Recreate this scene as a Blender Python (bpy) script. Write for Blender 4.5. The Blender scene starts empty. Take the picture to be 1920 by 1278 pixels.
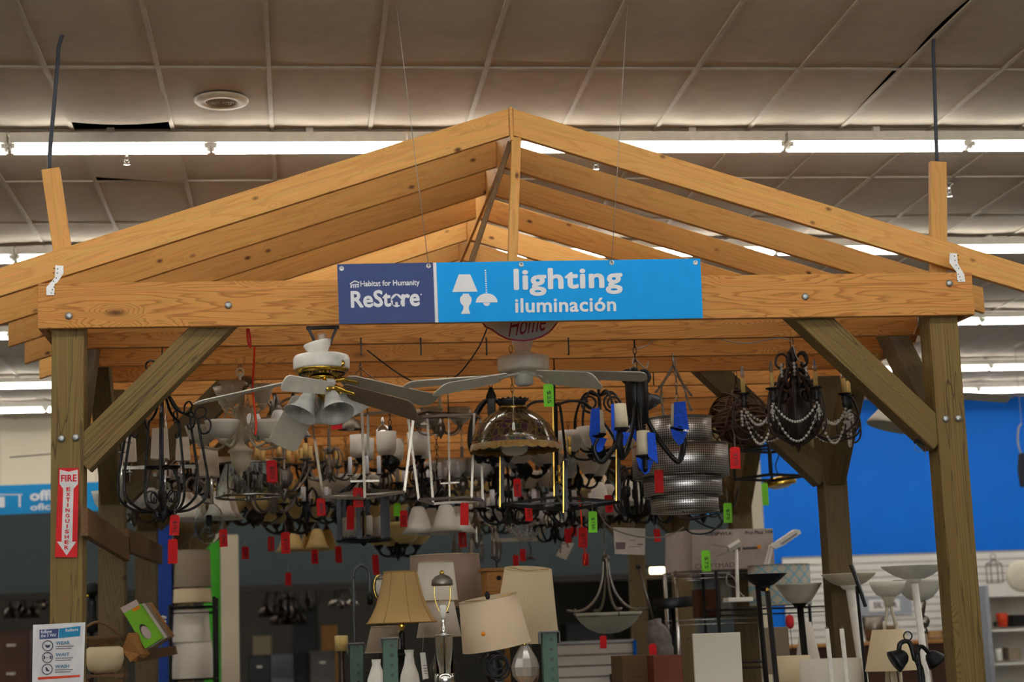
import bpy, bmesh, math, random
from mathutils import Vector, Matrix
R = math.radians
PI = math.pi
rnd = random.Random(7)
scn = bpy.context.scene
COL = scn.collection

# ------------------------------------------------------------------ camera
FPX, CX, CD, CZ, YAW, PITCH, ROLL = 3320.596, -1.14744, 8.91176, 1.5, 0.12325, 0.16743, -0.03688
FW = Vector((math.sin(YAW)*math.cos(PITCH), math.cos(YAW)*math.cos(PITCH), math.sin(PITCH)))
_rt = Vector((math.cos(YAW), -math.sin(YAW), 0)); _up = _rt.cross(FW)
RT = _rt*math.cos(ROLL) + _up*math.sin(ROLL)
UP = -_rt*math.sin(ROLL) + _up*math.cos(ROLL)
CAMP = Vector((CX, -CD, CZ))
cam = bpy.data.objects.new('camera', bpy.data.cameras.new('camera')); COL.objects.link(cam)
m3 = Matrix((RT, UP, -FW)).transposed()
cam.matrix_world = Matrix.Translation(CAMP) @ m3.to_4x4()
cam.data.sensor_width = 36; cam.data.lens = FPX/1920*36
cam.data.clip_start = .1; cam.data.clip_end = 100
cam.data.dof.use_dof = True; cam.data.dof.focus_distance = 9.15; cam.data.dof.aperture_fstop = 2.4
scn.camera = cam

# ------------------------------------------------------------------ world, exposure (lamps are in the ceiling fixtures; a window light is added)
w = bpy.data.worlds.new('world'); scn.world = w; w.use_nodes = True
w.node_tree.nodes['Background'].inputs[0].default_value = (.75, .85, 1, 1)
w.node_tree.nodes['Background'].inputs[1].default_value = .0
scn.view_settings.view_transform = 'Standard'; scn.view_settings.look = 'None'
scn.view_settings.gamma = 1; scn.view_settings.use_curve_mapping = False
scn.view_settings.exposure = EXPOSURE = 0.64
TUBE_STRENGTH = 13.5
win = bpy.data.lights.new('added_window_light', 'AREA'); win.shape = 'RECTANGLE'; win.size = 11; win.size_y = 2.3  # unseen window light behind the camera, added to light the front faces
win.energy = 1800; win.color = (.94, .97, 1)
wo = bpy.data.objects.new('added_window_light', win); COL.objects.link(wo); wo.location = (-.5, -15.4, 1.75); wo.rotation_euler = (R(90), 0, 0)
scn.cycles.max_bounces = 7; scn.cycles.diffuse_bounces = 4; scn.cycles.glossy_bounces = 3
scn.cycles.transmission_bounces = 6; scn.cycles.transparent_max_bounces = 12
scn.cycles.caustics_reflective = False; scn.cycles.caustics_refractive = False
scn.cycles.sample_clamp_indirect = 4

# ------------------------------------------------------------------ where a spot of the place lies
def ray(x, y): return FW + RT*((x-960)/FPX) - UP*((y-639)/FPX)
def at(x, y, Y):
    d = ray(x, y); return CAMP + d*((Y+CD)/d.y)
def atX(x, y, X):
    d = ray(x, y); return CAMP + d*((X-CX)/d.x)
def atZ(x, y, Z):
    d = ray(x, y); return CAMP + d*((Z-CZ)/d.z)
def mpp(P): return (P-CAMP).dot(FW)/FPX

# ------------------------------------------------------------------ materials
MATS = {}
def srgb(c):
    return tuple((v/255/12.92 if v/255 <= .04045 else ((v/255+.055)/1.055)**2.4) for v in c)
def _new(name):
    m = bpy.data.materials.new(name); m.use_nodes = True
    return m, m.node_tree.nodes, m.node_tree.links, m.node_tree.nodes['Principled BSDF']
def mat(name, rgb, rough=.5, metal=0, var=.08, scale=14, bump=0, trans=0, ior=1.45, alpha=1, sheen=0, sub=0, coat=0):
    if name in MATS: return MATS[name]
    m, N, L, b = _new(name); MATS[name] = m
    c = srgb(rgb)
    b.inputs['Roughness'].default_value = rough; b.inputs['Metallic'].default_value = metal
    b.inputs['Transmission Weight'].default_value = trans; b.inputs['IOR'].default_value = ior
    b.inputs['Coat Weight'].default_value = coat
    if not trans: b.inputs['Specular IOR Level'].default_value = .22
    if alpha < 1: b.inputs['Alpha'].default_value = alpha
    tc = N.new('ShaderNodeTexCoord'); nz = N.new('ShaderNodeTexNoise'); nz.inputs['Scale'].default_value = scale
    nz.inputs['Detail'].default_value = 4
    L.new(tc.outputs['Object'], nz.inputs['Vector'])
    cr = N.new('ShaderNodeValToRGB')
    cr.color_ramp.elements[0].position = .3; cr.color_ramp.elements[1].position = .7
    cr.color_ramp.elements[0].color = tuple(v*(1-var) for v in c)+(1,)
    cr.color_ramp.elements[1].color = tuple(min(1, v*(1+var)) for v in c)+(1,)
    L.new(nz.outputs['Fac'], cr.inputs['Fac']); L.new(cr.outputs['Color'], b.inputs['Base Color'])
    if bump:
        bp = N.new('ShaderNodeBump'); bp.inputs['Strength'].default_value = bump; bp.inputs['Distance'].default_value = .002
        L.new(nz.outputs['Fac'], bp.inputs['Height']); L.new(bp.outputs['Normal'], b.inputs['Normal'])
    return m
def emis(name, rgb, s):
    if name in MATS: return MATS[name]
    m, N, L, b = _new(name); MATS[name] = m
    b.inputs['Base Color'].default_value = (.8, .8, .8, 1)
    b.inputs['Emission Color'].default_value = srgb(rgb)+(1,); b.inputs['Emission Strength'].default_value = s
    return m
def wood(name, light, dark, knot, rings=9, stretch=.09, knots=True, rough=.6, contrast=1.0, cracks=False, kscale=(5.5, 0, 9), some=.3):
    """grain runs along the local X of every board"""
    m, N, L, b = _new(name); MATS[name] = m
    b.inputs['Roughness'].default_value = rough; b.inputs['Specular IOR Level'].default_value = .2
    tc = N.new('ShaderNodeTexCoord'); oi = N.new('ShaderNodeObjectInfo')
    mu = N.new('ShaderNodeMath'); mu.operation = 'MULTIPLY'; mu.inputs[1].default_value = 37.0
    L.new(oi.outputs['Random'], mu.inputs[0])
    cb = N.new('ShaderNodeCombineXYZ')
    for k in range(3): L.new(mu.outputs[0], cb.inputs[k])
    ad = N.new('ShaderNodeVectorMath'); ad.operation = 'ADD'
    L.new(tc.outputs['Object'], ad.inputs[0]); L.new(cb.outputs[0], ad.inputs[1])
    # knots: stretched cells, only some of them
    mpk = N.new('ShaderNodeMapping'); mpk.inputs['Scale'].default_value = kscale; L.new(ad.outputs[0], mpk.inputs['Vector'])
    vo = N.new('ShaderNodeTexVoronoi'); vo.inputs['Scale'].default_value = 1; vo.inputs['Randomness'].default_value = 1
    L.new(mpk.outputs[0], vo.inputs['Vector'])
    # growth rings: noise stretched along the board, bent round the knots
    mp = N.new('ShaderNodeMapping'); mp.inputs['Scale'].default_value = (stretch*6, 6, 6); L.new(ad.outputs[0], mp.inputs['Vector'])
    nz = N.new('ShaderNodeTexNoise'); nz.inputs['Scale'].default_value = 1.1; nz.inputs['Detail'].default_value = 3
    nz.inputs['Roughness'].default_value = .45
    L.new(mp.outputs[0], nz.inputs['Vector'])
    kd = N.new('ShaderNodeMapRange'); kd.inputs['From Min'].default_value = 0; kd.inputs['From Max'].default_value = .3
    kd.inputs['To Min'].default_value = .22; kd.inputs['To Max'].default_value = 0
    L.new(vo.outputs['Distance'], kd.inputs['Value'])
    sm = N.new('ShaderNodeMath'); sm.operation = 'ADD'
    L.new(nz.outputs['Fac'], sm.inputs[0])
    if knots: L.new(kd.outputs[0], sm.inputs[1])
    else: sm.inputs[1].default_value = 0
    mr = N.new('ShaderNodeMath'); mr.operation = 'MULTIPLY'; mr.inputs[1].default_value = rings*4.5
    L.new(sm.outputs[0], mr.inputs[0])
    fr = N.new('ShaderNodeMath'); fr.operation = 'FRACT'; L.new(mr.outputs[0], fr.inputs[0])
    # fine fibre
    mf = N.new('ShaderNodeMapping'); mf.inputs['Scale'].default_value = (3, 150, 150); L.new(ad.outputs[0], mf.inputs['Vector'])
    nf = N.new('ShaderNodeTexNoise'); nf.inputs['Scale'].default_value = 1; nf.inputs['Detail'].default_value = 2; L.new(mf.outputs[0], nf.inputs['Vector'])
    cr = N.new('ShaderNodeValToRGB'); e = cr.color_ramp.elements
    l, d = srgb(light), srgb(dark)
    mid = tuple(a*.55+c*.45 for a, c in zip(l, d))
    e[0].position = 0; e[0].color = l+(1,); e[1].position = 1; e[1].color = l+(1,)
    a_ = e.new(.55); a_.color = tuple(x*(1-.35*contrast)+y*.35*contrast for x, y in zip(l, mid))+(1,)
    a_ = e.new(.86); a_.color = tuple(x*(1-contrast)+y*contrast for x, y in zip(l, d))+(1,)
    L.new(fr.outputs[0], cr.inputs['Fac'])
    mx = N.new('ShaderNodeMixRGB'); mx.blend_type = 'MULTIPLY'; mx.inputs['Fac'].default_value = .35
    L.new(cr.outputs['Color'], mx.inputs['Color1']); L.new(nf.outputs['Color'], mx.inputs['Color2'])
    gm = N.new('ShaderNodeMixRGB'); gm.blend_type = 'MULTIPLY'; gm.inputs['Fac'].default_value = 1
    vr = N.new('ShaderNodeMapRange'); vr.inputs['To Min'].default_value = 1.02; vr.inputs['To Max'].default_value = 1.3
    L.new(oi.outputs['Random'], vr.inputs['Value']); L.new(mx.outputs[0], gm.inputs['Color1']); L.new(vr.outputs[0], gm.inputs['Color2'])
    out = gm
    if knots:
        sel = N.new('ShaderNodeMath'); sel.operation = 'GREATER_THAN'; sel.inputs[1].default_value = some
        sep = N.new('ShaderNodeSeparateColor'); L.new(vo.outputs['Color'], sep.inputs[0]); L.new(sep.outputs[0], sel.inputs[0])
        kr = N.new('ShaderNodeMapRange'); kr.inputs['From Min'].default_value = .05; kr.inputs['From Max'].default_value = .14
        kr.inputs['To Min'].default_value = .95; kr.inputs['To Max'].default_value = 0
        L.new(vo.outputs['Distance'], kr.inputs['Value'])
        km = N.new('ShaderNodeMath'); km.operation = 'MULTIPLY'; L.new(sel.outputs[0], km.inputs[0]); L.new(kr.outputs[0], km.inputs[1])
        mk = N.new('ShaderNodeMixRGB'); mk.inputs['Color2'].default_value = srgb(knot)+(1,)
        L.new(km.outputs[0], mk.inputs['Fac']); L.new(out.outputs[0], mk.inputs['Color1']); out = mk
    if cracks:
        mc = N.new('ShaderNodeMapping'); mc.inputs['Scale'].default_value = (.5, 9, 9); L.new(ad.outputs[0], mc.inputs['Vector'])
        nc = N.new('ShaderNodeTexNoise'); nc.inputs['Scale'].default_value = 1.3; nc.inputs['Detail'].default_value = 2; L.new(mc.outputs[0], nc.inputs['Vector'])
        ab = N.new('ShaderNodeMath'); ab.operation = 'SUBTRACT'; ab.inputs[1].default_value = .5; L.new(nc.outputs['Fac'], ab.inputs[0])
        ab2 = N.new('ShaderNodeMath'); ab2.operation = 'ABSOLUTE'; L.new(ab.outputs[0], ab2.inputs[0])
        rr = N.new('ShaderNodeMapRange'); rr.inputs['From Min'].default_value = .002; rr.inputs['From Max'].default_value = .008
        rr.inputs['To Min'].default_value = .75; rr.inputs['To Max'].default_value = 0; L.new(ab2.outputs[0], rr.inputs['Value'])
        mk = N.new('ShaderNodeMixRGB'); mk.inputs['Color2'].default_value = srgb((52, 38, 22))+(1,)
        L.new(rr.outputs[0], mk.inputs['Fac']); L.new(out.outputs[0], mk.inputs['Color1']); out = mk
    L.new(out.outputs[0], b.inputs['Base Color'])
    bp = N.new('ShaderNodeBump'); bp.inputs['Strength'].default_value = .15; bp.inputs['Distance'].default_value = .001
    L.new(nf.outputs['Fac'], bp.inputs['Height']); L.new(bp.outputs['Normal'], b.inputs['Normal'])
    return m
PINE = wood('pine', (214, 160, 92), (182, 124, 60), (82, 42, 22), rings=3.4, contrast=.4)
FIR = wood('beam_pine', (203, 144, 78), (154, 96, 46), (74, 38, 20), rings=6, contrast=.8, kscale=(1.9, 0, 5.5), some=.5)
TREATED = wood('treated_timber', (130, 107, 62), (86, 68, 36), (58, 42, 24), kscale=(1.2, 0, 5), some=.6, rings=11, contrast=.85, cracks=True, stretch=.016)
TREATED_DARK = wood('dark_treated_timber', (98, 82, 52), (68, 55, 32), (44, 32, 20), rings=8, contrast=.7, stretch=.05)  # darker treated timber for rear posts, their braces and all side braces
BROWNWOOD = wood('brown_wood', (106, 78, 48), (76, 53, 31), (40, 24, 14), rings=6, contrast=.7)
DARKWOOD = wood('dark_wood', (66, 38, 26), (42, 24, 16), (24, 14, 10), rings=6, contrast=.7)
HONEY = wood('honey_wood', (176, 126, 72), (138, 92, 48), (80, 48, 24), rings=6, contrast=.6)

BLACK = mat('black_iron', (15, 14, 14), .5)
BLACKP = mat('black_plastic', (16, 16, 17), .5)
RUST = mat('rusty_iron', (38, 27, 21), .55)
BRONZE = mat('dark_bronze', (52, 42, 34), .45, .6)
PEWTER = mat('pewter', (112, 105, 96), .42, .85)
NICKEL = mat('brushed_nickel', (118, 110, 99), .36, 1)
CHROME = mat('chrome', (205, 203, 200), .12, 1)
BRASS = mat('brass', (196, 160, 70), .22, 1)
ANTBRASS = mat('antique_brass', (120, 92, 44), .35, .9)
GALV = mat('galvanised_steel', (150, 152, 152), .42, .85)
WHITEP = mat('white_enamel', (248, 246, 240), .35, coat=.3)
CREAMP = mat('cream_enamel', (212, 205, 186), .45)
CREAM2 = mat('antique_cream', (188, 178, 156), .5, var=.2)
FROST = mat('frosted_glass', (226, 224, 216), .35, var=.04)
MARBLE = mat('alabaster_glass', (205, 206, 204), .3, var=.16, scale=22)
AMBERG = mat('amber_glass', (206, 180, 118), .3, var=.12)
GREYG = mat('grey_glass', (200, 196, 184), .4, var=.05)  # pale grey glass
SHADEW = mat('white_linen', (226, 220, 208), .85, bump=.3, scale=180, var=.03)
SHADEC = mat('cream_linen', (216, 198, 164), .85, bump=.3, scale=180, var=.04)
SHADET = mat('tan_silk', (190, 158, 104), .7, bump=.2, scale=160, var=.04)
SHADEM = mat('taupe_linen', (150, 130, 118), .85, bump=.3, scale=180, var=.05)
SHADEG = mat('grey_linen', (146, 132, 114), .85, bump=.3, scale=180, var=.05)
CANDLE = mat('candle_sleeve', (218, 184, 116), .5)
CANDLEW = mat('white_candle_sleeve', (214, 214, 222), .45)
WAX = mat('wax_candle', (224, 212, 184), .45)
REDTAG = mat('red_card', (204, 28, 32), .6)
GREENTAG = mat('green_card', (130, 222, 60), .6)
WHITECARD = mat('white_card', (226, 222, 218), .6)
INK = mat('black_ink', (24, 22, 24), .6)
STRING = mat('string', (190, 184, 172), .7)
CORDR = mat('orange_cord', (232, 66, 30), .5)
CORDK = mat('black_cord', (24, 22, 22), .5)
WIREG = mat('grey_wire', (150, 146, 140), .5)
TAPE = mat('blue_tape', (20, 80, 214), .55, var=.25, scale=60)
CARD = mat('cardboard', (164, 120, 74), .8)
BOXW = mat('white_carton', (196, 184, 180), .75)
BLUEW = mat('blue_paint', (2, 104, 208), .6, var=.03, scale=2)
WALLC = mat('cream_paint', (216, 206, 184), .7, var=.03, scale=2)
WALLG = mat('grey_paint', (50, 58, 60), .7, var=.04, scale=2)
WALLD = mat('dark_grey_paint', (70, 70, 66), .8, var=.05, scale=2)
GLASS = mat('clear_glass', (236, 240, 238), .03, trans=1, ior=1.12)
CRYSTAL = mat('crystal', (240, 238, 230), .08, trans=.55, ior=1.5)
BULB = mat('clear_bulb', (225, 225, 220), .06, trans=.8, ior=1.2)
SLATW = mat('white_melamine', (222, 218, 212), .5, var=.02)
RACKG = mat('green_rack_steel', (84, 116, 92), .45)
def punched(name, rgb):
    m, N, L, b = _new(name); MATS[name] = m; b.inputs['Roughness'].default_value = .5; b.inputs['Specular IOR Level'].default_value = .2
    tc = N.new('ShaderNodeTexCoord'); sp = N.new('ShaderNodeSeparateXYZ'); L.new(tc.outputs['Object'], sp.inputs[0])
    def mth(op, a_, b_=None):
        q = N.new('ShaderNodeMath'); q.operation = op
        for i, v in enumerate((a_, b_)):
            if v is None: continue
            if isinstance(v, (int, float)): q.inputs[i].default_value = v
            else: L.new(v, q.inputs[i])
        return q.outputs[0]
    hx = mth('LESS_THAN', mth('ABSOLUTE', mth('SUBTRACT', sp.outputs[0], .008)), .0085)
    hz = mth('LESS_THAN', mth('ABSOLUTE', mth('SUBTRACT', mth('FRACT', mth('DIVIDE', sp.outputs[2], .0508)), .5)), .17)
    mx = N.new('ShaderNodeMixRGB'); mx.inputs['Color1'].default_value = srgb(rgb)+(1,); mx.inputs['Color2'].default_value = srgb((12, 14, 13))+(1,)
    L.new(mth('MULTIPLY', hx, hz), mx.inputs['Fac']); L.new(mx.outputs[0], b.inputs['Base Color']); return m
RACKP = punched('punched_rack_steel', (58, 82, 66))
FABG = mat('grey_padding', (120, 118, 120), .9)

# ------------------------------------------------------------------ mesh building
class MB:
    def __init__(s): s.v = []; s.f = []; s.sm = []
    def add(s, vs, fs, smooth=False):
        o = len(s.v); s.v += [tuple(v) for v in vs]
        s.f += [tuple(i+o for i in f) for f in fs]; s.sm += [smooth]*len(fs); return s
    def beads(s, pts, r, n=7, sz=1.0):
        """a string of round beads centred on the points"""
        pts = [Vector(p) for p in pts]; out = []; rr = []
        for i, p in enumerate(pts):
            t = (pts[min(i+1, len(pts)-1)]-pts[max(i-1, 0)]).normalized()
            q = r[i] if isinstance(r, list) else r
            for u in (-1, -.8, -.4, .0, .4, .8, 1): out.append(p+t*(u*q*sz)); rr.append(max(q*math.sqrt(max(0, 1-u*u)), q*.16))
        return s.tube(out, rr, n)
    def box(s, c, d, rot=None):
        c = Vector(c); h = Vector(d)/2
        vs = [Vector((x*h.x, y*h.y, z*h.z)) for x in (-1, 1) for y in (-1, 1) for z in (-1, 1)]
        if rot is not None: vs = [rot @ v for v in vs]
        return s.add([c+v for v in vs], [(0, 1, 3, 2), (4, 6, 7, 5), (0, 4, 5, 1), (2, 3, 7, 6), (0, 2, 6, 4), (1, 5, 7, 3)])
    def bar(s, p0, p1, w, h, side=None):
        p0, p1 = Vector(p0), Vector(p1); d = (p1-p0).normalized()
        a = Vector(side) if side is not None else (Vector((0, 1, 0)) if abs(d.y) < .9 else Vector((1, 0, 0)))
        a = (a-d*a.dot(d)).normalized(); b = d.cross(a)
        vs = [p+a*(i*w/2)+b*(j*h/2) for p in (p0, p1) for i, j in ((-1, -1), (1, -1), (1, 1), (-1, 1))]
        return s.add(vs, [(3, 2, 1, 0), (4, 5, 6, 7), (0, 1, 5, 4), (1, 2, 6, 5), (2, 3, 7, 6), (3, 0, 4, 7)])
    def tube(s, pts, r, n=8, closed=False, flat=1.0):
        pts = [Vector(p) for p in pts]; m = len(pts)
        rs = r if isinstance(r, (list, tuple)) else [r]*m
        vs = []; a = None
        for i, p in enumerate(pts):
            if closed: t = pts[(i+1) % m]-pts[i-1]
            else: t = pts[min(i+1, m-1)]-pts[max(i-1, 0)]
            if t.length < 1e-9: t = Vector((0, 0, 1))
            t.normalize()
            if a is None:
                a = t.orthogonal() if abs(t.y) > .95 else Vector((0, 1, 0))
            a = a-t*a.dot(t)
            if a.length < 1e-6: a = t.orthogonal()
            a.normalize(); b = t.cross(a)
            for k in range(n):
                an = 2*PI*k/n; vs.append(p+a*(math.cos(an)*rs[i]*flat)+b*(math.sin(an)*rs[i]))
        fs = []
        for i in range(m if closed else m-1):
            j = (i+1) % m
            for k in range(n): fs.append((i*n+k, i*n+(k+1) % n, j*n+(k+1) % n, j*n+k))
        if not closed: fs += [tuple(range(n))[::-1], tuple((m-1)*n+k for k in range(n))]
        return s.add(vs, fs, True)
    def lathe(s, prof, n=28, o=(0, 0, 0), M=None, scallop=None, cap=True, smooth=True):
        o = Vector(o); vs = []
        for i, (r, z) in enumerate(prof):
            for k in range(n):
                a = 2*PI*k/n; rr, zz = max(r, 1e-5), z
                if scallop: rr, zz = scallop(i, a, rr, zz)
                v = Vector((math.cos(a)*rr, math.sin(a)*rr, zz))
                vs.append(o+(M @ v if M is not None else v))
        fs = []; m = len(prof)
        for i in range(m-1):
            for k in range(n): fs.append((i*n+k, i*n+(k+1) % n, (i+1)*n+(k+1) % n, (i+1)*n+k))
        if cap:
            if prof[0][0] > 1e-4: fs.append(tuple(range(n))[::-1])
            if prof[-1][0] > 1e-4: fs.append(tuple((m-1)*n+k for k in range(n)))
        return s.add(vs, fs, smooth)
    def shell(s, prof, t, n=28, o=(0, 0, 0), M=None, scallop=None, smooth=True):
        """an open shade: the outline and the same outline t further in"""
        return s.lathe(prof+[(max(r-t, 1e-4), z) for r, z in prof[::-1]], n, o, M, scallop, cap=False, smooth=smooth)
    def sphere(s, c, r, n=10, m=7, sz=1.0):
        return s.lathe([(r*math.sin(PI*i/m), -r*sz*math.cos(PI*i/m)) for i in range(m+1)], n, c, cap=False)
    def ring(s, c, R_, r, n=24, k=6, M=None, sz=1.0):
        pts = []
        for i in range(n):
            v = Vector((math.cos(2*PI*i/n)*R_, math.sin(2*PI*i/n)*R_*sz, 0))
            pts.append(Vector(c)+(M @ v if M is not None else v))
        return s.tube(pts, r, k, closed=True)
    def prism(s, poly, y0, y1, M=None):
        """poly: (x, z) outline; from depth y0 to y1"""
        n = len(poly); vs = [Vector((x, y, z)) for y in (y0, y1) for x, z in poly]
        if M is not None: vs = [M @ v for v in vs]
        fs = [tuple(range(n)), tuple(range(2*n-1, n-1, -1))]
        fs += [(i, n+i, n+(i+1) % n, (i+1) % n) for i in range(n)]
        return s.add(vs, fs)
    def plate(s, front, t):
        """front: outline points in space; thickness vector t"""
        n = len(front); vs = [Vector(p) for p in front]+[Vector(p)+t for p in front]
        fs = [tuple(range(n)), tuple(range(2*n-1, n-1, -1))]
        fs += [(i, n+i, n+(i+1) % n, (i+1) % n) for i in range(n)]
        return s.add(vs, fs)
    def mesh(s, name, m=None, bevel=0):
        me = bpy.data.meshes.new(name); me.from_pydata(s.v, [], s.f); me.update()
        for p, q in zip(me.polygons, s.sm): p.use_smooth = q
        bm = bmesh.new(); bm.from_mesh(me)
        bmesh.ops.recalc_face_normals(bm, faces=bm.faces[:])
        if bevel: bmesh.ops.bevel(bm, geom=bm.edges[:], offset=bevel, segments=1, affect='EDGES')
        bm.to_mesh(me); bm.free()
        if m is not None: me.materials.append(m)
        return me
    def build(s, name, m, parent=None, loc=(0, 0, 0), rot=None, bevel=0):
        return link(s.mesh(name, m, bevel), name, parent, loc, rot)
def link(me, name, parent=None, loc=(0, 0, 0), rot=None):
    o = bpy.data.objects.new(name, me); COL.objects.link(o); o.location = loc
    if rot is not None:
        if isinstance(rot, Matrix): o.rotation_euler = rot.to_euler()
        else: o.rotation_euler = rot
    if parent is not None: o.parent = parent
    return o
def tag(o, label=None, cat=None, group=None, kind=None):
    if label: o['label'] = label
    if cat: o['category'] = cat
    if group: o['group'] = group
    if kind: o['kind'] = kind
    return o
def empty(name, loc, label, cat, group=None):
    o = bpy.data.objects.new(name, None); COL.objects.link(o); o.location = loc; o.empty_display_size = .1
    return tag(o, label, cat, group)
class Thing:
    """a thing whose parts are laid out in units of k metres about its base or hook"""
    def __init__(s, name, label, cat, px, py, Y, group=None):
        s.P = at(px, py, Y); s.px, s.py, s.Y = px, py, Y; s.k = mpp(s.P)
        s.o = empty(name, s.P, label, cat, group)
    def L(s, x, y, dY=0):
        """local place of the spot seen at (x, y), dY metres behind the base"""
        return at(x, y, s.Y+dY)-s.P
    def sc(s, prof): return [(a*s.k, b*s.k) for a, b in prof]
    def v(s, *p): return Vector(p)*s.k
    def lathe(s, name, prof, m, o=(0, 0, 0), n=28, M=None, parent=None, **kw):
        return MB().lathe(s.sc(prof), n, Vector(o), M, **kw).build(name, m, parent or s.o)
    def shell(s, name, prof, m, o=(0, 0, 0), n=28, M=None, t=.8, parent=None, **kw):
        return MB().shell(s.sc(prof), t*s.k, n, Vector(o), M, **kw).build(name, m, parent or s.o)
    def tube(s, name, pts, r, m, n=8, parent=None, smooth=True, **kw):
        if smooth: pts = curve(pts)
        return MB().tube(pts, r*s.k, n, **kw).build(name, m, parent or s.o)
def curve(pts, sub=6):
    """Catmull-Rom through the points"""
    p = [Vector(q) for q in pts]
    if len(p) < 3: return p
    q = [p[0]*2-p[1]]+p+[p[-1]*2-p[-2]]; out = []
    for i in range(1, len(q)-2):
        for j in range(sub):
            t = j/sub; a, b, c, d = q[i-1], q[i], q[i+1], q[i+2]
            out.append(.5*((2*b)+(c-a)*t+(2*a-5*b+4*c-d)*t*t+(3*b-a-3*c+d)*t**3))
    return out+[p[-1]]
def spiral(c, r0, r1, turns, a0, n=22):
    """points of a flat scroll in the x-z plane"""
    return [Vector(c)+Vector((math.cos(a0+2*PI*turns*i/n)*(r0+(r1-r0)*i/n), 0, math.sin(a0+2*PI*turns*i/n)*(r0+(r1-r0)*i/n))) for i in range(n+1)]
def sag(p0, p1, d, n=12):
    p0, p1 = Vector(p0), Vector(p1)
    return [p0.lerp(p1, i/n)-Vector((0, 0, d*4*(i/n)*(1-i/n))) for i in range(n+1)]
_glyphs = {}
def glyphs(body, bold=0, shear=0, space=1.0):
    key = (body, bold, shear, space)
    if key not in _glyphs:
        c = bpy.data.curves.new('glyphs', 'FONT'); c.body = body; c.shear = shear; c.space_character = space
        c.resolution_u = 3; c.align_x = 'LEFT'
        o = bpy.data.objects.new('glyphs', c); COL.objects.link(o)
        bpy.context.view_layer.update()
        me = bpy.data.meshes.new_from_object(o.evaluated_get(bpy.context.evaluated_depsgraph_get()))
        vs = [v.co.copy() for v in me.vertices]; fs = [tuple(p.vertices) for p in me.polygons]
        if bold:
            n0 = len(vs); base, bf = list(vs), list(fs); vs = []; fs = []
            for q in range(8):
                dx, dy = math.cos(q*PI/4)*bold, math.sin(q*PI/4)*bold; o0 = len(vs)
                vs += [Vector((v.x+dx, v.y+dy, 0)) for v in base]; fs += [tuple(i+o0 for i in f) for f in bf]
        bpy.data.objects.remove(o); bpy.data.meshes.remove(me)
        x0, x1 = min(v.x for v in vs), max(v.x for v in vs); y0, y1 = min(v.y for v in vs), max(v.y for v in vs)
        nb_ = len(vs)//8 if bold else len(vs)
        _glyphs[key] = ([((v.x-x0)/(x1-x0), (v.y-y0)/(y1-y0), i//nb_) for i, v in enumerate(vs)], fs)
    return _glyphs[key]
def lettering(name, body, bl, br, tl, m, parent, lift, bold=0, shear=0, space=1.0):
    """letters filling the parallelogram bl, br, tl (parent space), raised by the vector lift"""
    uv, fs = glyphs(body, bold, shear, space)
    bl, br, tl = Vector(bl), Vector(br), Vector(tl); ex, ey = br-bl, tl-bl
    mb = MB(); mb.add([bl+ex*u+ey*v+lift*(1+.05*q) for u, v, q in uv], fs)
    return mb.build(name, m, parent)

# ------------------------------------------------------------------ the store: shell
ZC, YB, XL, XR, YF = 4.7014, 15.5, -13.0, 14.0, -15.0
GX, GY, TW, TD = -.0529, .657, .6096, 1.2192
def struct(name, mb, m, bevel=0): return tag(mb.build(name, m, bevel=bevel), kind='structure')
TILE = mat('ceiling_tile', (184, 173, 157), .9, var=.06, scale=9, bump=.25)
GRID = mat('ceiling_grid', (180, 170, 154), .6)
DECK = mat('roof_deck', (30, 28, 26), .9)
FLOOR = mat('vinyl_floor', (98, 98, 96), .4, var=.1, scale=3)
struct('floor', MB().box((.5, 2, -.05), (XR-XL, 40, .1)), FLOOR)
def tile_surface():
    mb = MB(); n = 6
    gaps = {(-4, 0): ((0, 1, .80, .80), None), (-4, 1): ((0, 1, .84, .95), None), (3, -1): (None, .07), (3, 0): (None, .07)}
    for i in range(-21, 23):
        for j in range(-3, 12):
            x0, y0 = GX+i*TW, GY+j*TD
            s = rnd.uniform(.006, .019) if j >= 0 else rnd.uniform(.0, .02)
            skew = rnd.uniform(-.3, .3); cut, side = gaps.get((i, j), (None, None))
            vs = []
            for b in range(n+1):
                for a in range(n+1):
                    u, v = a/n, b/n
                    if cut: v *= cut[2]+(cut[3]-cut[2])*u
                    if side: u *= 1-side*(1-v if j == 0 else (.25+.75*abs(math.sin(3.4*v+.2))))
                    z = ZC+.004-s*(1-(2*u-1)**2)*(1-(2*v-1)**4)*(1+skew*(2*v-1)) - (.03*v if cut else 0)
                    vs.append((x0+u*TW, y0+v*TD, z))
            mb.add(vs, [(b*(n+1)+a, b*(n+1)+a+1, (b+1)*(n+1)+a+1, (b+1)*(n+1)+a) for b in range(n) for a in range(n)], True)
    y1 = GY-3*TD
    mb.add([(XL, YF, ZC), (XR, YF, ZC), (XR, y1, ZC), (XL, y1, ZC)], [(0, 1, 2, 3)])
    return mb
struct('ceiling', tile_surface(), TILE)
g = MB()
for i in range(-21, 24): g.box((GX+i*TW, (GY-3*TD+YB)/2, ZC-.002), (.026, YB-(GY-3*TD), .012))
for j in range(-3, 13): g.box((.5, GY+j*TD, ZC-.0025), (XR-XL, .024, .011))
struct('trim_1', g, GRID)
struct('roof_deck', MB().box((.5, 2, 5.5), (XR-XL, 40, .05)), DECK)
struct('wall_left', MB().box((XL, 2, 2.4), (.1, 40, 4.8)), WALLC)
struct('wall_right', MB().box((XR, 2, 2.4), (.1, 40, 4.8)), WALLC)
wf = MB().box((.5, YF, 3.9), (XR-XL, .1, 1.8)).box((.5, YF, .25), (XR-XL, .1, .5))
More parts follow.
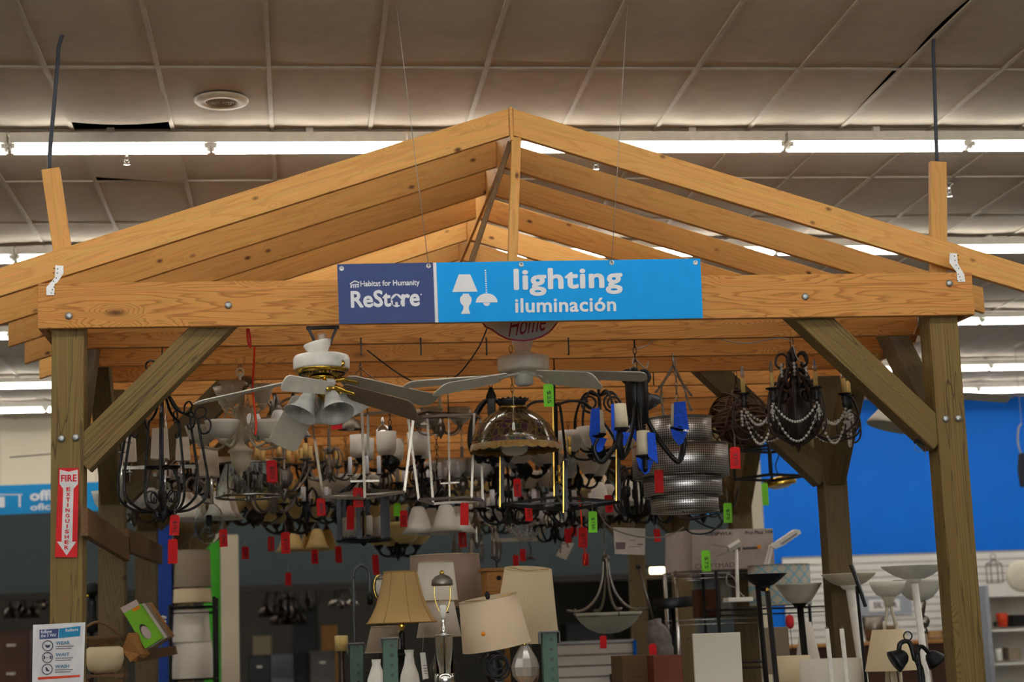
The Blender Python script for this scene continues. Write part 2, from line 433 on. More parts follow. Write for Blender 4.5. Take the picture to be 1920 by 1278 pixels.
wf.box(((XL-6.1)/2, YF, 1.75), (-6.1-XL, .1, 2.5)).box(((XR+5.1)/2, YF, 1.75), (XR-5.1, .1, 2.5))
struct('wall_front', wf, WALLC)
fr = MB()
for i in range(7): fr.box((-6.05+11.1*i/6, YF, 1.75), (.07, .12, 2.5))
for z in (.53, 2.97): fr.box((-.5, YF, z), (11.2, .12, .07))
wn = struct('added_window', fr, mat('window_frame', (90, 90, 92), .4, .6))  # unseen shop window, added to go with the light from behind the camera
MB().box((-.5, YF, 1.75), (11.1, .006, 2.44)).build('pane', mat('window_glass', (245, 248, 248), .02, trans=1, ior=1.02), wn)
ZBAND = at(50, 907, YB).z; ZLINE = at(1000, 1087, YB).z
XBLUE = at(1405, 900, YB).x
struct('wall_back', MB().box(((XL+XBLUE)/2, YB+.05, (ZBAND+5.3)/2), (XBLUE-XL, .1, 5.3-ZBAND)), WALLC)
struct('wall_back_band', MB().box(((XL+XBLUE)/2, YB+.07, (ZBAND+ZLINE)/2), (XBLUE-XL, .1, ZBAND-ZLINE)), WALLG)
struct('wall_back_blue', MB().box(((XBLUE+XR)/2, YB+.05, 2.65), (XR-XBLUE, .1, 5.3)), BLUEW)
struct('trim_2', MB().box(((XL+XBLUE)/2, YB-.03, ZLINE), (XBLUE-XL, .18, .09)), mat('dark_beam_paint', (38, 34, 30), .7))
struct('trim_3', MB().box(((XL+XBLUE)/2, YB-.02, ZBAND), (XBLUE-XL, .06, .06)), WALLC)
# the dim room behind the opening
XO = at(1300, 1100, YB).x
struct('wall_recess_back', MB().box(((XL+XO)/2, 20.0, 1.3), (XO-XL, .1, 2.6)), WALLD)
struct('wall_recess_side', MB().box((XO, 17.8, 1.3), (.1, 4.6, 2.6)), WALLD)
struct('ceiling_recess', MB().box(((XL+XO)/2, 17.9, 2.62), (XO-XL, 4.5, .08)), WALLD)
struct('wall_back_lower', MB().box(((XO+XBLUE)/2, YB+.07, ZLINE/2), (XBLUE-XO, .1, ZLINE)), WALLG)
# columns in the hall behind the pavilion
def column(name, xa, xb, ypx, Y, z1, m):
    a, b = at(xa, ypx, Y), at(xb, ypx, Y); wd = b.x-a.x
    struct(name, MB().box((a.x+wd/2, Y+wd/2, z1/2), (wd, wd, z1)), m, .004)
column('column_white', 1388, 1431, 960, 11.5, ZC, WALLC)
column('column_cream', 414, 447, 1140, 10.5, at(430, 1002, 10.5).z, WALLC)
column('column_green', 382, 413, 1140, 10.55, at(400, 1012, 10.55).z, mat('green_paint', (66, 170, 46), .6))
column('column_blue', 291, 323, 1140, 6.5, at(300, 985, 6.5).z, mat('navy_paint', (8, 52, 134), .5))

# slatwall boards: white grooved boards with a gap between slats
def slatwall(name, xa, xb, Y, z0, z1, m=SLATW, pitch=.1, th=.02, gap=.016):
    mb = MB(); z = z0
    while z < z1-.02:
        h = min(pitch-gap, z1-z); mb.box(((xa+xb)/2, Y, z+h/2), (xb-xa, th, h)); z += pitch
    gm = mat('slat_groove', (150, 147, 143), .7)
    o = mb.build(name, m)
    MB().box(((xa+xb)/2, Y+th*.9, (z0+z1)/2), (xb-xa, th*.8, z1-z0)).build('backing', gm, o)
    return tag(o, kind='structure')
    return tag(mb.build(name, m), kind='structure')
YS = YB-.06
slatwall('wall_slat_boards', at(1470, 1100, YS).x, XR-.1, YS, .1, at(1700, 1037, YS).z)

# ------------------------------------------------------------------ fluorescent strips
TUBE = emis('lit_tube', (254, 251, 243), TUBE_STRENGTH)
HOUS = mat('fixture_enamel', (232, 230, 224), .4)
hous_me = MB().box((0, 0, .055), (2.42, .10, .062)).box((0, 0, .02), (2.40, .045, .03)).mesh('housing', HOUS)
tube_me = MB().tube([(-.585, 0, 0), (.585, 0, 0)], .0185, 8).mesh('tube', TUBE)
sock_me = MB().box((0, 0, .012), (.018, .11, .03)).box((0, .03, 0), (.044, .026, .026)).box((0, -.03, 0), (.044, .026, .026)).mesh('socket', WHITEP)
hang_me = MB().box((0, 0, .11), (.045, .05, .06)).mesh('hanger', HOUS)
ROWS = [(1.86, -2.87+1.22, 'nearest row, just above the pavilion ridge'), (4.97, .35, 'second row, seen through the rafters'),
        (8.40, 1.0, 'third row, at the height of the tie beam'), (11.65, -.05, 'fourth row, below the tie beam'),
        (13.72, .6, 'last row, next to the blue wall'),
        (17.6, .9, 'dim opening'), (-1.45, .3, 0), (-4.75, -.4, 0), (-8.05, .2, 0), (-11.3, 0, 0)]
for yr, xo, wh in ROWS:
    if wh == 'dim opening': continue
    for kx in range(-4, 5 if yr < 6 else 6):
        x = xo+2.44*kx
        if not XL+1.3 < x < XR-1.3: continue
        px = 960+FPX*((Vector((x, yr, 4.58))-CAMP).dot(RT))/((Vector((x, yr, 4.58))-CAMP).dot(FW))
        if wh:
            side = 'left of the ridge' if px < 700 else ('near the ridge' if px < 1150 else 'right of the ridge')
            lab = f'lit white strip light in the {wh}'
            grp = 'strip lights in the '+wh
        else:
            lab = 'lit white strip light towards the front of the store'; grp = 'strip lights towards the front'
        t = empty('fluorescent_fixture', (x, yr, 4.58), lab, 'ceiling light', grp)
        link(hous_me, 'housing', t)
        for a in (-.61, .61):
            for b in (-.03, .03): link(tube_me, 'tube', t, (a, b, -.012))
            link(hang_me, 'hanger', t, (a, 0, -.015))
        for a in (-1.188, -.028, .028, 1.188): link(sock_me, 'socket', t, (a, 0, -.012))

# round ceiling speaker, sprinkler heads
P = atZ(415, 191, ZC-.03); k = mpp(P)
t = empty('ceiling_speaker', P, 'round cream speaker grille with ring slots set into a ceiling tile', 'speaker')
r = 51*k
MB().lathe([(r, .014), (r, .004), (r*.93, -.006), (r*.62, -.010), (r*.57, -.004), (r*.56, .012)], 32, cap=False).build('rim', CREAMP, t)
mb = MB()
for q in (.08, .17, .26, .35, .44, .53): mb.ring((0, 0, -.003), r*q, r*.026, 28, 5)
mb.lathe([(r*.57, .006), (.001, .006)], 28, cap=False)
mb.build('grille', mat('grille_paint', (176, 165, 148), .6), t)
for px, py, lab in ((238, 297, 'chrome sprinkler head under the ceiling left of the pavilion roof'), (1117, 306, 'chrome sprinkler head seen just right of the pavilion ridge'),
                    (1780, 358, 'chrome sprinkler head beside the right timber stub')):
    P = atZ(px, py, ZC-.06)
    t = empty('sprinkler_head', P, lab, 'sprinkler')
    MB().lathe([(.035, .058), (.034, .05), (.014, .045), (.012, .02), (.008, -.01)], 14).build('escutcheon', CHROME, t)
    MB().tube(curve([(-.012, 0, .0), (-.016, 0, -.02), (0, 0, -.035), (.016, 0, -.02), (.012, 0, 0)]), .003, 6).lathe([(.02, -.037), (.021, -.04)], 12).build('deflector', CHROME, t)

# a lit lamp tube under a shelf deep in the opening
P = at(1232, 1069, 15.2)
t = empty('shelf_light', P, 'small glowing tube lamp mounted over the dim opening left of the fan carton', 'lamp')
k = mpp(P)
MB().tube([(-13*k, 0, 0), (13*k, 0, 0)], 6*k, 10).build('tube', emis('warm_tube', (255, 226, 176), 7), t)
MB().box((0, .02, 8*k), (40*k, .1, 4*k)).box((0, .12, 5*k), (20*k, .16, 3*k)).build('housing', BLACKP, t)

FILLT = emis('fill_tube', (255, 240, 222), 30.0)  # strong tubes hidden above the opening, added to brighten the back room
fill_me = MB().tube([(-.585, 0, 0), (.585, 0, 0)], .0185, 8).mesh('tube', FILLT)
for x in (-6.5, -3.2, .1):
    t = empty('fluorescent_fixture', (x, 17.4, 2.50), 'added unseen strip light under the low ceiling of the back room', 'ceiling light', 'added strip lights in the back room')
    link(hous_me, 'housing', t)
    for a in (-.61, .61): link(fill_me, 'tube', t, (a, 0, -.012))

# ------------------------------------------------------------------ the timber pavilion
PAV = empty('timber_pavilion', (0, 4.6, 0), 'open gabled timber pavilion of pine rafters on squared posts in the middle of the store', 'pavilion')
PO = Vector((0, 4.6, 0))
def board(name, p0, p1, wd, h, m, side=(0, 1, 0), bevel=.003, parent=None):
    """square timber from p0 to p1; wd across `side`, h across the other way; grain along it"""
    p0, p1 = Vector(p0), Vector(p1); d = (p1-p0); ln = d.length; d.normalize()
    a = Vector(side); a = (a-d*a.dot(d)).normalized(); b = d.cross(a)
    M = Matrix((d, a, b)).transposed()
    o = MB().box((0, 0, 0), (ln, wd, h)).build(name, m, parent or PAV, (p0+p1)/2-PO if parent is None else (p0+p1)/2, M, bevel)
    return o
def profile_board(name, poly, y0, y1, ang, m):
    """board cut to the x-z outline poly, between depths y0 and y1; grain along the slope ang"""
    cx = sum(p[0] for p in poly)/len(poly); cz = sum(p[1] for p in poly)/len(poly); cy = (y0+y1)/2
    Rm = Matrix.Rotation(-ang, 3, 'Y'); Ri = Rm.inverted()
    pl = [Ri @ Vector((x-cx, 0, z-cz)) for x, z in poly]
    return MB().prism([(p.x, p.z) for p in pl], y0-cy, y1-cy).build(name, m, PAV, Vector((cx, cy, cz))-PO, Rm, .002)
ZB, ZBT, XPO = 3.119, 3.350, 2.282
BL, BR = -2.425, 2.444
BAY = .61
def bolt(parent, P):
    """round bolt head on a timber's front face; P in the store's space"""
    MB().lathe([(.019, 0), (.019, .003), (.015, .008), (.008, .011), (0, .012)], 14, M=Matrix.Rotation(R(90), 3, 'X')).build('bolt', GALV, parent, parent.matrix_basis.inverted() @ (P-PO))
# posts, knee braces
for k, y in enumerate((.04, 2.14, 4.60, 6.86, 9.0)):
    for s in (-1, 1):
        po = board('post', (s*XPO, y+.079, 0), (s*XPO, y+.079, ZB if k else ZBT-.06), .158, .158, TREATED if k == 0 else TREATED_DARK)
        br = board('knee_brace', (s*(XPO-.05), y+.079, 2.465), (s*(XPO-.825), y+.079, 3.24), .14, .155, TREATED if k == 0 else TREATED_DARK)
        if k == 0:
            po['label'] = 'front post of greenish pressure-treated timber'
            for q in (((115, 822), (142, 820)) if s < 0 else ((1773, 785), (1797, 784))): bolt(po, at(*q, y-.001))
        else:
            for q in ((-.035, .035)): bolt(po, Vector((s*XPO+q, y-.001, 2.585)))
        for e in (-1, 1):
            y2 = y+.079+e*.83
            if k == 0 and e < 0 or k == 4 and e > 0: continue
            board('side_brace', (s*XPO, y+.079+e*.05, 2.46), (s*XPO, y2, 3.24), .12, .14, TREATED_DARK, side=(1, 0, 0))
# long beams over the posts
for s, x in ((-1, BL+.02), (1, BR-.02)):
    board('side_beam', (x, .04, (ZB+ZBT)/2), (x, 9.2, (ZB+ZBT)/2), .038, ZBT-ZB, FIR, side=(1, 0, 0))
# tie beams and rafters
NB = 16; SL = .3186; ANG = math.atan(SL); ZR = 4.129; RV = .147
XT = 2.768
ties = []
for n in range(NB):
    y = BAY*n
    if n == 0: o = board('tie_beam', (BL, .019, (ZB+ZBT)/2), (BR, .019, (ZB+ZBT)/2), .038, ZBT-ZB, FIR)
    else: o = board('tie_beam', (BL+.04, y+.019, (ZB+ZBT)/2), (BR-.04, y+.019, (ZB+ZBT)/2), .038, ZBT-ZB, FIR)
    ties.append(o)
    for s in (-1, 1):
        g = .011
        pts = [(s*g, ZR-SL*g), (s*XT, ZR-SL*XT), (s*XT, ZR-SL*XT+RV), (s*g, ZR-SL*g+RV)]
        if s > 0: pts = pts[::-1]
        o = profile_board('rafter', pts, y+.045, y+.083, -s*ANG, PINE)
board('ridge_board', (0, .036, 4.187), (0, 9.3, 4.187), .019, .184, PINE, side=(1, 0, 0))
ties[0]['label'] = 'front tie beam with bolt heads'
for q in ((129, 592), (428, 572), (1510, 556), (1780, 531)): bolt(ties[0], at(*q, -.001))
# struts under the front of the ridge
a, b = at(956, 486, .064), at(968, 268, .064)
board('ridge_strut', (a.x, .064, ZBT-.08), (b.x, .064, 4.115), .045, .05, PINE)
a = at(868, 487, .064)
board('ridge_strut', (a.x-.012, .105, ZBT-.06), (.0, .105, 4.105), .03, .03, BROWNWOOD)  # narrow strut in shadow, its shade put into the darker wood colour
# stubs over the eaves
for (x0, y0), (x1, y1) in (((95, 317), (122, 500)), ((1758, 304), (1759, 520))):
    a, b = at(x0, y0, .105), at(x1, y1, .105)
    board('stub_post', b, a, .038, .092, PINE)
# perforated steel ties at the eaves
for pts, nm in (([(104, 497), (119, 498), (119, 512), (107, 530), (102, 532), (102, 553), (87, 553), (87, 538), (103, 520)], 'l'), ([(1781, 474), (1794, 475), (1796, 494), (1808, 514), (1810, 528), (1795, 528), (1794, 510), (1780, 492)], 'r')):
    mb = MB().plate([at(x, y, -.004) for x, y in pts], Vector((0, .003, 0)))
    o = mb.build('hurricane_tie', GALV if False else mat('zinc_plate', (226, 226, 226), .4, .3), PAV, -PO); o['label'] = 'white perforated steel tie'
    cx = sum(p[0] for p in pts)/len(pts); cy = sum(p[1] for p in pts)/len(pts); s = 1 if nm == 'r' else -1
    nb = MB()
    for dx, dy in ((-5*s, -22), (2*s, -23), (-4*s, -14), (3*s, -15), (-2*s, -5), (3*s, 1), (2*s, 12), (5*s, 17), (1*s, 24), (7*s, 23)):
        nb.lathe([(.0036, -.0012), (.0028, .0005)], 8, at(cx+dx, cy+dy, -.0045), Matrix.Rotation(R(90), 3, 'X'))
    nb.build('nail', mat('dark_nail', (60, 60, 64), .5, .6), o)
# side rails between the left posts
for xa, ya, xb, yb in ((158, 978, 238, 1030), (236, 1012, 300, 1040)):
    p, q = atX(xa, ya, -2.19), atX(xb, yb, -2.19)
    board('side_rail', p, q, .038, .14, BROWNWOOD, side=(1, 0, 0))
# cord conduits up to the ceiling
for pts, lab, nm in (([(93, 318), (94, 280), (102, 190), (108, 120), (110, 90), (117, 66), (124, 60)], 'dark cord rising from the left timber stub into the ceiling, bent at its top', -1),
                 ([(1757, 304), (1755, 250), (1752, 150), (1750, 90), (1753, 62), (1760, 48)], 'dark cord rising from the right timber stub into an open ceiling seam', 1)):
    n = len(pts); base = at(*pts[0], .125)
    o = MB().tube(curve([at(x, y, .125 - .0*i)-base for i, (x, y) in enumerate(pts)]), .011, 8).build('electric_conduit', mat('slate_cord', (62, 66, 74), .5), None, base)
    tag(o, lab, 'cord')

# small fittings on the right front post
P = at(1722, 612, .30); t = empty('spot_lamp', P, 'small white spot lamp on a grey bracket at the top of the right front post', 'lamp')
k = mpp(P); MB().tube([(2*k, 0, 0), (3*k, 0, 20*k)], 3.4*k, 8).build('bracket', GALV, t); MB().box((0, 0, -10*k), (15*k, 12*k, 16*k), Matrix.Rotation(.4, 3, 'Y')).build('body', CARD, t)
MB().lathe([(5*k, 0), (9*k, -12*k), (9*k, -14*k), (0, -13*k)], 16, (2*k, 0, -16*k)).build('lens', WHITEP, t)
P = at(1727, 826, .12); t = empty('power_adapter', P, 'black power adapter with loose wires under the right knee brace', 'adapter')
k = mpp(P); MB().box((0, 0, 0), (20*k, .05, 16*k), Matrix.Rotation(R(24), 3, 'Y')).build('body', BLACKP, t, bevel=.004)
MB().tube(curve([(-8*k, 0, -4*k), (-14*k, 0, -14*k), (-6*k, 0, -20*k), (2*k, 0, -16*k)]), .7*k, 6).tube([(8*k, 0, -8*k), (5*k, 0, -32*k)], .6*k, 6).build('wire', WIREG, t)

# ------------------------------------------------------------------ the hanging aisle sign
YSG = -.35
NAVY = mat('navy_print', (50, 64, 112), .45, var=.02); CYAN = mat('cyan_print', (0, 156, 238), .45, var=.03)
PRINT = mat('white_print', (236, 238, 246), .5, var=.01)
so = at(975, 548, YSG)
sg = empty('hanging_sign', so, 'navy and blue plastic sign reading lighting and iluminación hung on two wires', 'sign')
def S(x, y, d=0): return at(x, y, YSG+d)-so
TH = Vector((0, .006, 0)); LIFT = Vector((0, -.0016, 0))
MB().plate([S(632, 495), S(812, 492), S(816, 604), S(636, 607)], TH).build('navy_panel', NAVY, sg)
MB().plate([S(818, 492), S(1313, 484.5), S(1318, 596), S(822, 604)], TH).build('blue_panel', CYAN, sg)
MB().plate([S(811.5, 492), S(818.5, 492), S(822.5, 604), S(815.5, 604)], TH).build('white_divider', PRINT, sg)
lettering('lettering', 'lighting', S(963.5, 556), S(1168, 551), S(962.5, 504), PRINT, sg, LIFT, .03, space=1.06)
lettering('lettering', 'iluminación', S(966, 586.5), S(1155.5, 583.5), S(965.5, 559), PRINT, sg, LIFT, .024, space=1.04)
lettering('lettering', 'Habitat for Humanity', S(676, 540.5), S(787, 537.5), S(675.5, 526.5), PRINT, sg, LIFT, .024)
def flat(name, pts, par=sg, m=PRINT, lift=LIFT, f=S):
    return MB().add([f(x, y)+lift for x, y in pts], [tuple(range(len(pts)))]).build(name, m, par)
# ReSt[house]re with the house cut out of the o
lettering('lettering', 'ReSt', S(658, 577.5), S(733.5, 575), S(657, 545), PRINT, sg, LIFT, .03)
lettering('lettering', 're', S(753, 575), S(787.5, 574), S(752.5, 551), PRINT, sg, LIFT, .03)
def disc(cx, cy, rx, ry, n=24, a0=0, a1=2*PI): return [(cx+rx*math.cos(a0+(a1-a0)*i/n), cy-ry*math.sin(a0+(a1-a0)*i/n)) for i in range(n+(0 if a1-a0 > 6.28 else 1))]
flat('letter_disc', disc(743.5, 563, 11, 12.5))
flat('house_mark', [(743.5, 553), (754, 563), (751, 563), (751, 572), (746, 572), (746, 566), (741, 566), (741, 572), (736.5, 572), (736.5, 563), (733, 563)], m=NAVY, lift=LIFT*1.8)
flat('letter_dot', disc(789.5, 552, 1.5, 1.6, 10))
# small roof mark with figures below
mk = MB()
for pts in ([(656, 531), (665, 525.5), (674, 529), (674, 531), (665, 528), (656, 533.5)], [(657, 536), (660, 534), (660, 539.5), (657, 540)], [(662, 533), (664, 533), (664, 540), (662, 540)],
            [(666, 533), (668, 533), (668, 539.6), (666, 539.6)], [(670, 533), (672.5, 533), (672.5, 539), (670, 539)], [(657, 533.6), (673, 531.6), (673, 533.4), (657, 535.4)]):
    mk.add([S(x, y)+LIFT for x, y in pts], [tuple(range(len(pts)))])
mk.build('roof_mark', PRINT, sg)
# table lamp and pendant pictograms
flat('lamp_pictogram', [(860, 514.5), (881.5, 514), (895.5, 546.5), (848, 547.3)])
flat('lamp_pictogram', [(868, 550.5), (879, 550.3), (879.5, 552.5), (883.5, 557), (884.5, 563), (882.5, 569), (879, 574), (879, 580), (882, 588), (864, 588.3), (868.5, 580), (869, 574), (864.5, 569), (862, 563), (863, 557), (867.5, 553)])
flat('pendant_pictogram', [(933, 566.5), (892, 567.3)]+[(912.5-20.5*math.cos(PI*i/14), 566.9-17*math.sin(PI*i/14)) for i in range(1, 14)])
flat('pendant_pictogram', disc(912.5, 567.5, 6.5, 6, 14, PI, 2*PI))
dots = MB()
for i in range(11): dots.add([S(x, y)+LIFT for x, y in disc(910+i*.2, 507+i*4.05, 1.7, 1.4, 8)], [tuple(range(8))])
dots.build('pendant_pictogram', PRINT, sg)
RY = Matrix.Rotation(R(90), 3, 'X')
for x, y in ((640.5, 503.5), (803.5, 498.5), (977.5, 496), (1147, 492.5), (1304, 492.5)):
    MB().lathe([(.0125, 0), (.0125, .002), (.010, .004), (.006, .003), (.006, .0005)], 18, M=RY).build('grommet', mat('tin_grommet', (200, 200, 200), .4, .7), sg, S(x, y))
for x, y, tx, ty in ((803.5, 498, 742, 0), (1147, 492, 1176, 14)):
    top = atZ(tx, ty, ZC) ; top.y = YSG-.02
    top = at(tx, ty if ty else -40, YSG-.02); top.z = min(top.z, ZC)
    d = (at(tx, ty, YSG)-at(x, y, YSG)).normalized(); b_ = at(x, y, YSG)
    top = b_ + d*((ZC-b_.z)/d.z)
    MB().tube([b_-so, top-so], .0019, 6).build('hanging_wire', WIREG, sg)
    MB().ring(S(x, y-2, -.004), .008, .0012, 14, 5, Matrix.Rotation(R(90), 3, 'Y')).build('wire_loop', WIREG, sg)

# ------------------------------------------------------------------ cream board with the word Home behind it
YH = .10
ho = at(980, 615, YH)
hm = empty('home_plaque', ho, 'cream plaque edged in dark red with the word Home, half behind the hanging sign', 'plaque')
def H(x, y, d=0): return at(x, y, YH+d)-ho
edge = [(903, 560), (905, 606), (910, 613), (922, 618), (936, 628), (950, 635), (965, 638), (982, 639), (1000, 637), (1018, 631), (1034, 620), (1048, 603), (1054, 580), (1050, 560)]
cxh, cyh = 978, 585
MB().plate([H(x, y) for x, y in edge], Vector((0, .012, 0))).build('red_border', mat('dark_red_paint', (146, 22, 38), .5), hm)
MB().plate([H(cxh+(x-cxh)*.965, cyh+(y-cyh)*.95, -.002) for x, y in edge], Vector((0, .006, 0))).build('board', mat('plaque_cream', (226, 214, 194), .6), hm)
lettering('lettering', 'Home', H(953, 632), H(1024, 619), H(953, 594), mat('dark_red_print', (150, 24, 36), .5), hm, Vector((0, -.004, 0)), 0, .35)

# ------------------------------------------------------------------ fire extinguisher sign and distancing notice on the left post
YFS = .028
fo = at(126, 960, YFS)
fs = empty('fire_sign', fo, 'tall red sign with a white down arrow reading FIRE EXTINGUISHER on the left post', 'sign')
def F(x, y, d=0): return at(x, y, YFS+d)-fo
RED = mat('sign_red', (206, 20, 28), .45, var=.05)
MB().plate([F(110, 877), F(148, 877), F(145, 1044), F(103, 1044)], Vector((0, .003, 0))).build('sign_sheet', RED, fs)
ff = lambda nm, pts, m, l: MB().add([F(x, y)+l for x, y in pts], [tuple(range(len(pts)))]).build(nm, m, fs)
l1, l2 = Vector((0, -.0012, 0)), Vector((0, -.0022, 0))
WS = mat('sign_white', (232, 230, 234), .35)
mbw = MB()
for pts in ([(112, 880), (128.5, 884), (128.5, 908), (112, 907)], [(128.5, 884), (146, 880), (146, 907), (128.5, 908)], [(112, 907), (146, 907), (138, 916), (118.5, 916)], [(118.5, 916), (138, 916), (135.5, 1016), (115.5, 1016)], [(107, 1015), (143, 1015), (125, 1041)]):
    mbw.add([F(x, y)+l1 for x, y in pts], [tuple(range(len(pts)))])
mbw.build('white_arrow', WS, fs)
lettering('lettering', 'FIRE', F(114.5, 903), F(144, 902), F(114.5, 890), RED, fs, l2, .02)
for i, c in enumerate('EXTINGUISHER'):
    y0 = 913+i*9.95; xc = 128.3-.33*i
    hw = 3.9 if c != 'I' else 1.2
    lettering('lettering', c, F(xc-hw, y0+7.2), F(xc+hw, y0+7.0), F(xc-hw, y0), RED, fs, l2, .03)
YN = .015
no = at(112, 1225, YN)
nt = empty('notice_sheet', no, 'white WEAR WAIT WASH notice in a clear sleeve on the left post', 'notice')
def NN(x, y, d=0): return at(x, y, YN+d)-no
MB().plate([NN(62, 1171), NN(160, 1166), NN(156, 1292), NN(60, 1292)], Vector((0, .004, 0))).build('clear_sleeve', mat('plastic_sleeve', (225, 228, 232), .15, var=.03), nt)
NS = mat('notice_paper', (236, 234, 240), .6)
def nf(nm, pts, m, d=-.0012): return MB().add([NN(x, y, d) for x, y in pts], [tuple(range(len(pts)))]).build(nm, m, nt)
nf('paper', [(68, 1173), (155, 1169), (152, 1290), (64, 1290)], NS)
nf('header', [(74, 1180), (110, 1178), (109, 1196), (74, 1198)], NAVY, -.002)
nf('header', [(111, 1178), (151, 1173), (150, 1192), (110, 1196)], mat('notice_blue', (32, 130, 178), .5), -.002)
lettering('lettering', 'follow', NN(76.5, 1187.5), NN(98, 1186), NN(76.5, 1181), PRINT, nt, Vector((0, -.003, 0)), .02)
lettering('lettering', 'the 3 Ws!', NN(76.5, 1194.5), NN(105, 1192.5), NN(76.5, 1188.5), PRINT, nt, Vector((0, -.003, 0)), .02)
lettering('lettering', 'ReStore', NN(123, 1184), NN(147, 1182), NN(123, 1178.5), PRINT, nt, Vector((0, -.003, 0)), .03)
TEAL = mat('notice_text', (60, 128, 168), .5)
for wd, y, ic in (('WEAR', 1208.5, 0), ('WAIT', 1230.5, 1), ('WASH', 1252.5, 2)):
    dx = -(y-1208)*.03
    lettering('lettering', wd, NN(105+dx, y), NN(131+dx, y-1.5), NN(105+dx, y-6.5), TEAL, nt, Vector((0, -.003, 0)), .02)
    for q in range(2):
        nf('text_line', [(104.5+dx, y+2.2+q*4), (138-q*4+dx, y+1.2+q*4), (138-q*4+dx, y+3.0+q*4), (104.5+dx, y+4.0+q*4)], mat('notice_grey', (120, 120, 132), .6), -.002)
    c = NN(89.5+dx*.8, y+1.5, -.003); kk = .0027
    MB().ring(c, 9*kk, .7*kk, 24, 4, RY).build('icon', mat('icon_navy', (52, 60, 84), .5), nt)
    ib = MB()
    if ic == 0: ib.add([c+Vector((x*kk, 0, z*kk)) for x, z in ((-5, 2), (0, 1), (5, 2), (3.5, -2.5), (0, -4), (-3.5, -2.5))], [(0, 1, 2, 3, 4, 5)])
    elif ic == 1:
        for s_ in (-1, 1): ib.add([c+Vector((x*kk+s_*5.5*kk, 0, z*kk)) for x, z in ((-1.3, -3), (1.3, -3), (1.3, 3), (-1.3, 3))], [(0, 1, 2, 3)])
        ib.add([c+Vector((x*kk, 0, z*kk)) for x, z in ((-3, .4), (3, .4), (3, -.4), (-3, -.4))], [(0, 1, 2, 3)])
    else:
        ib.add([c+Vector((x*kk, 0, z*kk)) for x, z in ((-3, 3), (-1, 4), (2, -1), (4, -2), (3, -4), (-2, -3))], [(0, 1, 2, 3, 4, 5)])
    ib.build('icon', mat('icon_navy', (52, 60, 84), .5), nt)
nf('footer', [(71, 1269), (150, 1264.5), (150, 1268.5), (71, 1274)], mat('notice_red', (212, 70, 44), .5), -.002)

# ------------------------------------------------------------------ office sign further back on the left
YO = 12.0
oo = at(60, 935, YO)
of = empty('office_sign', oo, 'blue hanging sign reading office and oficina beyond the left post', 'sign')
def O(x, y, d=0): return at(x, y, YO+d)-oo
MB().plate([O(-60, 912), O(186, 903), O(186, 957), O(-60, 967)], Vector((0, .01, 0))).build('sign_panel', mat('office_blue', (20, 140, 206), .5), of)
lettering('lettering', 'office', O(56, 939), O(130, 936), O(56, 919), PRINT, of, Vector((0, -.004, 0)), .04)
lettering('lettering', 'oficina', O(57, 957), O(124, 954), O(57, 944), PRINT, of, Vector((0, -.004, 0)), .03)
for pts in ([(-10, 926), (42, 926), (42, 928), (-10, 928)], [(35, 927), (39, 927), (39, 950), (35, 950)], [(-10, 931), (9, 931), (9, 951), (-10, 951)]):
    MB().add([O(x, y)+Vector((0, -.004, 0)) for x, y in pts], [(0, 1, 2, 3)]).build('desk_pictogram', PRINT, of)
for x in (0, 180):
    MB().tube([O(x, 908 if x < 90 else 903.5), O(x, 908)+Vector((0, 0, ZC-at(x, 908, YO).z))], .002, 6).build('hanging_wire', WIREG, of)
YO2 = 10.2
o2 = at(1317, 960, YO2)
s2 = empty('hanging_sign', o2, 'bright blue sign edge with a grey board seen below the perforated drum lamp', 'sign')
MB().plate([at(x, y, YO2)-o2 for x, y in ((1276, 958), (1348, 948), (1350, 963), (1276, 966))], Vector((0, .01, 0))).build('sign_panel', mat('office_blue', (20, 140, 206), .5), s2)
for x in (1286, 1340):
    MB().tube([at(x, 955, YO2)-o2, at(x, 955, YO2)-o2+Vector((0, 0, ZC-at(x, 955, YO2).z))], .002, 6).build('hanging_wire', WIREG, s2)

# ------------------------------------------------------------------ ceiling fans
def blade(T, root, rY, tip, tY, side, wr, wt, m, round_tip=True, name='blade'):
    """flat fan blade from root to tip (seen spots, depths behind the base); side: direction across"""
    a, b = T.L(root[0], root[1], rY), T.L(tip[0], tip[1], tY); d = (b-a).normalized()
    s = Vector(side); s = (s-d*s.dot(d)).normalized(); n = d.cross(s).normalized(); ln = (b-a).length
    out = [(0, -wr*.7), (.06, -wr), (.55, -(wr+wt)/2*1.02), (.93, -wt)]
    out += [(.98, -wt*.8), (1, -wt*.45), (1, wt*.45), (.98, wt*.8)] if round_tip else [(1, -wt*.8), (1, wt*.8)]
    out += [(.93, wt), (.55, (wr+wt)/2*1.02), (.06, wr), (0, wr*.7)]
    return MB().plate([a+d*(u*ln)+s*v-n*.003 for u, v in out], n*.006).build(name, m, T.o, bevel=.0012)
BLW = mat('blade_white', (242, 238, 228), .4); BLG = mat('blade_grey', (196, 190, 178), .5)
BLT = wood('blade_wood', (138, 118, 98), (104, 86, 68), (60, 46, 36), rings=10, knots=False, stretch=.04)
T = Thing('ceiling_fan', 'white and polished brass ceiling fan with four glass bell shades, hung askew', 'ceiling fan', 603, 690, .12)
T.k *= 1.0; k = T.k
MB().bar(T.L(577, 612), T.L(592, 645), .03, .012).bar(T.L(632, 612), T.L(618, 645), .03, .012).bar(T.L(574, 615), T.L(636, 613), .03, .014).bar(T.L(588, 643), T.L(622, 643), .03, .016).build('mount_bracket', BLACKP, T.o)
Mt = Matrix.Rotation(R(-14), 3, 'Y')
MB().lathe(T.sc([(27, 12), (27, 9), (24, 2), (15, -9), (9, -12), (7, -14)]), 30, T.L(598, 653), Mt).build('canopy', WHITEP, T.o)
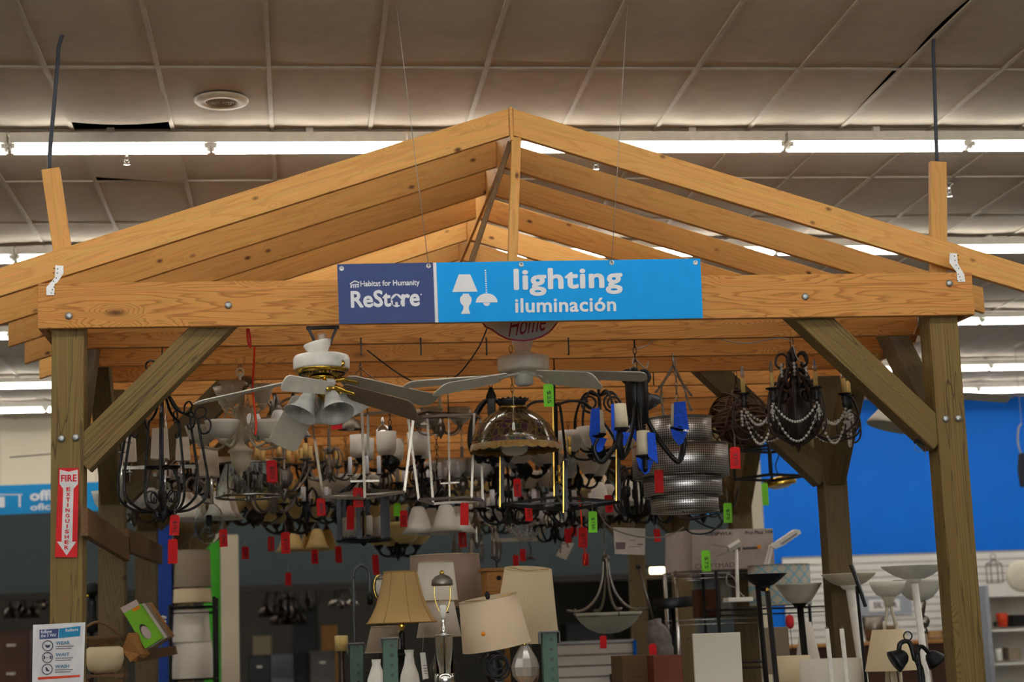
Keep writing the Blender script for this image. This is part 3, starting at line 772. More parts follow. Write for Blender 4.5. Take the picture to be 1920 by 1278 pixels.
MB().lathe(T.sc([(7, 6), (8, 0), (6, -8)]), 14, T.L(604, 632), Mt).build('hanger_ball', WHITEP, T.o)
MB().tube(curve([T.L(590, 648), T.L(587, 634), T.L(594, 623), T.L(606, 622), T.L(612, 630)]), .6*k, 6).tube(curve([T.L(606, 640), T.L(612, 646), T.L(622, 640)]), .6*k, 6).build('wire', WIREG, T.o)
T.lathe('motor_housing', [(8, 30), (10, 26), (44, 25), (50, 23), (53, 18), (53, 0), (51, -3), (47, -4)], WHITEP, n=40)
T.lathe('brass_ring', [(51, -3), (51, -5), (47, -9), (36, -13), (30, -13), (30, -9)], BRASS, n=40)
mb = MB()
for i in range(36):
    a_ = 2*PI*i/36; mb.box((math.cos(a_)*39*k, math.sin(a_)*39*k, -10.2*k), (9*k, 2.6*k, 4*k), Matrix.Rotation(a_, 3, 'Z') @ Matrix.Rotation(R(22), 3, 'Y'))
mb.build('vent_slots', BLACKP, T.o)
MB().lathe(T.sc([(6.5, 3), (7, 2), (7, -1), (5, -2)]), 18, T.L(640, 681, -.095), Matrix.Rotation(R(90), 3, 'X') ).build('emblem', BRASS, T.o)
T.lathe('flywheel', [(20, -13), (24, -16), (24, -20), (16, -24)], BRASS)
T.lathe('switch_housing', [(16, -22), (18, -24), (18, -40), (12, -44)], WHITEP, o=T.v(8, 0, 0))
T.lathe('light_fitter', [(12, -42), (16, -46), (14, -54), (6, -62), (3, -66)], BRASS, o=T.v(6, 0, 0))
for (rx, ry, rY), (tx, ty, tY), sd, wr, wt, m in (
        ((552, 714, .02), (365, 756, -.12), (0, 1, .04), .055, .066, BLW), ((624, 728, -.12), (530, 717, -.42), (.5, .8, -.16), .036, .044, BLW),
        ((646, 711, .05), (815, 752, .32), (0, .9, -.34), .055, .068, BLG), ((648, 733, -.05), (781, 772, -.30), (0, .85, -.46), .058, .072, BLT),
        ((575, 748, .02), (528, 838, .12), (1, 0, .15), .075, .08, BLG)):
    blade(T, (rx, ry), rY, (tx, ty), tY, sd, wr, wt, m)
    c = Vector(T.v(0, 0, -16)); e_ = T.L(rx, ry, rY)
    MB().tube(curve([c, c.lerp(e_, .5)+Vector((0, 0, -4*k)), e_, e_+(T.L(tx, ty, tY)-e_)*.14]), [5*k]*13+[4*k]*6, 8, flat=1.5).build('blade_iron', BRASS, T.o)
BELL = [(8, 2), (11, 0), (14, -8), (17, -20), (21, -32), (29, -44), (33, -48)]
for (px, py, pY), (dx, dy, dz) in (((583, 738, -.03), (-.42, -.3, -.85)), ((606, 742, .08), (.05, .3, -.95)), ((621, 738, -.12), (.18, -.5, -.83)), ((640, 738, .02), (.5, .1, -.86))):
    z = -Vector((dx, dy, dz)).normalized(); x = z.orthogonal().normalized(); M_ = Matrix((x, z.cross(x), z)).transposed()
    o_ = T.L(px, py, pY)
    sh = MB().shell(T.sc(BELL), .9*k, 26, o_, M_).build('bell_shade', MARBLE, T.o)
    MB().lathe(T.sc([(3, 10), (9, 8), (10, 0), (8, -3)]), 16, o_, M_).build('shade_holder', BRASS, T.o)
    MB().lathe(T.sc([(3, 0), (8, -12), (9, -20), (4, -28), (0, -30)]), 12, o_, M_).build('bulb', FROST, T.o)
MB().tube([T.L(629, 768, -.06), T.L(631, 806, -.06)], .4*k, 5).build('pull_chain', BRASS, T.o)

T = Thing('ceiling_fan', 'plain cream white ceiling fan below the Home plaque, without lights', 'ceiling fan', 981, 683, .38); k = T.k
T.lathe('downrod_cover', [(20, 46), (19, 40), (15, 30), (14, 24), (18, 23)], WHITEP)
T.lathe('motor_housing', [(17, 23), (22, 20), (40, 15), (48, 13), (49, 10), (49, -8), (46, -13), (38, -14)], mat('ivory_enamel', (248, 240, 222), .35, coat=.3), n=40)
T.lathe('flywheel', [(20, -13), (22, -15), (20, -18), (15, -19)], WHITEP)
T.lathe('switch_housing', [(17, -19), (18, -21), (18, -36), (12, -40)], WHITEP)
for (rx, ry, rY), (tx, ty, tY), sd, wr, wt, m in (
        ((940, 707, 0), (760, 721, -.25), (0, 1, -.12), .05, .06, BLW), ((944, 708, -.1), (820, 731, -.5), (0, .9, -.2), .05, .062, BLW),
        ((1030, 701, 0), (1213, 706, -.12), (0, .95, -.24), .052, .062, BLG), ((1010, 706, -.12), (1122, 714, -.55), (.1, .85, -.32), .052, .062, BLG), ((985, 703, .2), (1010, 696, .65), (1, 0, 0), .05, .06, BLW)):
    blade(T, (rx, ry), rY, (tx, ty), tY, sd, wr, wt, m)
    e_ = T.L(rx, ry, rY); MB().bar(T.v(0, 0, -15), e_+(T.L(tx, ty, tY)-e_)*.08, .03, .008).build('blade_iron', WHITEP, T.o)
MB().tube([T.L(963, 720, -.05), T.L(963, 796, -.05)], .5*k, 5).build('pull_chain', mat('chain_bead', (200, 190, 160), .4, .6), T.o)
MB().lathe(T.sc([(1, 8), (2, 7), (3.2, -4), (2.6, -7), (0, -7.5)]), 12, T.L(963, 799, -.05)).build('chain_pull', WHITEP, T.o)

T = Thing('ceiling_fan', 'white ceiling fan with a glass shade seen behind the right front post', 'ceiling fan', 1740, 742, 3.3); k = T.k
T.lathe('motor_housing', [(12, 24), (34, 20), (36, 8), (34, 2), (22, 0)], WHITEP)
blade(T, (1790, 741), 0, (1893, 747), -.1, (0, .9, -.3), .05, .062, BLG); blade(T, (1700, 737), 0, (1620, 741), .1, (0, .95, .1), .05, .06, BLW)
blade(T, (1740, 742), .15, (1742, 735), .7, (1, 0, 0), .05, .06, BLW)
T.lathe('light_fitter', [(10, 0), (12, -6), (6, -14)], NICKEL)
zz = -Vector((-.75, -.2, -.62)).normalized(); xx = zz.orthogonal().normalized(); M_ = Matrix((xx, zz.cross(xx), zz)).transposed()
for o_, M2 in ((T.L(1700, 768), Matrix.Rotation(R(14), 3, 'Y')),):
    MB().shell(T.sc([(10, 14), (16, 12), (34, 0), (50, -24), (52, -30)]), 1.2*k, 28, T.L(1682, 772), M2).build('glass_shade', GREYG, T.o)
MB().bar(T.L(1740, 735), T.L(1740, 600), .03, .03).build('downrod', WHITEP, T.o)

T = Thing('ceiling_fan', 'grey ceiling fan with a glass bowl far behind the left front post', 'ceiling fan', 152, 846, 9.6); k = T.k
T.lathe('motor_housing', [(10, 20), (26, 16), (28, 4), (22, -4), (8, -10)], mat('fan_grey', (120, 112, 104), .5)); T.shell('glass_bowl', [(2, -34), (16, -30), (26, -20), (30, -10)], GREYG)
for tp, tY, sd in (((18, 857), -.1, (0, 1, .05)), ((226, 872), -.5, (0, .9, -.3)), ((232, 836), .4, (0, .9, .1)), ((120, 838), .7, (1, 0, 0)), ((110, 866), -.6, (1, 0, 0))):
    blade(T, (152+(tp[0]-152)*.25, 846+(tp[1]-846)*.25), tY*.25, tp, tY, sd, .05, .06, mat('blade_taupe', (128, 118, 108), .5))
MB().tube([(0, 0, 20*k), (0, 0, ZC-T.P.z)], .012, 8).build('downrod', mat('fan_grey', (120, 112, 104)), T.o)

# ------------------------------------------------------------------ hanging lamps: helpers
def beamY(n): return BAY*n+.019
def radial(T, name, path, r, m, n, phase=0, smooth=True, o=(0, 0, 0), seg=7, flat=1.0, tw=None, parent=None):
    """n copies about the upright axis of a tube whose path is (out, up) in seen pixels"""
    pts = [Vector((a*T.k, 0, b*T.k)) for a, b in path]
    if smooth: pts = curve(pts, 5)
    rr = r*T.k if not isinstance(r, (list, tuple)) else [q*T.k for q in r]
    me = MB().tube(pts, rr, seg, flat=flat).mesh(name, m)
    return [link(me, name, parent or T.o, o, (0, 0, phase+2*PI*i/n)) for i in range(n)]
def around(T, name, me, n, phase, rad, z):
    """n copies of a mesh set on a circle"""
    out = []
    for i in range(n):
        a = phase+2*PI*i/n
        out.append(link(me, name, T.o, (math.cos(a)*rad*T.k, math.sin(a)*rad*T.k, z*T.k), (0, 0, a)))
    return out
def chain(T, z, m=PEWTER, to=None, x=0, link_len=.042):
    """linked chain from height z (pixels over the base) up to the tie beam"""
    z0 = z*T.k; z1 = (ZB if to is None else to)-T.P.z
    if z1-z0 < .02: return
    n = max(1, int((z1-z0)/(link_len*.8))); st = (z1-z0)/n; mb = MB()
    for i in range(n):
        M_ = Matrix.Rotation(R(90)*(i % 2), 3, 'Z') @ Matrix.Rotation(R(90), 3, 'X')
        pts = [Vector((x*T.k, 0, z0+st*(i+.5)))+M_ @ Vector((math.cos(a)*.009, math.sin(a)*st*.62, 0)) for a in [2*PI*q/10 for q in range(10)]]
        mb.tube(pts, .0028, 5, closed=True)
    mb.build('chain', m, T.o)
def rod(T, z, m, r=2, to=None):
    MB().tube([(0, 0, z*T.k), (0, 0, (ZB if to is None else to)-T.P.z)], r*T.k, 8).build('hanging_rod', m, T.o)
def bulbs(T, n, phase, rad, z, s=1.0, m=BULB):
    me = MB().lathe(T.sc([(2*s, 0), (3.6*s, 4*s), (4.2*s, 8*s), (2.6*s, 14*s), (.8*s, 19*s), (0, 20*s)]), 10).mesh('bulb', m)
    return around(T, 'bulb', me, n, phase, rad, z)
def candles(T, n, phase, rad, z, r, h, m=CANDLE, cup=BLACK, bulb=True, dish=True):
    if dish:
        me = MB().lathe(T.sc([(0, -5), (r*.9, -4), (r*1.2, -2), (r*2.7, 0), (r*2.8, 1.2), (r*1.1, 1)]), 16).mesh('drip_pan', cup); around(T, 'drip_pan', me, n, phase, rad, z)
    me = MB().lathe(T.sc([(r, 0), (r, h), (r*.5, h+.5)]), 12).mesh('candle_sleeve', m); around(T, 'candle_sleeve', me, n, phase, rad, z)
    if bulb: bulbs(T, n, phase, rad, z+h, r/4.2)
def shades(T, n, phase, rad, z, prof, m, cup=None, t=.8, tilt=0):
    M_ = Matrix.Rotation(tilt, 3, 'Y') if tilt else None
    me = MB().shell(T.sc(prof), t*T.k, 22, (0, 0, 0), M_).mesh('glass_shade', m); around(T, 'glass_shade', me, n, phase, rad, z)
    if cup:
        lo = prof[0]; s = -1 if prof[-1][1] > lo[1] else 1
        me = MB().lathe(T.sc([(lo[0]*.35, lo[1]+s*9), (lo[0]*.7, lo[1]+s*6), (lo[0]*1.25, lo[1]+s*1), (lo[0]*1.2, lo[1]-s*1.5)]), 16, (0, 0, 0), M_).mesh('shade_holder', cup)
        around(T, 'shade_holder', me, n, phase, rad, z)
def scroll_end(c, r, turns=1.4, a0=0, m=1):
    return spiral(c, r, r*.25, turns*m, a0)

# ------------------------------------------------------------------ front row
# black lyre shaped chandelier behind the left brace
T = Thing('chandelier', 'large black wrought-iron lyre-shaped chandelier behind the left knee brace', 'chandelier', 305, 955, beamY(1)); k = T.k
ph = .25
radial(T, 'arm', [(4, 222), (14, 214), (30, 190), (50, 178), (66, 172), (70, 150), (80, 95), (86, 50), (80, 20), (52, 0), (22, -4), (8, 0)], 2.6, BLACK, 7, ph)
radial(T, 'scroll', [(66, 172), (82, 176), (92, 164), (88, 148), (76, 144), (71, 152)], 1.9, BLACK, 6, ph)
radial(T, 'scroll', [(62, 174), (64, 190), (76, 196), (84, 188), (80, 178)], 1.7, BLACK, 6, ph)
radial(T, 'candle_arm', [(6, 8), (18, -2), (32, 8), (36, 36), (30, 62), (24, 76)], 1.9, BLACK, 6, ph+.4)
radial(T, 'scroll', [(8, 20), (20, 34), (30, 30), (28, 16), (18, 14), (16, 22)], 1.5, BLACK, 6, ph+.1)
me = MB().lathe(T.sc([(0, -3), (4, -2), (12, 1), (13, 3), (4, 3)]), 16).mesh('drip_pan', BLACK); around(T, 'drip_pan', me, 6, ph+.4, 24, 78)
T.lathe('stem', [(3, 230), (4, 226), (3, 218), (2.4, 120), (2.4, 50), (5, 44), (3, 36), (6, 10), (12, 2), (14, -6), (8, -16), (4, -22), (0, -26)], BLACK)
mb = MB()
for i in range(9): mb.sphere((math.cos(i*2.1)*(22-i)*k, math.sin(i*2.1)*(22-i)*k, (-4-i*1.7)*k), 6*k, 8, 6)
mb.build('grape_cluster', BLACK, T.o); chain(T, 228, BLACK)
MB().tube(spiral(T.L(283, 686), 11*k, 8*k, 1.1, 0), 1.8*k, 7).tube(spiral(T.L(300, 684), 10*k, 6*k, 1.2, 1), 1.8*k, 7).build('top_loop', BLACK, T.o)

# antique cream chandelier with glass bowls
T = Thing('chandelier', 'antique cream chandelier with frosted upward bowls and an acorn-shaped base', 'chandelier', 451, 800, beamY(2)); k = T.k
T.lathe('column', [(2, 103), (8, 98), (3, 95), (2, 88), (14, 82), (15, 80), (4, 78), (4, 70), (8, 64), (9, 55), (8, 44), (5, 40), (8, 36), (11, 20), (12, 8), (10, 2), (8, -4), (9, -14), (8, -20), (7, -26), (8, -32), (14, -38), (20, -42), (24, -45), (24, -48), (20, -50), (19, -62), (15, -74), (8, -82), (3, -85), (2, -90), (0, -97)], CREAM2)
MB().ring((0, 0, 104*k), 7*k, 1.4*k, 14, 6, RY).build('hook', CREAM2, T.o)
for n_, R_, zz, sc_ in ((5, 72, 0, 1.0),):
    radial(T, 'arm', [(7, 8), (18, 2), (22, -12), (28, -30), (42, -40), (58, -38), (70, -34)], 2.6, CREAM2, 5, .5)
    radial(T, 'arm_scroll', [(10, 28), (22, 34), (30, 18), (24, -4), (30, -22), (40, -26), (42, -18)], 1.7, CREAM2, 5, .5)
    shades(T, 5, .5, 72, -30, [(8, 0), (16, 4), (26, 14), (31, 28), (33, 34)], GREYG, CREAM2)
shades(T, 3, .2, 42, 42, [(7, 0), (14, 8), (16, 20), (25, 38)], GREYG, CREAM2)
radial(T, 'upper_arm', [(8, 40), (20, 28), (34, 28), (42, 38)], 2.2, CREAM2, 3, .2)
chain(T, 108, PEWTER)

# clear glass and chrome drum
T = Thing('chandelier', 'clear glass drum chandelier with chrome rings under the cream one', 'chandelier', 466, 905, beamY(4)); k = T.k
mb = MB(); mb.ring((0, 0, 34*k), 60*k, 2*k, 40, 6).ring((0, 0, -26*k), 60*k, 2.6*k, 40, 6)
mb.build('ring', mat('dark_chrome', (120, 114, 106), .2, 1), T.o)
T.shell('glass_drum', [(58, -25), (58, 33)], GLASS, n=32, t=.6)
radial(T, 'spoke', [(0, 34), (60, 34)], 1.3, PEWTER, 4, .3, smooth=False)
me = MB().tube([(0, 0, -25*k), (0, 0, 33*k)], 1.2*k, 6).mesh('upright', NICKEL); around(T, 'upright', me, 6, .2, 60, 0)
mb = MB()
for i in range(26):
    a_ = rnd.uniform(0, 2*PI); q = rnd.uniform(8, 46); z_ = rnd.uniform(-22, 24); mb.sphere((math.cos(a_)*q*k, math.sin(a_)*q*k, z_*k), rnd.uniform(1.6, 3.2)*k, 6, 4, 1.6)
mb.build('crystal_drops', CRYSTAL, T.o)
candles(T, 4, .5, 26, -14, 4, 22, CANDLEW, PEWTER); radial(T, 'arm', [(0, -18), (14, -22), (26, -16)], 1.8, PEWTER, 4, .5)
T.lathe('stem', [(2, 40), (2, -20), (6, -24), (4, -32), (0, -38)], PEWTER); chain(T, 40, PEWTER)

# chrome chandelier with square white shades
T = Thing('chandelier', 'polished chrome bar chandelier with square white shades behind the left brace', 'chandelier', 312, 880, beamY(3)); k = T.k
MB().bar(T.L(228, 877, -.05), T.L(402, 873, .05), .022, .02).bar(T.L(290, 890, -.3), T.L(330, 862, .3), .022, .02).build('cross_bar', CHROME, T.o)
for px, y0, y1, sx, sy, sw, sh_, dY in ((228, 945, 830, 230, 802, 32, 55, -.05), (243, 905, 868, 241, 844, 30, 48, .3), (309, 945, 860, 300, 832, 32, 56, -.28), (397, 945, 868, 392, 868, 38, 52, .05), (340, 905, 870, 343, 842, 28, 46, .3)):
    MB().tube([T.L(px, y0, dY), T.L(px, y1-10, dY)], 3.2*k, 10).build('candle_tube', CHROME, T.o)
    c = T.L(sx, sy, dY); a_, b_ = sw*k/2, sh_*k/2; mb = MB()
    v = [(-a_*.82, -a_*.82, b_), (a_*.82, -a_*.82, b_), (a_*.82, a_*.82, b_), (-a_*.82, a_*.82, b_), (-a_, -a_, -b_), (a_, -a_, -b_), (a_, a_, -b_), (-a_, a_, -b_)]
    v += [(x*.94, y*.94, z) for x, y, z in v]
    f_ = [(i, (i+1) % 4, 4+(i+1) % 4, 4+i) for i in range(4)]+[(8+i, 12+i, 12+(i+1) % 4, 8+(i+1) % 4) for i in range(4)]
    f_ += [(i, 8+i, 8+(i+1) % 4, (i+1) % 4) for i in range(4)]+[(4+i, 4+(i+1) % 4, 12+(i+1) % 4, 12+i) for i in range(4)]
    mb.add([c+Vector(q) for q in v], f_).build('square_shade', SHADEW, T.o)
    MB().lathe(T.sc([(2, -2), (8, 0), (8, 1.5), (3, 2)]), 14, T.L(px, y1+18 if px != 397 else 890, dY)).build('drip_pan', CHROME, T.o)
rod(T, 2, CHROME, 2.2)

# clear cloche pendant
T = Thing('pendant_lamp', 'clear blown-glass cloche pendant low beside the black lyre chandelier', 'pendant lamp', 392, 985, beamY(4)); k = T.k
T.shell('glass_cloche', [(4, 42), (12, 40), (22, 30), (27, 14), (27, -4), (22, -22), (12, -32), (2, -34)], GLASS, t=.8)
T.lathe('socket', [(4, 20), (6, 18), (6, 2), (4, 0)], BLACKP); T.lathe('bulb', [(3, 0), (7, -8), (8, -16), (4, -24), (0, -26)], BULB)
T.lathe('cap', [(3, 50), (9, 46), (10, 41), (4, 40)], PEWTER); rod(T, 50, BLACK, 1.2)

# geometric nickel frames
def frame_box(T, tops, bots, m, r):
    mb = MB()
    n = len(tops)
    for i in range(n):
        a_, b_ = T.L(*tops[i]), T.L(*tops[(i+1) % n]); c, d = T.L(*bots[i]), T.L(*bots[(i+1) % n])
        for p, q in ((a_, b_), (c, d), (a_, c)): mb.bar(p, q, r*2*T.k, r*2*T.k)
    return mb.build('frame', m, T.o)
T = Thing('pendant_lamp', 'slanted open nickel frame lantern with white candles below the white and brass fan', 'pendant lamp', 695, 880, beamY(2)); k = T.k
tops = [(678, 752, -.18), (777, 768, .02), (690, 775, .28), (585, 790, .05)]; bots = [(684, 934, -.24), (758, 922, .06), (690, 918, .4), (606, 932, -.06)]
frame_box(T, tops, bots, NICKEL, 2.4)
for px, py, dY in ((657, 890, 0), (688, 888, .08), (711, 888, 0)):
    MB().lathe(T.sc([(4, 0), (3.6, 33), (2, 34)]), 12, T.L(px, py, dY)).build('candle_sleeve', CANDLEW, T.o)
    MB().lathe(T.sc([(3, -3), (7, -1), (7, 1), (3, 1)]), 12, T.L(px, py, dY)).tube([T.L(px, py+1, dY), T.L(px, py+13, dY)], 1.6*k, 8).build('drip_pan', BRASS if px == 690 else NICKEL, T.o)
MB().bar(T.L(657, 902, 0), T.L(711, 901, 0), .012, .012).bar(T.L(688, 901, 0), T.L(688, 928, .1), .012, .012).bar(T.L(606, 932, -.06), T.L(758, 922, .06), .012, .012).build('cross_bar', NICKEL, T.o)
MB().tube([T.L(678, 752, -.18), T.L(676, 690, 0)], 1*k, 6).tube([T.L(777, 768, .02), T.L(676, 690, 0)], 1*k, 6).tube([T.L(690, 775, .28), T.L(676, 690, 0)], 1*k, 6).tube([T.L(585, 790, .05), T.L(676, 690, 0)], 1*k, 6).build('hanging_wire', NICKEL, T.o)
pc = T.L(676, 690, 0); z1 = ZB-T.P.z; mb = MB()
nl = max(2, int((z1-pc.z)/.034)); st = (z1-pc.z)/nl
for i in range(nl):
    M_ = Matrix.Rotation(R(90)*(i % 2)+.4, 3, 'Z') @ Matrix.Rotation(R(90), 3, 'X')
    mb.tube([pc+Vector((0, 0, st*(i+.5)))+M_ @ Vector((math.cos(q*.628)*.009, math.sin(q*.628)*st*.62, 0)) for q in range(10)], .0028, 5, closed=True)
mb.build('chain', PEWTER, T.o)
T = Thing('pendant_lamp', 'wider open nickel frame lantern with two white candles left of the stained-glass dome', 'pendant lamp', 830, 870, beamY(3)); k = T.k
tops = [(765, 782, -.1), (889, 776, -.25), (900, 783, .25), (800, 772, .3)]; bots = [(785, 936, -.1), (884, 931, -.25), (905, 938, .25), (812, 944, .3)]
frame_box(T, tops, bots, NICKEL, 2.2)
MB().bar(T.L(841, 776, 0), T.L(843, 938, 0), .01, .01).bar(T.L(786, 936, -.1), T.L(905, 938, .25), .01, .01).bar(T.L(826, 906), T.L(861, 904), .01, .01).bar(T.L(765, 782, -.1), T.L(900, 783, .25), .012, .012).bar(T.L(889, 776, -.25), T.L(800, 772, .3), .012, .012).build('cross_bar', NICKEL, T.o)
for px, py, dY in ((825, 897, 0), (860, 895, 0), (843, 893, .12)):
    MB().lathe(T.sc([(4.6, 0), (4.2, 30), (2, 31)]), 12, T.L(px, py, dY)).build('candle_sleeve', CANDLEW, T.o)
    MB().lathe(T.sc([(3, -3), (7, -1), (7, 1), (3, 1)]), 12, T.L(px, py, dY)).tube([T.L(px, py+1, dY), T.L(px, py+9, dY)], 1.6*k, 8).build('drip_pan', NICKEL, T.o)
MB().tube([T.L(841, 776, 0), T.L(841, 776, 0)+Vector((0, 0, ZB-at(841, 776, T.Y).z))], 1.4*k, 8).build('hanging_rod', NICKEL, T.o)

# pewter chandelier with ribbed ball
T = Thing('chandelier', 'pewter chandelier with a ribbed ball and ivory candles right of the glass drum', 'chandelier', 533, 905, beamY(5)); k = T.k
def ribs(i, a, r, z): return r*(1+.05*math.cos(22*a)), z
T.lathe('ribbed_ball', [(4, 27), (10, 25), (15, 18), (16, 8), (13, -2), (7, -8), (4, -10)], PEWTER, n=66, scallop=ribs)
T.lathe('stem', [(2, 70), (3, 66), (2, 30), (4, 28), (4, -10), (9, -13), (9, -22), (5, -28), (2, -34), (0, -36)], PEWTER)
radial(T, 'arm', [(8, -16), (22, -14), (40, 6), (50, 26), (52, 38)], 2.6, PEWTER, 6, .35)
candles(T, 6, .35, 52, 40, 4.6, 30, CANDLE, PEWTER, bulb=False); chain(T, 68, PEWTER)

# stained-glass dome
DOME, N, L, b = _new('stained_glass')
b.inputs['Roughness'].default_value = .18; b.inputs['Coat Weight'].default_value = .4
tc = N.new('ShaderNodeTexCoord'); vo = N.new('ShaderNodeTexVoronoi'); vo.inputs['Scale'].default_value = 26
L.new(tc.outputs['Object'], vo.inputs['Vector']); ve = N.new('ShaderNodeTexVoronoi'); ve.feature = 'DISTANCE_TO_EDGE'; ve.inputs['Scale'].default_value = 26
L.new(tc.outputs['Object'], ve.inputs['Vector']); cr = N.new('ShaderNodeValToRGB'); cr.color_ramp.interpolation = 'CONSTANT'; e = cr.color_ramp.elements
e[0].color = srgb((58, 42, 34))+(1,); e[1].position = .85; e[1].color = srgb((72, 40, 64))+(1,)
for ps, c in ((.25, (84, 66, 40)), (.45, (40, 36, 50)), (.6, (96, 76, 48)), (.72, (46, 56, 40))): q = e.new(ps); q.color = srgb(c)+(1,)
sp = N.new('ShaderNodeSeparateColor'); L.new(vo.outputs['Color'], sp.inputs[0]); L.new(sp.outputs[0], cr.inputs['Fac'])
ed = N.new('ShaderNodeMath'); ed.operation = 'LESS_THAN'; ed.inputs[1].default_value = .045; L.new(ve.outputs['Distance'], ed.inputs[0])
mx = N.new('ShaderNodeMixRGB'); mx.inputs['Color2'].default_value = srgb((126, 100, 56))+(1,); L.new(ed.outputs[0], mx.inputs['Fac']); L.new(cr.outputs[0], mx.inputs['Color1'])
L.new(mx.outputs[0], b.inputs['Base Color'])
T = Thing('pendant_lamp', 'brown stained-glass dome pendant with scalloped amber rim and dark crown', 'pendant lamp', 963, 800, beamY(1)+.12); k = T.k
def scal(i, a, r, z): return (r, z-2.6*k*abs(math.sin(11*a))) if i in (0, 1, 16, 17) else (r, z)
T.shell('glass_dome', [(81, -34), (79, -26), (73, -8), (64, 6), (52, 17), (40, 25), (28, 31), (24, 33)], DOME, n=88, t=1.2)
T.shell('rim', [(84, -44), (81.5, -33)], mat('amber_rim', (150, 116, 66), .4, var=.3, scale=60), n=88, t=1.2, scallop=lambda i, a, r, z: (r, z-3*k*abs(math.sin(11*a))) if i in (0, 3) else (r, z))
ribm = MB()
for i in range(22):
    a_ = 2*PI*i/22
    ribm.tube([Vector((math.cos(a_)*r_*k, math.sin(a_)*r_*k, z_*k)) for r_, z_ in ((79.6, -26), (73.6, -8), (64.6, 6), (52.6, 17.4), (40.4, 25.6), (28, 32))], .5*k, 4)
ribm.ring((0, 0, 6.4*k), 64.6*k, .55*k, 48, 4).ring((0, 0, -26*k), 79.6*k, .7*k, 48, 4).ring((0, 0, 20.8*k), 47*k, .5*k, 40, 4)
ribm.build('leading', ANTBRASS, T.o)
T.lathe('gold_band', [(24, 32), (27, 33), (27, 38), (24, 39)], ANTBRASS)
T.shell('crown', [(23, 38), (25, 46), (30, 54)], BLACK, n=48, t=1, scallop=lambda i, a, r, z: (r, z-(3*k*abs(math.sin(8*a)) if i in (2, 3) else 0)))
T.lathe('crown_plate', [(24, 39), (3, 42), (2, 44)], BLACK)
T.lathe('globe', [(10, -14), (20, -22), (25, -36), (24, -46), (16, -52), (0, -55)], FROST)
T.lathe('socket', [(3, 42), (6, 20), (10, 6), (10, -14)], BRASS)
chain(T, 42, ANTBRASS)

# black lantern with gold fillets
T = Thing('lantern', 'tall black and gold four-post hanging lantern with arched top, right of the dome', 'lantern', 1048, 940, beamY(2)); k = T.k
GOLD = mat('gold_fillet', (206, 164, 72), .3, .8)
for i, (px, py0, py1, dY) in enumerate(((939, 840, 946, .0), (1042, 905, 932, .5), (1157, 838, 941, .0), (1058, 860, 957, -.42))):
    MB().bar(T.L(px+3, py0, dY), T.L(px+3, py1, dY), .018, .018).build('post', BLACK, T.o)
    MB().bar(T.L(px-1.6, py0+4, dY-.006), T.L(px-1.6, py1+4, dY-.006), .007, .007).build('gold_fillet', GOLD, T.o)
cs = [T.L(942, 945, 0), T.L(1045, 931, .5), T.L(1160, 941, 0), T.L(1061, 956, -.42)]
mb = MB()
for i in range(4): mb.bar(cs[i], cs[(i+1) % 4], .02, .016)
mb.bar(cs[0], cs[2], .014, .012).bar(cs[1], cs[3], .014, .012); mb.build('base_frame', BLACK, T.o)
tp = T.L(1044, 745, 0)
for i, (px, py, dY) in enumerate(((942, 840, 0), (1045, 860, .5), (1160, 838, 0), (1061, 860, -.42))):
    e_ = T.L(px, py, dY); mid = tp.lerp(e_, .5)+Vector((0, 0, 34*k)); q1 = tp.lerp(e_, .8)+Vector((0, 0, 22*k))
    MB().tube(curve([tp+Vector((0, 0, -14*k)), tp.lerp(e_, .22)+Vector((0, 0, 14*k)), mid, q1, e_, T.L(px, py+22, dY)]), 2.6*k, 8).build('arch', BLACK, T.o)
MB().tube([T.L(1039, 690, 0), T.L(1041, 934, 0)], 2.2*k, 8).build('stem', BLACK, T.o)
MB().bar(T.L(1036, 735, -.012), T.L(1039, 930, -.012), .008, .008).build('gold_fillet', GOLD, T.o)
for px, py, dY in ((1060, 836, -.1), (1068, 838, .08), (1049, 892, -.12)):
    MB().lathe(T.sc([(2.6, -14), (2.6, 0)]), 10, T.L(px, py, dY)).lathe(T.sc([(2.6, 0), (2.6, 20), (1, 20.5)]), 10, T.L(px, py, dY)).build('candle_sleeve', GOLD, T.o)
    MB().tube([T.L(px, py+12, dY), T.L(1041, 905, 0)], 1.4*k, 6).build('candle_arm', BLACK, T.o)
MB().tube([T.L(1039, 690, 0), Vector((T.L(1039, 690).x, 0, ZB-T.P.z))], 1.2*k, 6).build('hanging_rod', BLACK, T.o)

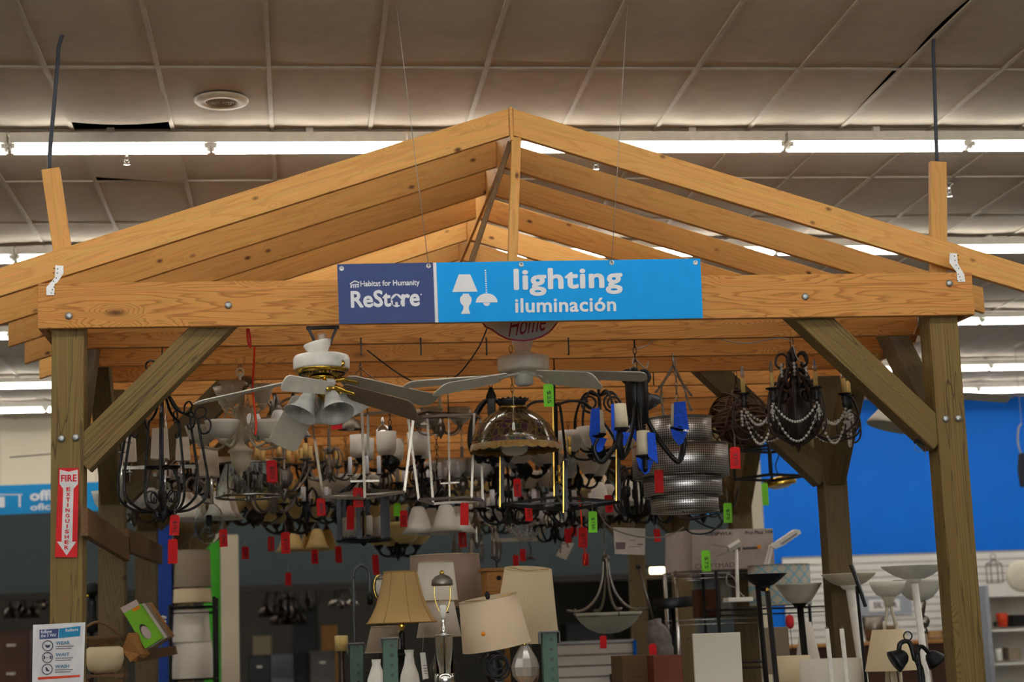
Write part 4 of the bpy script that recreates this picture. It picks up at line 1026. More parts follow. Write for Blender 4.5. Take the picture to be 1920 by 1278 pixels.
# black chandelier with blue tape
T = Thing('chandelier', 'black iron strap chandelier with wax candle shades wrapped in blue tape', 'chandelier', 1200, 860, beamY(1)); k = T.k
MB().lathe(T.sc([(14, 160), (22, 150), (22, 120), (20, 70), (8, 62)]), 16).build('column', BLACK, T.o)
ends = [(1121, 815, -.02), (1164, 804, -.3), (1208, 855, -.36), (1272, 802, .06), (1196, 800, .32)]
TCAND = [(1105, 0)]
for i, (px, py, dY) in enumerate(ends):
    e_ = T.L(px, py, dY); c0 = Vector((0, 0, 140*k)); hd = Vector((e_.x, e_.y, 0)); 
    MB().tube(curve([c0+hd*.12, Vector((0, 0, 90*k))+hd*.16, Vector((0, 0, 45*k))+hd*.42, Vector((0, 0, 6*k))+hd*.78, Vector((0, 0, -4*k))+hd*.98, e_*1.0+hd*.12-Vector((0, 0, 26*k)), e_-Vector((0, 0, 4*k))]), 4.6*k, 8, flat=1.7).build('arm', BLACK, T.o)
    sp_ = hd.normalized(); s_pts = [c0+sp_*(16+12*math.cos(a_))*k+Vector((0, 0, (16+12*math.sin(a_))*k)) for a_ in [PI+.3-j*.42 for j in range(14)]]
    MB().tube(s_pts, 3.2*k, 8, flat=1.5).build('scroll', BLACK, T.o)
    MB().lathe(T.sc([(3, -8), (8, -6), (16, 0), (16, 2), (4, 2)]), 18, e_).build('drip_pan', BLACK, T.o)
    cd = MB().lathe(T.sc([(14, 2), (13.4, 20), (11.5, 46), (8, 46.4)]), 20, e_).build('candle_shade', WAX, T.o); 
    s_ = -1 if px < 1190 else 1
    tw = MB().prism([((-15-4)*k*1, -4*k), (2*k, 0), (3*k, 50*k), (-13*k, 47*k)] if i != 3 else [(-12*k, 0), (17*k, -6*k), (13*k, 49*k), (-9*k, 47*k)], -15.2*k, -13.6*k)
    if i == 1: tw = MB().prism([(-19*k, -6*k), (-13*k, 0), (-12*k, 46*k), (-17*k, 45*k)], -9*k, -7*k)
    if i == 2: tw = MB().prism([(4*k, -2*k), (22*k, -16*k), (19*k, 40*k), (5*k, 42*k)], -15*k, -13.4*k)
    tw.prism([(-16*k, -2*k), (16*k, -8*k), (6*k, -30*k), (-2*k, -34*k), (-12*k, -20*k)], -6*k, -3*k)
    o = tw.build('blue_tape', TAPE, T.o, e_); o['label'] = 'bright blue masking tape'
chain(T, 172, BLACK)
MB().tube(curve([T.L(1192, 690, -.02), T.L(1186, 678, -.02), T.L(1190, 672), T.L(1210, 690), T.L(1216, 678)]), 1.2*k, 6).tube(curve([T.L(1195, 654, .0), T.L(1215, 646), T.L(1230, 630), T.L(1236, 608)]), 1.1*k, 6).build('supply_wire', WIREG, T.o)

# perforated silver drum tiers
PERF, N, L, b = _new('perforated_silver')
b.inputs['Metallic'].default_value = .9; b.inputs['Roughness'].default_value = .36
tc = N.new('ShaderNodeTexCoord'); se = N.new('ShaderNodeSeparateXYZ'); L.new(tc.outputs['UV'], se.inputs[0])
ck = N.new('ShaderNodeTexVoronoi'); ck.inputs['Scale'].default_value = 1; ck.inputs['Randomness'].default_value = 0
L.new(tc.outputs['UV'], ck.inputs['Vector']); lt = N.new('ShaderNodeMath'); lt.operation = 'LESS_THAN'; lt.inputs[1].default_value = .3
L.new(ck.outputs['Distance'], lt.inputs[0]); mx = N.new('ShaderNodeMixRGB'); mx.inputs['Color1'].default_value = srgb((184, 180, 176))+(1,); mx.inputs['Color2'].default_value = srgb((52, 50, 50))+(1,)
L.new(lt.outputs[0], mx.inputs['Fac']); L.new(mx.outputs[0], b.inputs['Base Color'])
T = Thing('pendant_lamp', 'large perforated silver pendant of four stacked drum tiers', 'pendant lamp', 1276, 870, beamY(2)); k = T.k
def tier(r, z0, z1, ox):
    n = 56; t = 1; vs = []; fs = []
    for zz in (z0, z1):
        for i in range(n): vs.append((math.cos(2*PI*i/n)*r*k+ox*k, math.sin(2*PI*i/n)*r*k, zz*k))
    for i in range(n): fs.append((i, (i+1) % n, n+(i+1) % n, n+i))
    me = bpy.data.meshes.new('drum_tier'); me.from_pydata(vs, [], fs); me.update()
    uv = me.uv_layers.new(); cell = .0135
    for p in me.polygons:
        p.use_smooth = True; i = p.index
        for li, (uu, vv) in zip(p.loop_indices, ((i, z0), (i+1, z0), (i+1, z1), (i, z1))): uv.data[li].uv = (uu*2*PI*r*k/n/cell, vv*k/cell)
    me.materials.append(PERF)
    o = link(me, 'drum_tier', T.o); md = o.modifiers.new('thickness', 'SOLIDIFY'); md.thickness = .002
    mb = MB()
    for zz in (z0, z1): mb.ring((ox*k, 0, zz*k), (r+.4)*k, .9*k, 48, 5)
    mb.build('tier_edge', NICKEL, o)
tier(62, 32, 86, 0); tier(90, -24, 34, 0); tier(73, -60, -22, 2); tier(63, -90, -58, 4)
radial(T, 'spoke', [(0, 84), (62, 84)], 1.2, NICKEL, 3, .2, smooth=False); radial(T, 'spoke', [(0, 33), (90, 33)], 1.2, NICKEL, 3, .2, smooth=False); radial(T, 'spoke', [(0, -23), (90, -23)], 1.2, NICKEL, 3, .7, smooth=False)
radial(T, 'spoke', [(0, -59), (73, -59)], 1.2, NICKEL, 3, .7, smooth=False); T.lathe('stem', [(2, 100), (5, 98), (6, 90), (2, 86), (2, -90), (0, -91)], NICKEL)
chain(T, 98, NICKEL)

# clear twisted strands
T = Thing('chandelier', 'clear acrylic twig strands hanging from a hook above the perforated drum', 'chandelier', 1262, 695, beamY(2)-.12); k = T.k
CLEARP = mat('clear_acrylic', (208, 206, 200), .12, trans=.5, ior=1.4)
for pts in (((1262, 684), (1252, 702), (1242, 722), (1241, 750), (1245, 790)), ((1263, 684), (1272, 705), (1284, 728), (1290, 752), (1296, 770)), ((1262, 686), (1248, 710), (1236, 728), (1230, 735)), ((1264, 690), (1278, 716), (1298, 742))):
    for d_ in (0, 1):
        p = curve([T.L(x+d_*1.5*math.sin(i*2), y, .02*d_) for i, (x, y) in enumerate(pts)])
        p = [q+Vector((math.sin(i*1.3+d_*3)*1.4*k, math.cos(i*1.7+d_)*1.4*k, 0)) for i, q in enumerate(p)]
        MB().tube(p, 1.6*k, 6).build('strand', CLEARP, T.o)
MB().tube([T.L(1262, 684), T.L(1262, 684)+Vector((0, 0, ZB-at(1262, 684, T.Y).z))], 1.1*k, 6).build('hook', GALV, T.o)

# dark chandelier with bead swags
T = Thing('chandelier', 'ornate dark iron chandelier with crystal bead swags and ivory candles by the right brace', 'chandelier', 1492, 760, beamY(1)); k = T.k
T.lathe('column', [(2, 112), (5, 108), (7, 98), (5, 84), (9, 76), (6, 64), (10, 40), (14, 30), (9, 18), (18, 10), (28, 0), (36, -18), (38, -38), (30, -56), (14, -68), (6, -76), (3, -84), (0, -90)], RUST)
radial(T, 'cage_rib', [(6, 60), (24, 48), (38, 26), (46, 0), (48, -28), (36, -54), (8, -74)], 3.2, RUST, 9, .2)
radial(T, 'side_scroll', [(14, 34), (34, 44), (46, 26), (40, 6), (26, 8), (24, 22), (34, 26)], 3, RUST, 8, .5)
radial(T, 'side_scroll', [(12, -10), (36, -6), (44, -30), (32, -46), (20, -34), (28, -24)], 3, RUST, 8, .1)
radial(T, 'leaf', [(6, 70), (18, 66), (28, 50), (24, 36), (14, 40)], 3.4, RUST, 7, .3)
radial(T, 'crown_scroll', [(5, 84), (16, 98), (28, 96), (32, 80), (24, 72), (18, 80)], 2.4, RUST, 5, .4)
ARMS = [(1394, 738, -.05), (1448, 728, -.25), (1530, 726, -.22), (1583, 738, -.02), (1592, 742, .22), (1490, 722, .34)]
GEMS = CRYSTAL
for i, (px, py, dY) in enumerate(ARMS):
    e_ = T.L(px, py, dY); h_ = Vector((e_.x, e_.y, 0)); u = h_.normalized(); rr = h_.length
    MB().tube(curve([Vector((0, 0, -40*k))+u*26*k, Vector((0, 0, -62*k))+u*rr*.5, Vector((0, 0, -60*k))+u*rr*.85, Vector((0, 0, -30*k))+u*(rr+22*k), Vector((0, 0, 4*k))+u*(rr+18*k), e_+u*4*k]), 2.2*k, 8).build('arm', RUST, T.o)
    c0 = u*rr+Vector((0, 0, -42*k))
    MB().tube([c0+u*(math.cos(a_)*q*k)+Vector((0, 0, math.sin(a_)*q*k)) for a_, q in [(1.2-j*.34, 30-j*.9) for j in range(26)]], 1.8*k, 7).build('arm_scroll', RUST, T.o)
    MB().lathe(T.sc([(3, -26), (6, -20), (4, -14), (7, -8), (5, -4), (12, -1), (13, 1), (4, 1)]), 14, e_).build('drip_pan', BLACK, T.o)
    MB().lathe(T.sc([(4.4, 0), (4, 29), (2, 29.5)]), 12, e_).build('candle_sleeve', CANDLE, T.o)
    MB().lathe(T.sc([(2, 29), (3.6, 33), (4.4, 38), (2.4, 46), (.6, 53), (0, 54)]), 10, e_).build('bulb', BULB, T.o)
    nx = T.L(*ARMS[(i+1) % 6]); a_, b_ = e_+Vector((0, 0, -28*k)), nx+Vector((0, 0, -28*k))
    for dd, s_ in ((38, 0), (62, 1)):
        MB().beads(sag(a_-Vector((0, 0, s_*14*k)), b_-Vector((0, 0, s_*14*k)), dd*k*.9, 17), 2.7*k).build('bead_swag', GEMS, T.o)
    MB().beads([e_+u*6*k+Vector((0, 0, (-34-q*6.2)*k)) for q in range(5)], 3*k).build('bead_drop', GEMS, T.o)
for i in range(6):
    a_ = i*1.05+.3
    MB().beads([(math.cos(a_)*26*k, math.sin(a_)*26*k, (76-q*7)*k) for q in range(4)], 3*k, sz=1.1).build('bead_drop', GEMS, T.o)
chain(T, 110, BLACK)
MB().tube(curve([T.L(1487, 642, -.03), T.L(1470, 634, -.03), T.L(1440, 636), T.L(1405, 643), T.L(1370, 640), T.L(1340, 632)]), 1.1*k, 6).tube(curve([T.L(1487, 646, -.03), T.L(1492, 665, -.04), T.L(1500, 678, -.04), T.L(1512, 681, -.04)]), 1.1*k, 6).build('supply_wire', WIREG, T.o)

# woven globe behind it
T = Thing('pendant_lamp', 'round rusty woven globe pendant between perforated drum and beaded chandelier', 'pendant lamp', 1384, 786, beamY(3)); k = T.k
mb = MB()
for i in range(26):
    M_ = Matrix.Rotation(rnd.uniform(0, 6.28), 3, 'Z') @ Matrix.Rotation(rnd.uniform(0, 3.14), 3, 'X'); mb.ring((0, 0, 0), rnd.uniform(50, 58)*k, 1.5*k, 30, 5, M_)
mb.build('woven_shell', mat('rust_vine', (84, 62, 46), .8, var=.3), T.o)
T.lathe('inner_liner', [(4, 46), (28, 40), (44, 18), (46, -8), (34, -34), (10, -46)], mat('rust_liner', (66, 50, 38), .9, var=.2), cap=False)
T.lathe('socket', [(3, 60), (5, 58), (5, 46), (3, 44)], RUST); chain(T, 58, RUST)

# frosted pendant bowl
T = Thing('chandelier', 'wide frosted pendant bowl on flared nickel arms, hanging alone above the slatwall', 'chandelier', 1140, 1148, 4.29); k = T.k
T.shell('glass_bowl', [(2, -39), (20, -37), (38, -29), (52, -17), (60, -6), (65, 0)], mat('pale_bowl', (206, 208, 194), .3, var=.02), t=1, n=40)
mb = MB(); mb.ring((0, 0, -6*k), 61.5*k, 1.1*k, 48, 6); mb.build('band', NICKEL, T.o)
radial(T, 'arm', [(5, 104), (6, 80), (9, 60), (18, 34), (36, 13), (58, 4), (80, 6)], 2.4, NICKEL, 4, .15)
me = MB().sphere((0, 0, 0), 3*k, 8, 6).tube([(0, 0, 0), (0, 0, -14*k)], 1.3*k, 6).mesh('finial', NICKEL); around(T, 'finial', me, 4, .15, 64, 6)
T.lathe('hub', [(2, 108), (6, 106), (7, 96), (3, 94), (3, 70), (0, 66)], NICKEL); chain(T, 106, NICKEL)

# ------------------------------------------------------------------ the crowd of lamps behind the front row
UPBOWL = [(6, 0), (14, 4), (22, 13), (26, 26), (28, 32)]
UPCYL = [(7, 0), (15, 3), (18, 12), (18.5, 44)]
BELLDN = [(5, 0), (9, -3), (13, -14), (17, -28), (24, -38)]
def up_lamp(lab, px, py, n, R_, arms, metal, glass, prof=UPBOWL, s=1.0, ph=.3, ball=8, dY=0, up=70):
    T = Thing('chandelier', lab, 'chandelier', px, py, beamY(n)+dY)
    T.lathe('stem', [(2, up), (4, up-4), (3, up-16), (2.6, 14), (ball*.6, 10), (ball, 2), (ball*1.05, -4), (ball*.7, -12), (3, -18), (0, -24)], metal, n=18)
    radial(T, 'arm', [(5, -2), (R_*.3, -12), (R_*.62, -14), (R_*.9, -8), (R_, 4)], 2.2*s, metal, arms, ph)
    shades(T, arms, ph, R_, 6, [(a*s, b*s) for a, b in prof], glass, metal); chain(T, up, metal); return T
def down_lamp(lab, px, py, n, R_, arms, metal, glass, s=1.0, ph=.3, dY=0, up=80, prof=BELLDN):
    T = Thing('chandelier', lab, 'chandelier', px, py, beamY(n)+dY)
    T.lathe('stem', [(2, up), (4, up-4), (2.4, up-14), (2.4, 26), (6, 20), (8, 10), (5, 0), (2, -8), (0, -12)], metal, n=18)
    radial(T, 'arm', [(5, 10), (R_*.35, 22), (R_*.75, 28), (R_*.97, 18), (R_, 4)], 2.1*s, metal, arms, ph)
    shades(T, arms, ph, R_, 2, [(a*s, b*s) for a, b in prof], glass, metal); chain(T, up, metal); return T
def candle_lamp(lab, px, py, n, R_, arms, metal, cm=CANDLE, s=1.0, ph=.3, dY=0, up=76, scroll=True, h=26, ball=9):
    T = Thing('chandelier', lab, 'chandelier', px, py, beamY(n)+dY)
    T.lathe('stem', [(2, up), (4, up-5), (2.5, up-14), (4, up*.5), (2.5, up*.4), (3, 10), (ball, 2), (ball*.9, -8), (4, -14), (2, -22), (0, -26)], metal, n=16)
    radial(T, 'arm', [(5, 0), (R_*.3, -16), (R_*.65, -18), (R_*.95, -4), (R_, 8)], 2.1*s, metal, arms, ph)
    if scroll: radial(T, 'scroll', [(4, 30), (R_*.3, 40), (R_*.5, 24), (R_*.4, 8), (R_*.25, 10), (R_*.28, 20)], 1.5*s, metal, arms, ph)
    candles(T, arms, ph, R_, 10, 3.8*s, h*s, cm, metal, bulb=False); chain(T, up, metal); return T
def dome_lamp(lab, px, py, n, r, h, m, dY=0, tilt=0):
    T = Thing('pendant_lamp', lab, 'pendant lamp', px, py, beamY(n)+dY)
    M_ = Matrix.Rotation(R(tilt), 3, 'Y')
    T.shell('metal_shade', [(r, 0), (r*.97, h*.2), (r*.7, h*.62), (r*.3, h*.85), (r*.2, h)], m, M=M_)
    T.lathe('neck', [(r*.2, h), (r*.22, h+4), (r*.12, h+12), (r*.06, h+14)], m, M=M_)
    T.lathe('bulb', [(2, h*.6), (r*.3, h*.3), (r*.3, 0), (0, -r*.1)], FROST, M=M_); rod(T, h+12, BLACK, 1); return T

up_lamp('black chandelier with tall white cylinder glasses round a dark ball, behind the nickel frame', 733, 866, 5, 62, 6, BLACK, FROST, UPCYL, 1.0, .35, 17)
dome_lamp('small brushed metal dome pendant below the brown fan blade', 657, 805, 4, 23, 26, PEWTER)
dome_lamp('little chrome dome pendant between two nickel lantern frames', 718, 812, 6, 15, 18, CHROME)
dome_lamp('nickel dome lamp leaning inside the wider lantern frame', 795, 800, 5, 24, 18, NICKEL, 0, 10)
dome_lamp('black dome pendant at the head of the blue-taped chandelier', 1228, 762, 3, 22, 28, mat('slate_metal', (50, 54, 60), .4, .5), 0, -30)
# black flat straps behind the dome
T = Thing('chandelier', 'black flat-strap chandelier just behind the crown of the stained-glass dome', 'chandelier', 921, 745, beamY(3)); k = T.k
radial(T, 'strap', [(4, -4), (16, -8), (30, -24), (44, -52), (48, -92), (30, -120)], 3.4, BLACK, 6, .4, flat=2.4)
T.lathe('hub', [(3, 20), (6, 12), (10, 2), (9, -8), (3, -12), (2, -120), (6, -126), (0, -132)], BLACK); chain(T, 18, BLACK)
candles(T, 6, .1, 26, -112, 4, 26, CANDLEW, BLACK, bulb=False); radial(T, 'candle_arm', [(3, -118), (14, -122), (26, -114)], 1.8, BLACK, 6, .1)
# scrollwork with white shades
T = Thing('chandelier', 'black scrollwork chandelier with white flared glasses left of the blue tape', 'chandelier', 1128, 850, beamY(4)); k = T.k
for sx, c, rr in ((-1, 1106, 22), (1, 1150, 20)):
    for dY in (-.08, .08): MB().tube(spiral(T.L(c, 756, dY), rr*k, 6*k, 1.9*sx, PI/2), 2.2*k, 7).build('scroll', BLACK, T.o)
T.lathe('stem', [(2, 160), (5, 150), (6, 132), (3, 120), (2.6, 20), (8, 12), (9, 0), (4, -10), (0, -16)], BLACK)
radial(T, 'arm', [(4, 110), (26, 116), (44, 90), (52, 50), (40, 10), (6, 4)], 2.4, BLACK, 5, .1); radial(T, 'lower_arm', [(6, 0), (24, -10), (46, -8), (56, 2)], 2.2, BLACK, 5, .5)
shades(T, 5, .5, 56, 4, [(7, 0), (16, 8), (22, 24), (30, 40)], FROST, BLACK); chain(T, 158, BLACK)

candle_lamp('dark pewter saucer chandelier with ivory candles left of the slanted nickel frame', 618, 880, 6, 52, 6, PEWTER, CANDLE, 1.15, .2)
up_lamp('brushed nickel chandelier with cloudy bowls hung inside the wider lantern frame', 826, 800, 4, 44, 5, NICKEL, GREYG, UPBOWL, .8, .5, 9, .25, 90)
up_lamp('bronze chandelier with pale alabaster bowls behind the foot of the lyre chandelier', 252, 965, 6, 46, 4, BRONZE, MARBLE, UPBOWL, 1.2, .2)
down_lamp('pewter chandelier with wide white bell glasses above the clear cloche', 388, 925, 6, 44, 4, PEWTER, FROST, 1.3, .6)
up_lamp('bronze chandelier with a round ball foot and tan glass bowls above the cream column', 476, 968, 7, 48, 5, BRONZE, AMBERG, UPBOWL, 1.1, .1, 15)
up_lamp('low bronze chandelier with wide honey bowls, right of the cream column', 540, 985, 8, 48, 4, BRONZE, AMBERG, UPBOWL, 1.25, .5, 10)
candle_lamp('dark iron chandelier with wavy arms over the red price tag pair', 575, 955, 7, 46, 6, BLACK, CANDLEW, 1.1, .4)
up_lamp('dark chandelier with two pale bowls hanging above the tubular arch lamp', 634, 965, 9, 44, 5, BRONZE, GREYG, UPBOWL, 1.1, .2, 14)
# six pillar lantern
T = Thing('lantern', 'black lantern of thick square pillars with white glass tubes between them', 'lantern', 682, 1012, beamY(6)); k = T.k
for i in range(6):
    a_ = 2*PI*i/6+.3; c = Vector((math.cos(a_)*48*k, math.sin(a_)*48*k, 0))
    MB().bar(c, c+Vector((0, 0, 88*k)), 9*k, 9*k).build('pillar', BLACK, T.o)
    d_ = Vector((math.cos(a_+.52)*34*k, math.sin(a_+.52)*34*k, 8*k))
    MB().lathe(T.sc([(6, 0), (6, 34), (5, 35)]), 12, d_).build('glass_tube', FROST, T.o)
MB().ring((0, 0, 0), 48*k, 4*k, 6, 6).ring((0, 0, 86*k), 48*k, 4*k, 6, 6).build('frame', BLACK, T.o)
radial(T, 'spoke', [(0, 0), (48, 0)], 2.6, BLACK, 6, .3, smooth=False); radial(T, 'spoke', [(0, 120), (48, 86)], 2.2, BLACK, 6, .3, smooth=False)
T.lathe('hub', [(2, 124), (6, 120), (5, 112), (2, 110), (2, 4), (7, 0), (5, -8), (0, -12)], BLACK); chain(T, 122, BLACK)
down_lamp('black chandelier with big white bell glasses tilted to the left, over the white drum shade', 822, 950, 6, 40, 4, BLACK, FROST, 1.35, .25, 0, 70)
up_lamp('black chandelier with cream bowls hanging lowest above the tan bell lampshade', 746, 1028, 9, 38, 4, BLACK, AMBERG, UPBOWL, 1.25, .3, 8)
# sockets hanging down
T = Thing('chandelier', 'nickel chandelier with bare sockets pointing down left of the white wire frame', 'chandelier', 893, 1000, beamY(8)); k = T.k
T.lathe('stem', [(2, 60), (5, 54), (3, 40), (8, 20), (10, 6), (6, -6), (9, -14), (3, -24), (0, -30)], NICKEL)
radial(T, 'arm', [(5, 6), (18, 16), (34, 12), (42, -4), (44, -16)], 2, NICKEL, 6, .2)
me = MB().lathe(T.sc([(3, 0), (5, -4), (4, -16), (6, -18), (3, -30), (1, -38)]), 12).mesh('socket', PEWTER); around(T, 'socket', me, 6, .2, 44, -14); chain(T, 58, NICKEL)
# crystal basket
T = Thing('chandelier', 'small basket chandelier of crystal beads above the cream pleated shade', 'chandelier', 985, 985, beamY(8)); k = T.k
mb = MB(); mb.ring((0, 0, 10*k), 36*k, 2*k, 30, 6).ring((0, 0, 34*k), 14*k, 1.6*k, 20, 6); mb.build('ring', BRONZE, T.o)
for i in range(14):
    a_ = 2*PI*i/14
    MB().beads([(math.cos(a_)*(36*math.cos(q/7*1.35)+3)*k, math.sin(a_)*(36*math.cos(q/7*1.35)+3)*k, (8-34*q/7)*k) for q in range(8)], 2.3*k, 6).build('bead_strand', CRYSTAL, T.o)
radial(T, 'rib', [(14, 34), (26, 28), (36, 10)], 1.4, BRONZE, 6, 0); T.lathe('stem', [(2, 60), (4, 56), (2, 50), (2, 34), (0, 33)], BRONZE); radial(T, 'spoke', [(0, 34), (14, 34)], 1, BRONZE, 3, 0, smooth=False); chain(T, 58, BRONZE)
# white frame
T = Thing('pendant_lamp', 'white wire box frame pendant hanging above the cream pleated shade', 'pendant lamp', 968, 1005, beamY(10)); k = T.k
mb = MB(); c8 = [Vector((x*42*k, y*30*k, z*k)) for z in (-6, 26) for x, y in ((-1, -1), (1, -1), (1, 1), (-1, 1))]
for i in range(4): mb.bar(c8[i], c8[(i+1) % 4], 3*k, 3*k).bar(c8[4+i], c8[4+(i+1) % 4], 3*k, 3*k).bar(c8[i], c8[4+i], 3*k, 3*k)
mb.build('frame', CREAMP, T.o); MB().bar(c8[4], c8[6], 2*k, 2*k).bar(c8[5], c8[7], 2*k, 2*k).build('cross_bar', CREAMP, T.o); rod(T, 26, CREAMP, 1.2)
T = Thing('pendant_lamp', 'pale frosted glass bell pendant tilted above the crystal basket', 'pendant lamp', 935, 950, beamY(7)); k = T.k
M_ = Matrix.Rotation(R(28), 3, 'Y')
T.shell('glass_shade', [(7, 26), (16, 22), (27, 6), (33, -16)], FROST, M=M_); T.lathe('socket', [(3, 44), (7, 40), (8, 24)], PEWTER, M=M_); rod(T, 36, BLACK, 1)
candle_lamp('black scroll chandelier with curled lower arms right of the crystal basket', 1040, 995, 8, 40, 5, BLACK, CANDLEW, 1.0, .15, 0, 60)
up_lamp('black chandelier with white bowls behind the black and gold lantern', 985, 880, 6, 48, 5, BLACK, GREYG, UPBOWL, 1.1, .6, 14)
up_lamp('black chandelier with white flared bowls inside the right side of the gold-edged lantern', 1085, 900, 6, 42, 4, BLACK, FROST, [(7, 0), (14, 8), (24, 28), (32, 36)], 1.1, .35, 9)
T = Thing('pendant_lamp', 'fringed beige fabric pendant below the black scrollwork chandelier', 'pendant lamp', 1112, 905, beamY(8)); k = T.k
T.shell('fabric_shade', [(34, -12), (26, 10), (14, 26)], SHADEC, t=1); mb = MB()
for i in range(46):
    a_ = 2*PI*i/46; mb.tube([(math.cos(a_)*33.6*k, math.sin(a_)*33.6*k, -12*k), (math.cos(a_)*34*k, math.sin(a_)*34*k, -36*k)], .7*k, 4)
mb.build('fringe', mat('fringe_thread', (150, 132, 98), .8), T.o); T.lathe('socket', [(3, 34), (6, 30), (14, 27), (4, 26)], BRONZE); rod(T, 32, BLACK, 1)
T = Thing('chandelier', 'black chandelier with folded arms bundled left of the perforated drum', 'chandelier', 1192, 940, beamY(5)); k = T.k
radial(T, 'arm', [(4, 40), (14, 48), (26, 40), (30, 10), (24, -20), (8, -30)], 3, BLACK, 7, .1); radial(T, 'outer_arm', [(6, -28), (34, -20), (44, 4), (38, 22), (28, 20)], 2.4, BLACK, 7, .5)
T.lathe('stem', [(2, 70), (6, 62), (8, 44), (4, 36), (4, -20), (12, -26), (8, -36), (0, -42)], BLACK); chain(T, 68, BLACK)
me = MB().lathe(T.sc([(4, 22), (6, 18), (6, 4), (3, 0)]), 12).mesh('socket', BLACKP); around(T, 'socket', me, 7, .5, 34, 6)
T = Thing('chandelier', 'black wire-hoop chandelier under the perforated drum', 'chandelier', 1318, 955, beamY(7)); k = T.k
for i, (ra, tl, sz) in enumerate(((52, 14, .55), (46, -18, .6), (40, 30, .5))):
    mb = MB(); mb.ring((0, 0, (8-i*8)*k), ra*k, 1.9*k, 36, 6, Matrix.Rotation(R(tl), 3, 'Y') @ Matrix.Rotation(R(18*i), 3, 'X')); mb.build('hoop', BLACK, T.o)
T.lathe('stem', [(2, 54), (5, 50), (2, 44), (2, -10), (7, -14), (3, -24), (0, -26)], BLACK); radial(T, 'arm', [(2, -8), (24, -14), (44, 2)], 1.7, BLACK, 4, .2); chain(T, 52, BLACK)
T = Thing('pendant_lamp', 'tiny bronze saucer pendant on a curved stem right of the white wire frame', 'pendant lamp', 995, 1046, beamY(11)); k = T.k
T.shell('saucer', [(12, -2), (9, 1), (3, 4)], BRONZE, t=.6); T.tube('stem', [(0, 0, 4*k), (1*k, 0, 18*k), (-3*k, 0, 30*k), (-2*k, 0, 44*k)], 1.2, BRONZE); rod(T, 44, BRONZE, .9)
candle_lamp('black candle chandelier straight below the stained-glass dome', 930, 905, 7, 46, 6, BLACK, CANDLEW, 1.1, .7, 0, 60)
candle_lamp('rust brown chandelier with ivory candles below the cream chandelier and left of the frame', 575, 885, 8, 44, 5, RUST, CANDLE, 1.1, .5)
candle_lamp('dark bronze candle chandelier behind the black six-pillar lantern', 720, 925, 8, 50, 6, BRONZE, CANDLE, 1.1, .1)
up_lamp('silver chandelier with grey bowls in the middle of the back cluster', 770, 930, 9, 46, 5, PEWTER, GREYG, UPBOWL, 1.1, .3, 12)
up_lamp('bronze chandelier with dull bowls behind the tilted white bell glasses', 868, 945, 10, 42, 5, BRONZE, AMBERG, UPBOWL, 1.1, .2, 10)
candle_lamp('black candle chandelier with a long foot over the small bronze saucer', 1010, 945, 10, 40, 5, BLACK, CANDLEW, 1.0, .4)
up_lamp('brown chandelier with a pointed wooden foot right of the tall gold-edged lantern', 1118, 975, 9, 38, 4, BRONZE, GREYG, UPBOWL, 1.0, .6, 14)
down_lamp('dark chandelier with amber bell glasses at the far end above the grey wall', 620, 925, 11, 42, 5, BRONZE, AMBERG, 1.1, .1)
down_lamp('dark chandelier with smoky bell glasses far behind the lantern post', 1045, 950, 12, 36, 5, BRONZE, GREYG, 1.0, .4)
candle_lamp('iron candle chandelier far back above the taupe drum shade', 905, 960, 12, 36, 5, BLACK, CANDLE, 1.0, .2)
candle_lamp('small iron chandelier far back right above the pendant bowl', 1160, 960, 11, 34, 5, BLACK, CANDLE, 1.0, .2)
candle_lamp('small iron chandelier far back left above the wire rack shades', 425, 960, 10, 36, 5, BLACK, CANDLE, 1.0, .2)
up_lamp('dark chandelier with milky bowls behind the glass drum', 440, 900, 7, 44, 5, BRONZE, FROST, UPBOWL, 1.0, .5)
dome_lamp('black dome pendant left of the ribbed pewter ball, high in the cluster', 550, 780, 4, 24, 30, mat('slate_metal', (50, 54, 60), .4, .5))
down_lamp('grey chandelier with white glass bells high behind the cream chandelier', 515, 775, 4, 40, 4, PEWTER, MARBLE, 1.2, .2, 0, 40)

candle_lamp('black candle chandelier between the lyre chandelier and the glass drum', 352, 908, 7, 44, 6, BLACK, CANDLEW, 1.1, .3)
up_lamp('bronze chandelier with milky bowls low behind the lyre chandelier', 322, 938, 9, 40, 5, BRONZE, FROST, UPBOWL, 1.1, .2, 12)
candle_lamp('pewter candle chandelier below the left fan blade tips', 512, 940, 6, 44, 6, PEWTER, CANDLE, 1.1, .7)
up_lamp('black chandelier with grey bowls above the pillar lantern', 650, 935, 8, 46, 5, BLACK, GREYG, UPBOWL, 1.1, .5, 13)
candle_lamp('black candle chandelier below the wider nickel lantern frame', 792, 915, 6, 48, 6, BLACK, CANDLEW, 1.1, .2)
up_lamp('nickel chandelier with alabaster bowls left of the gold-edged lantern', 868, 905, 7, 42, 5, NICKEL, MARBLE, UPBOWL, 1.1, .4, 11)
candle_lamp('big black candle chandelier under the stained-glass dome rim', 955, 962, 6, 56, 8, BLACK, CANDLEW, 1.2, .1)
up_lamp('dark chandelier with smoky bowls behind the lantern base', 1008, 925, 9, 42, 5, BRONZE, GREYG, UPBOWL, 1.0, .3, 10)
candle_lamp('black candle chandelier behind the orange cord', 1072, 962, 7, 46, 6, BLACK, CANDLEW, 1.1, .5)
down_lamp('black chandelier with white bells between gold-edged lantern and perforated drum', 1158, 905, 7, 40, 4, BLACK, FROST, 1.1, .3)
candle_lamp('black candle chandelier below the left edge of the perforated drum', 1226, 960, 9, 44, 6, BLACK, CANDLE, 1.1, .2)
up_lamp('bronze chandelier with brown bowls right of the pillar lantern foot', 706, 985, 10, 40, 5, BRONZE, AMBERG, UPBOWL, 1.0, .6, 11)
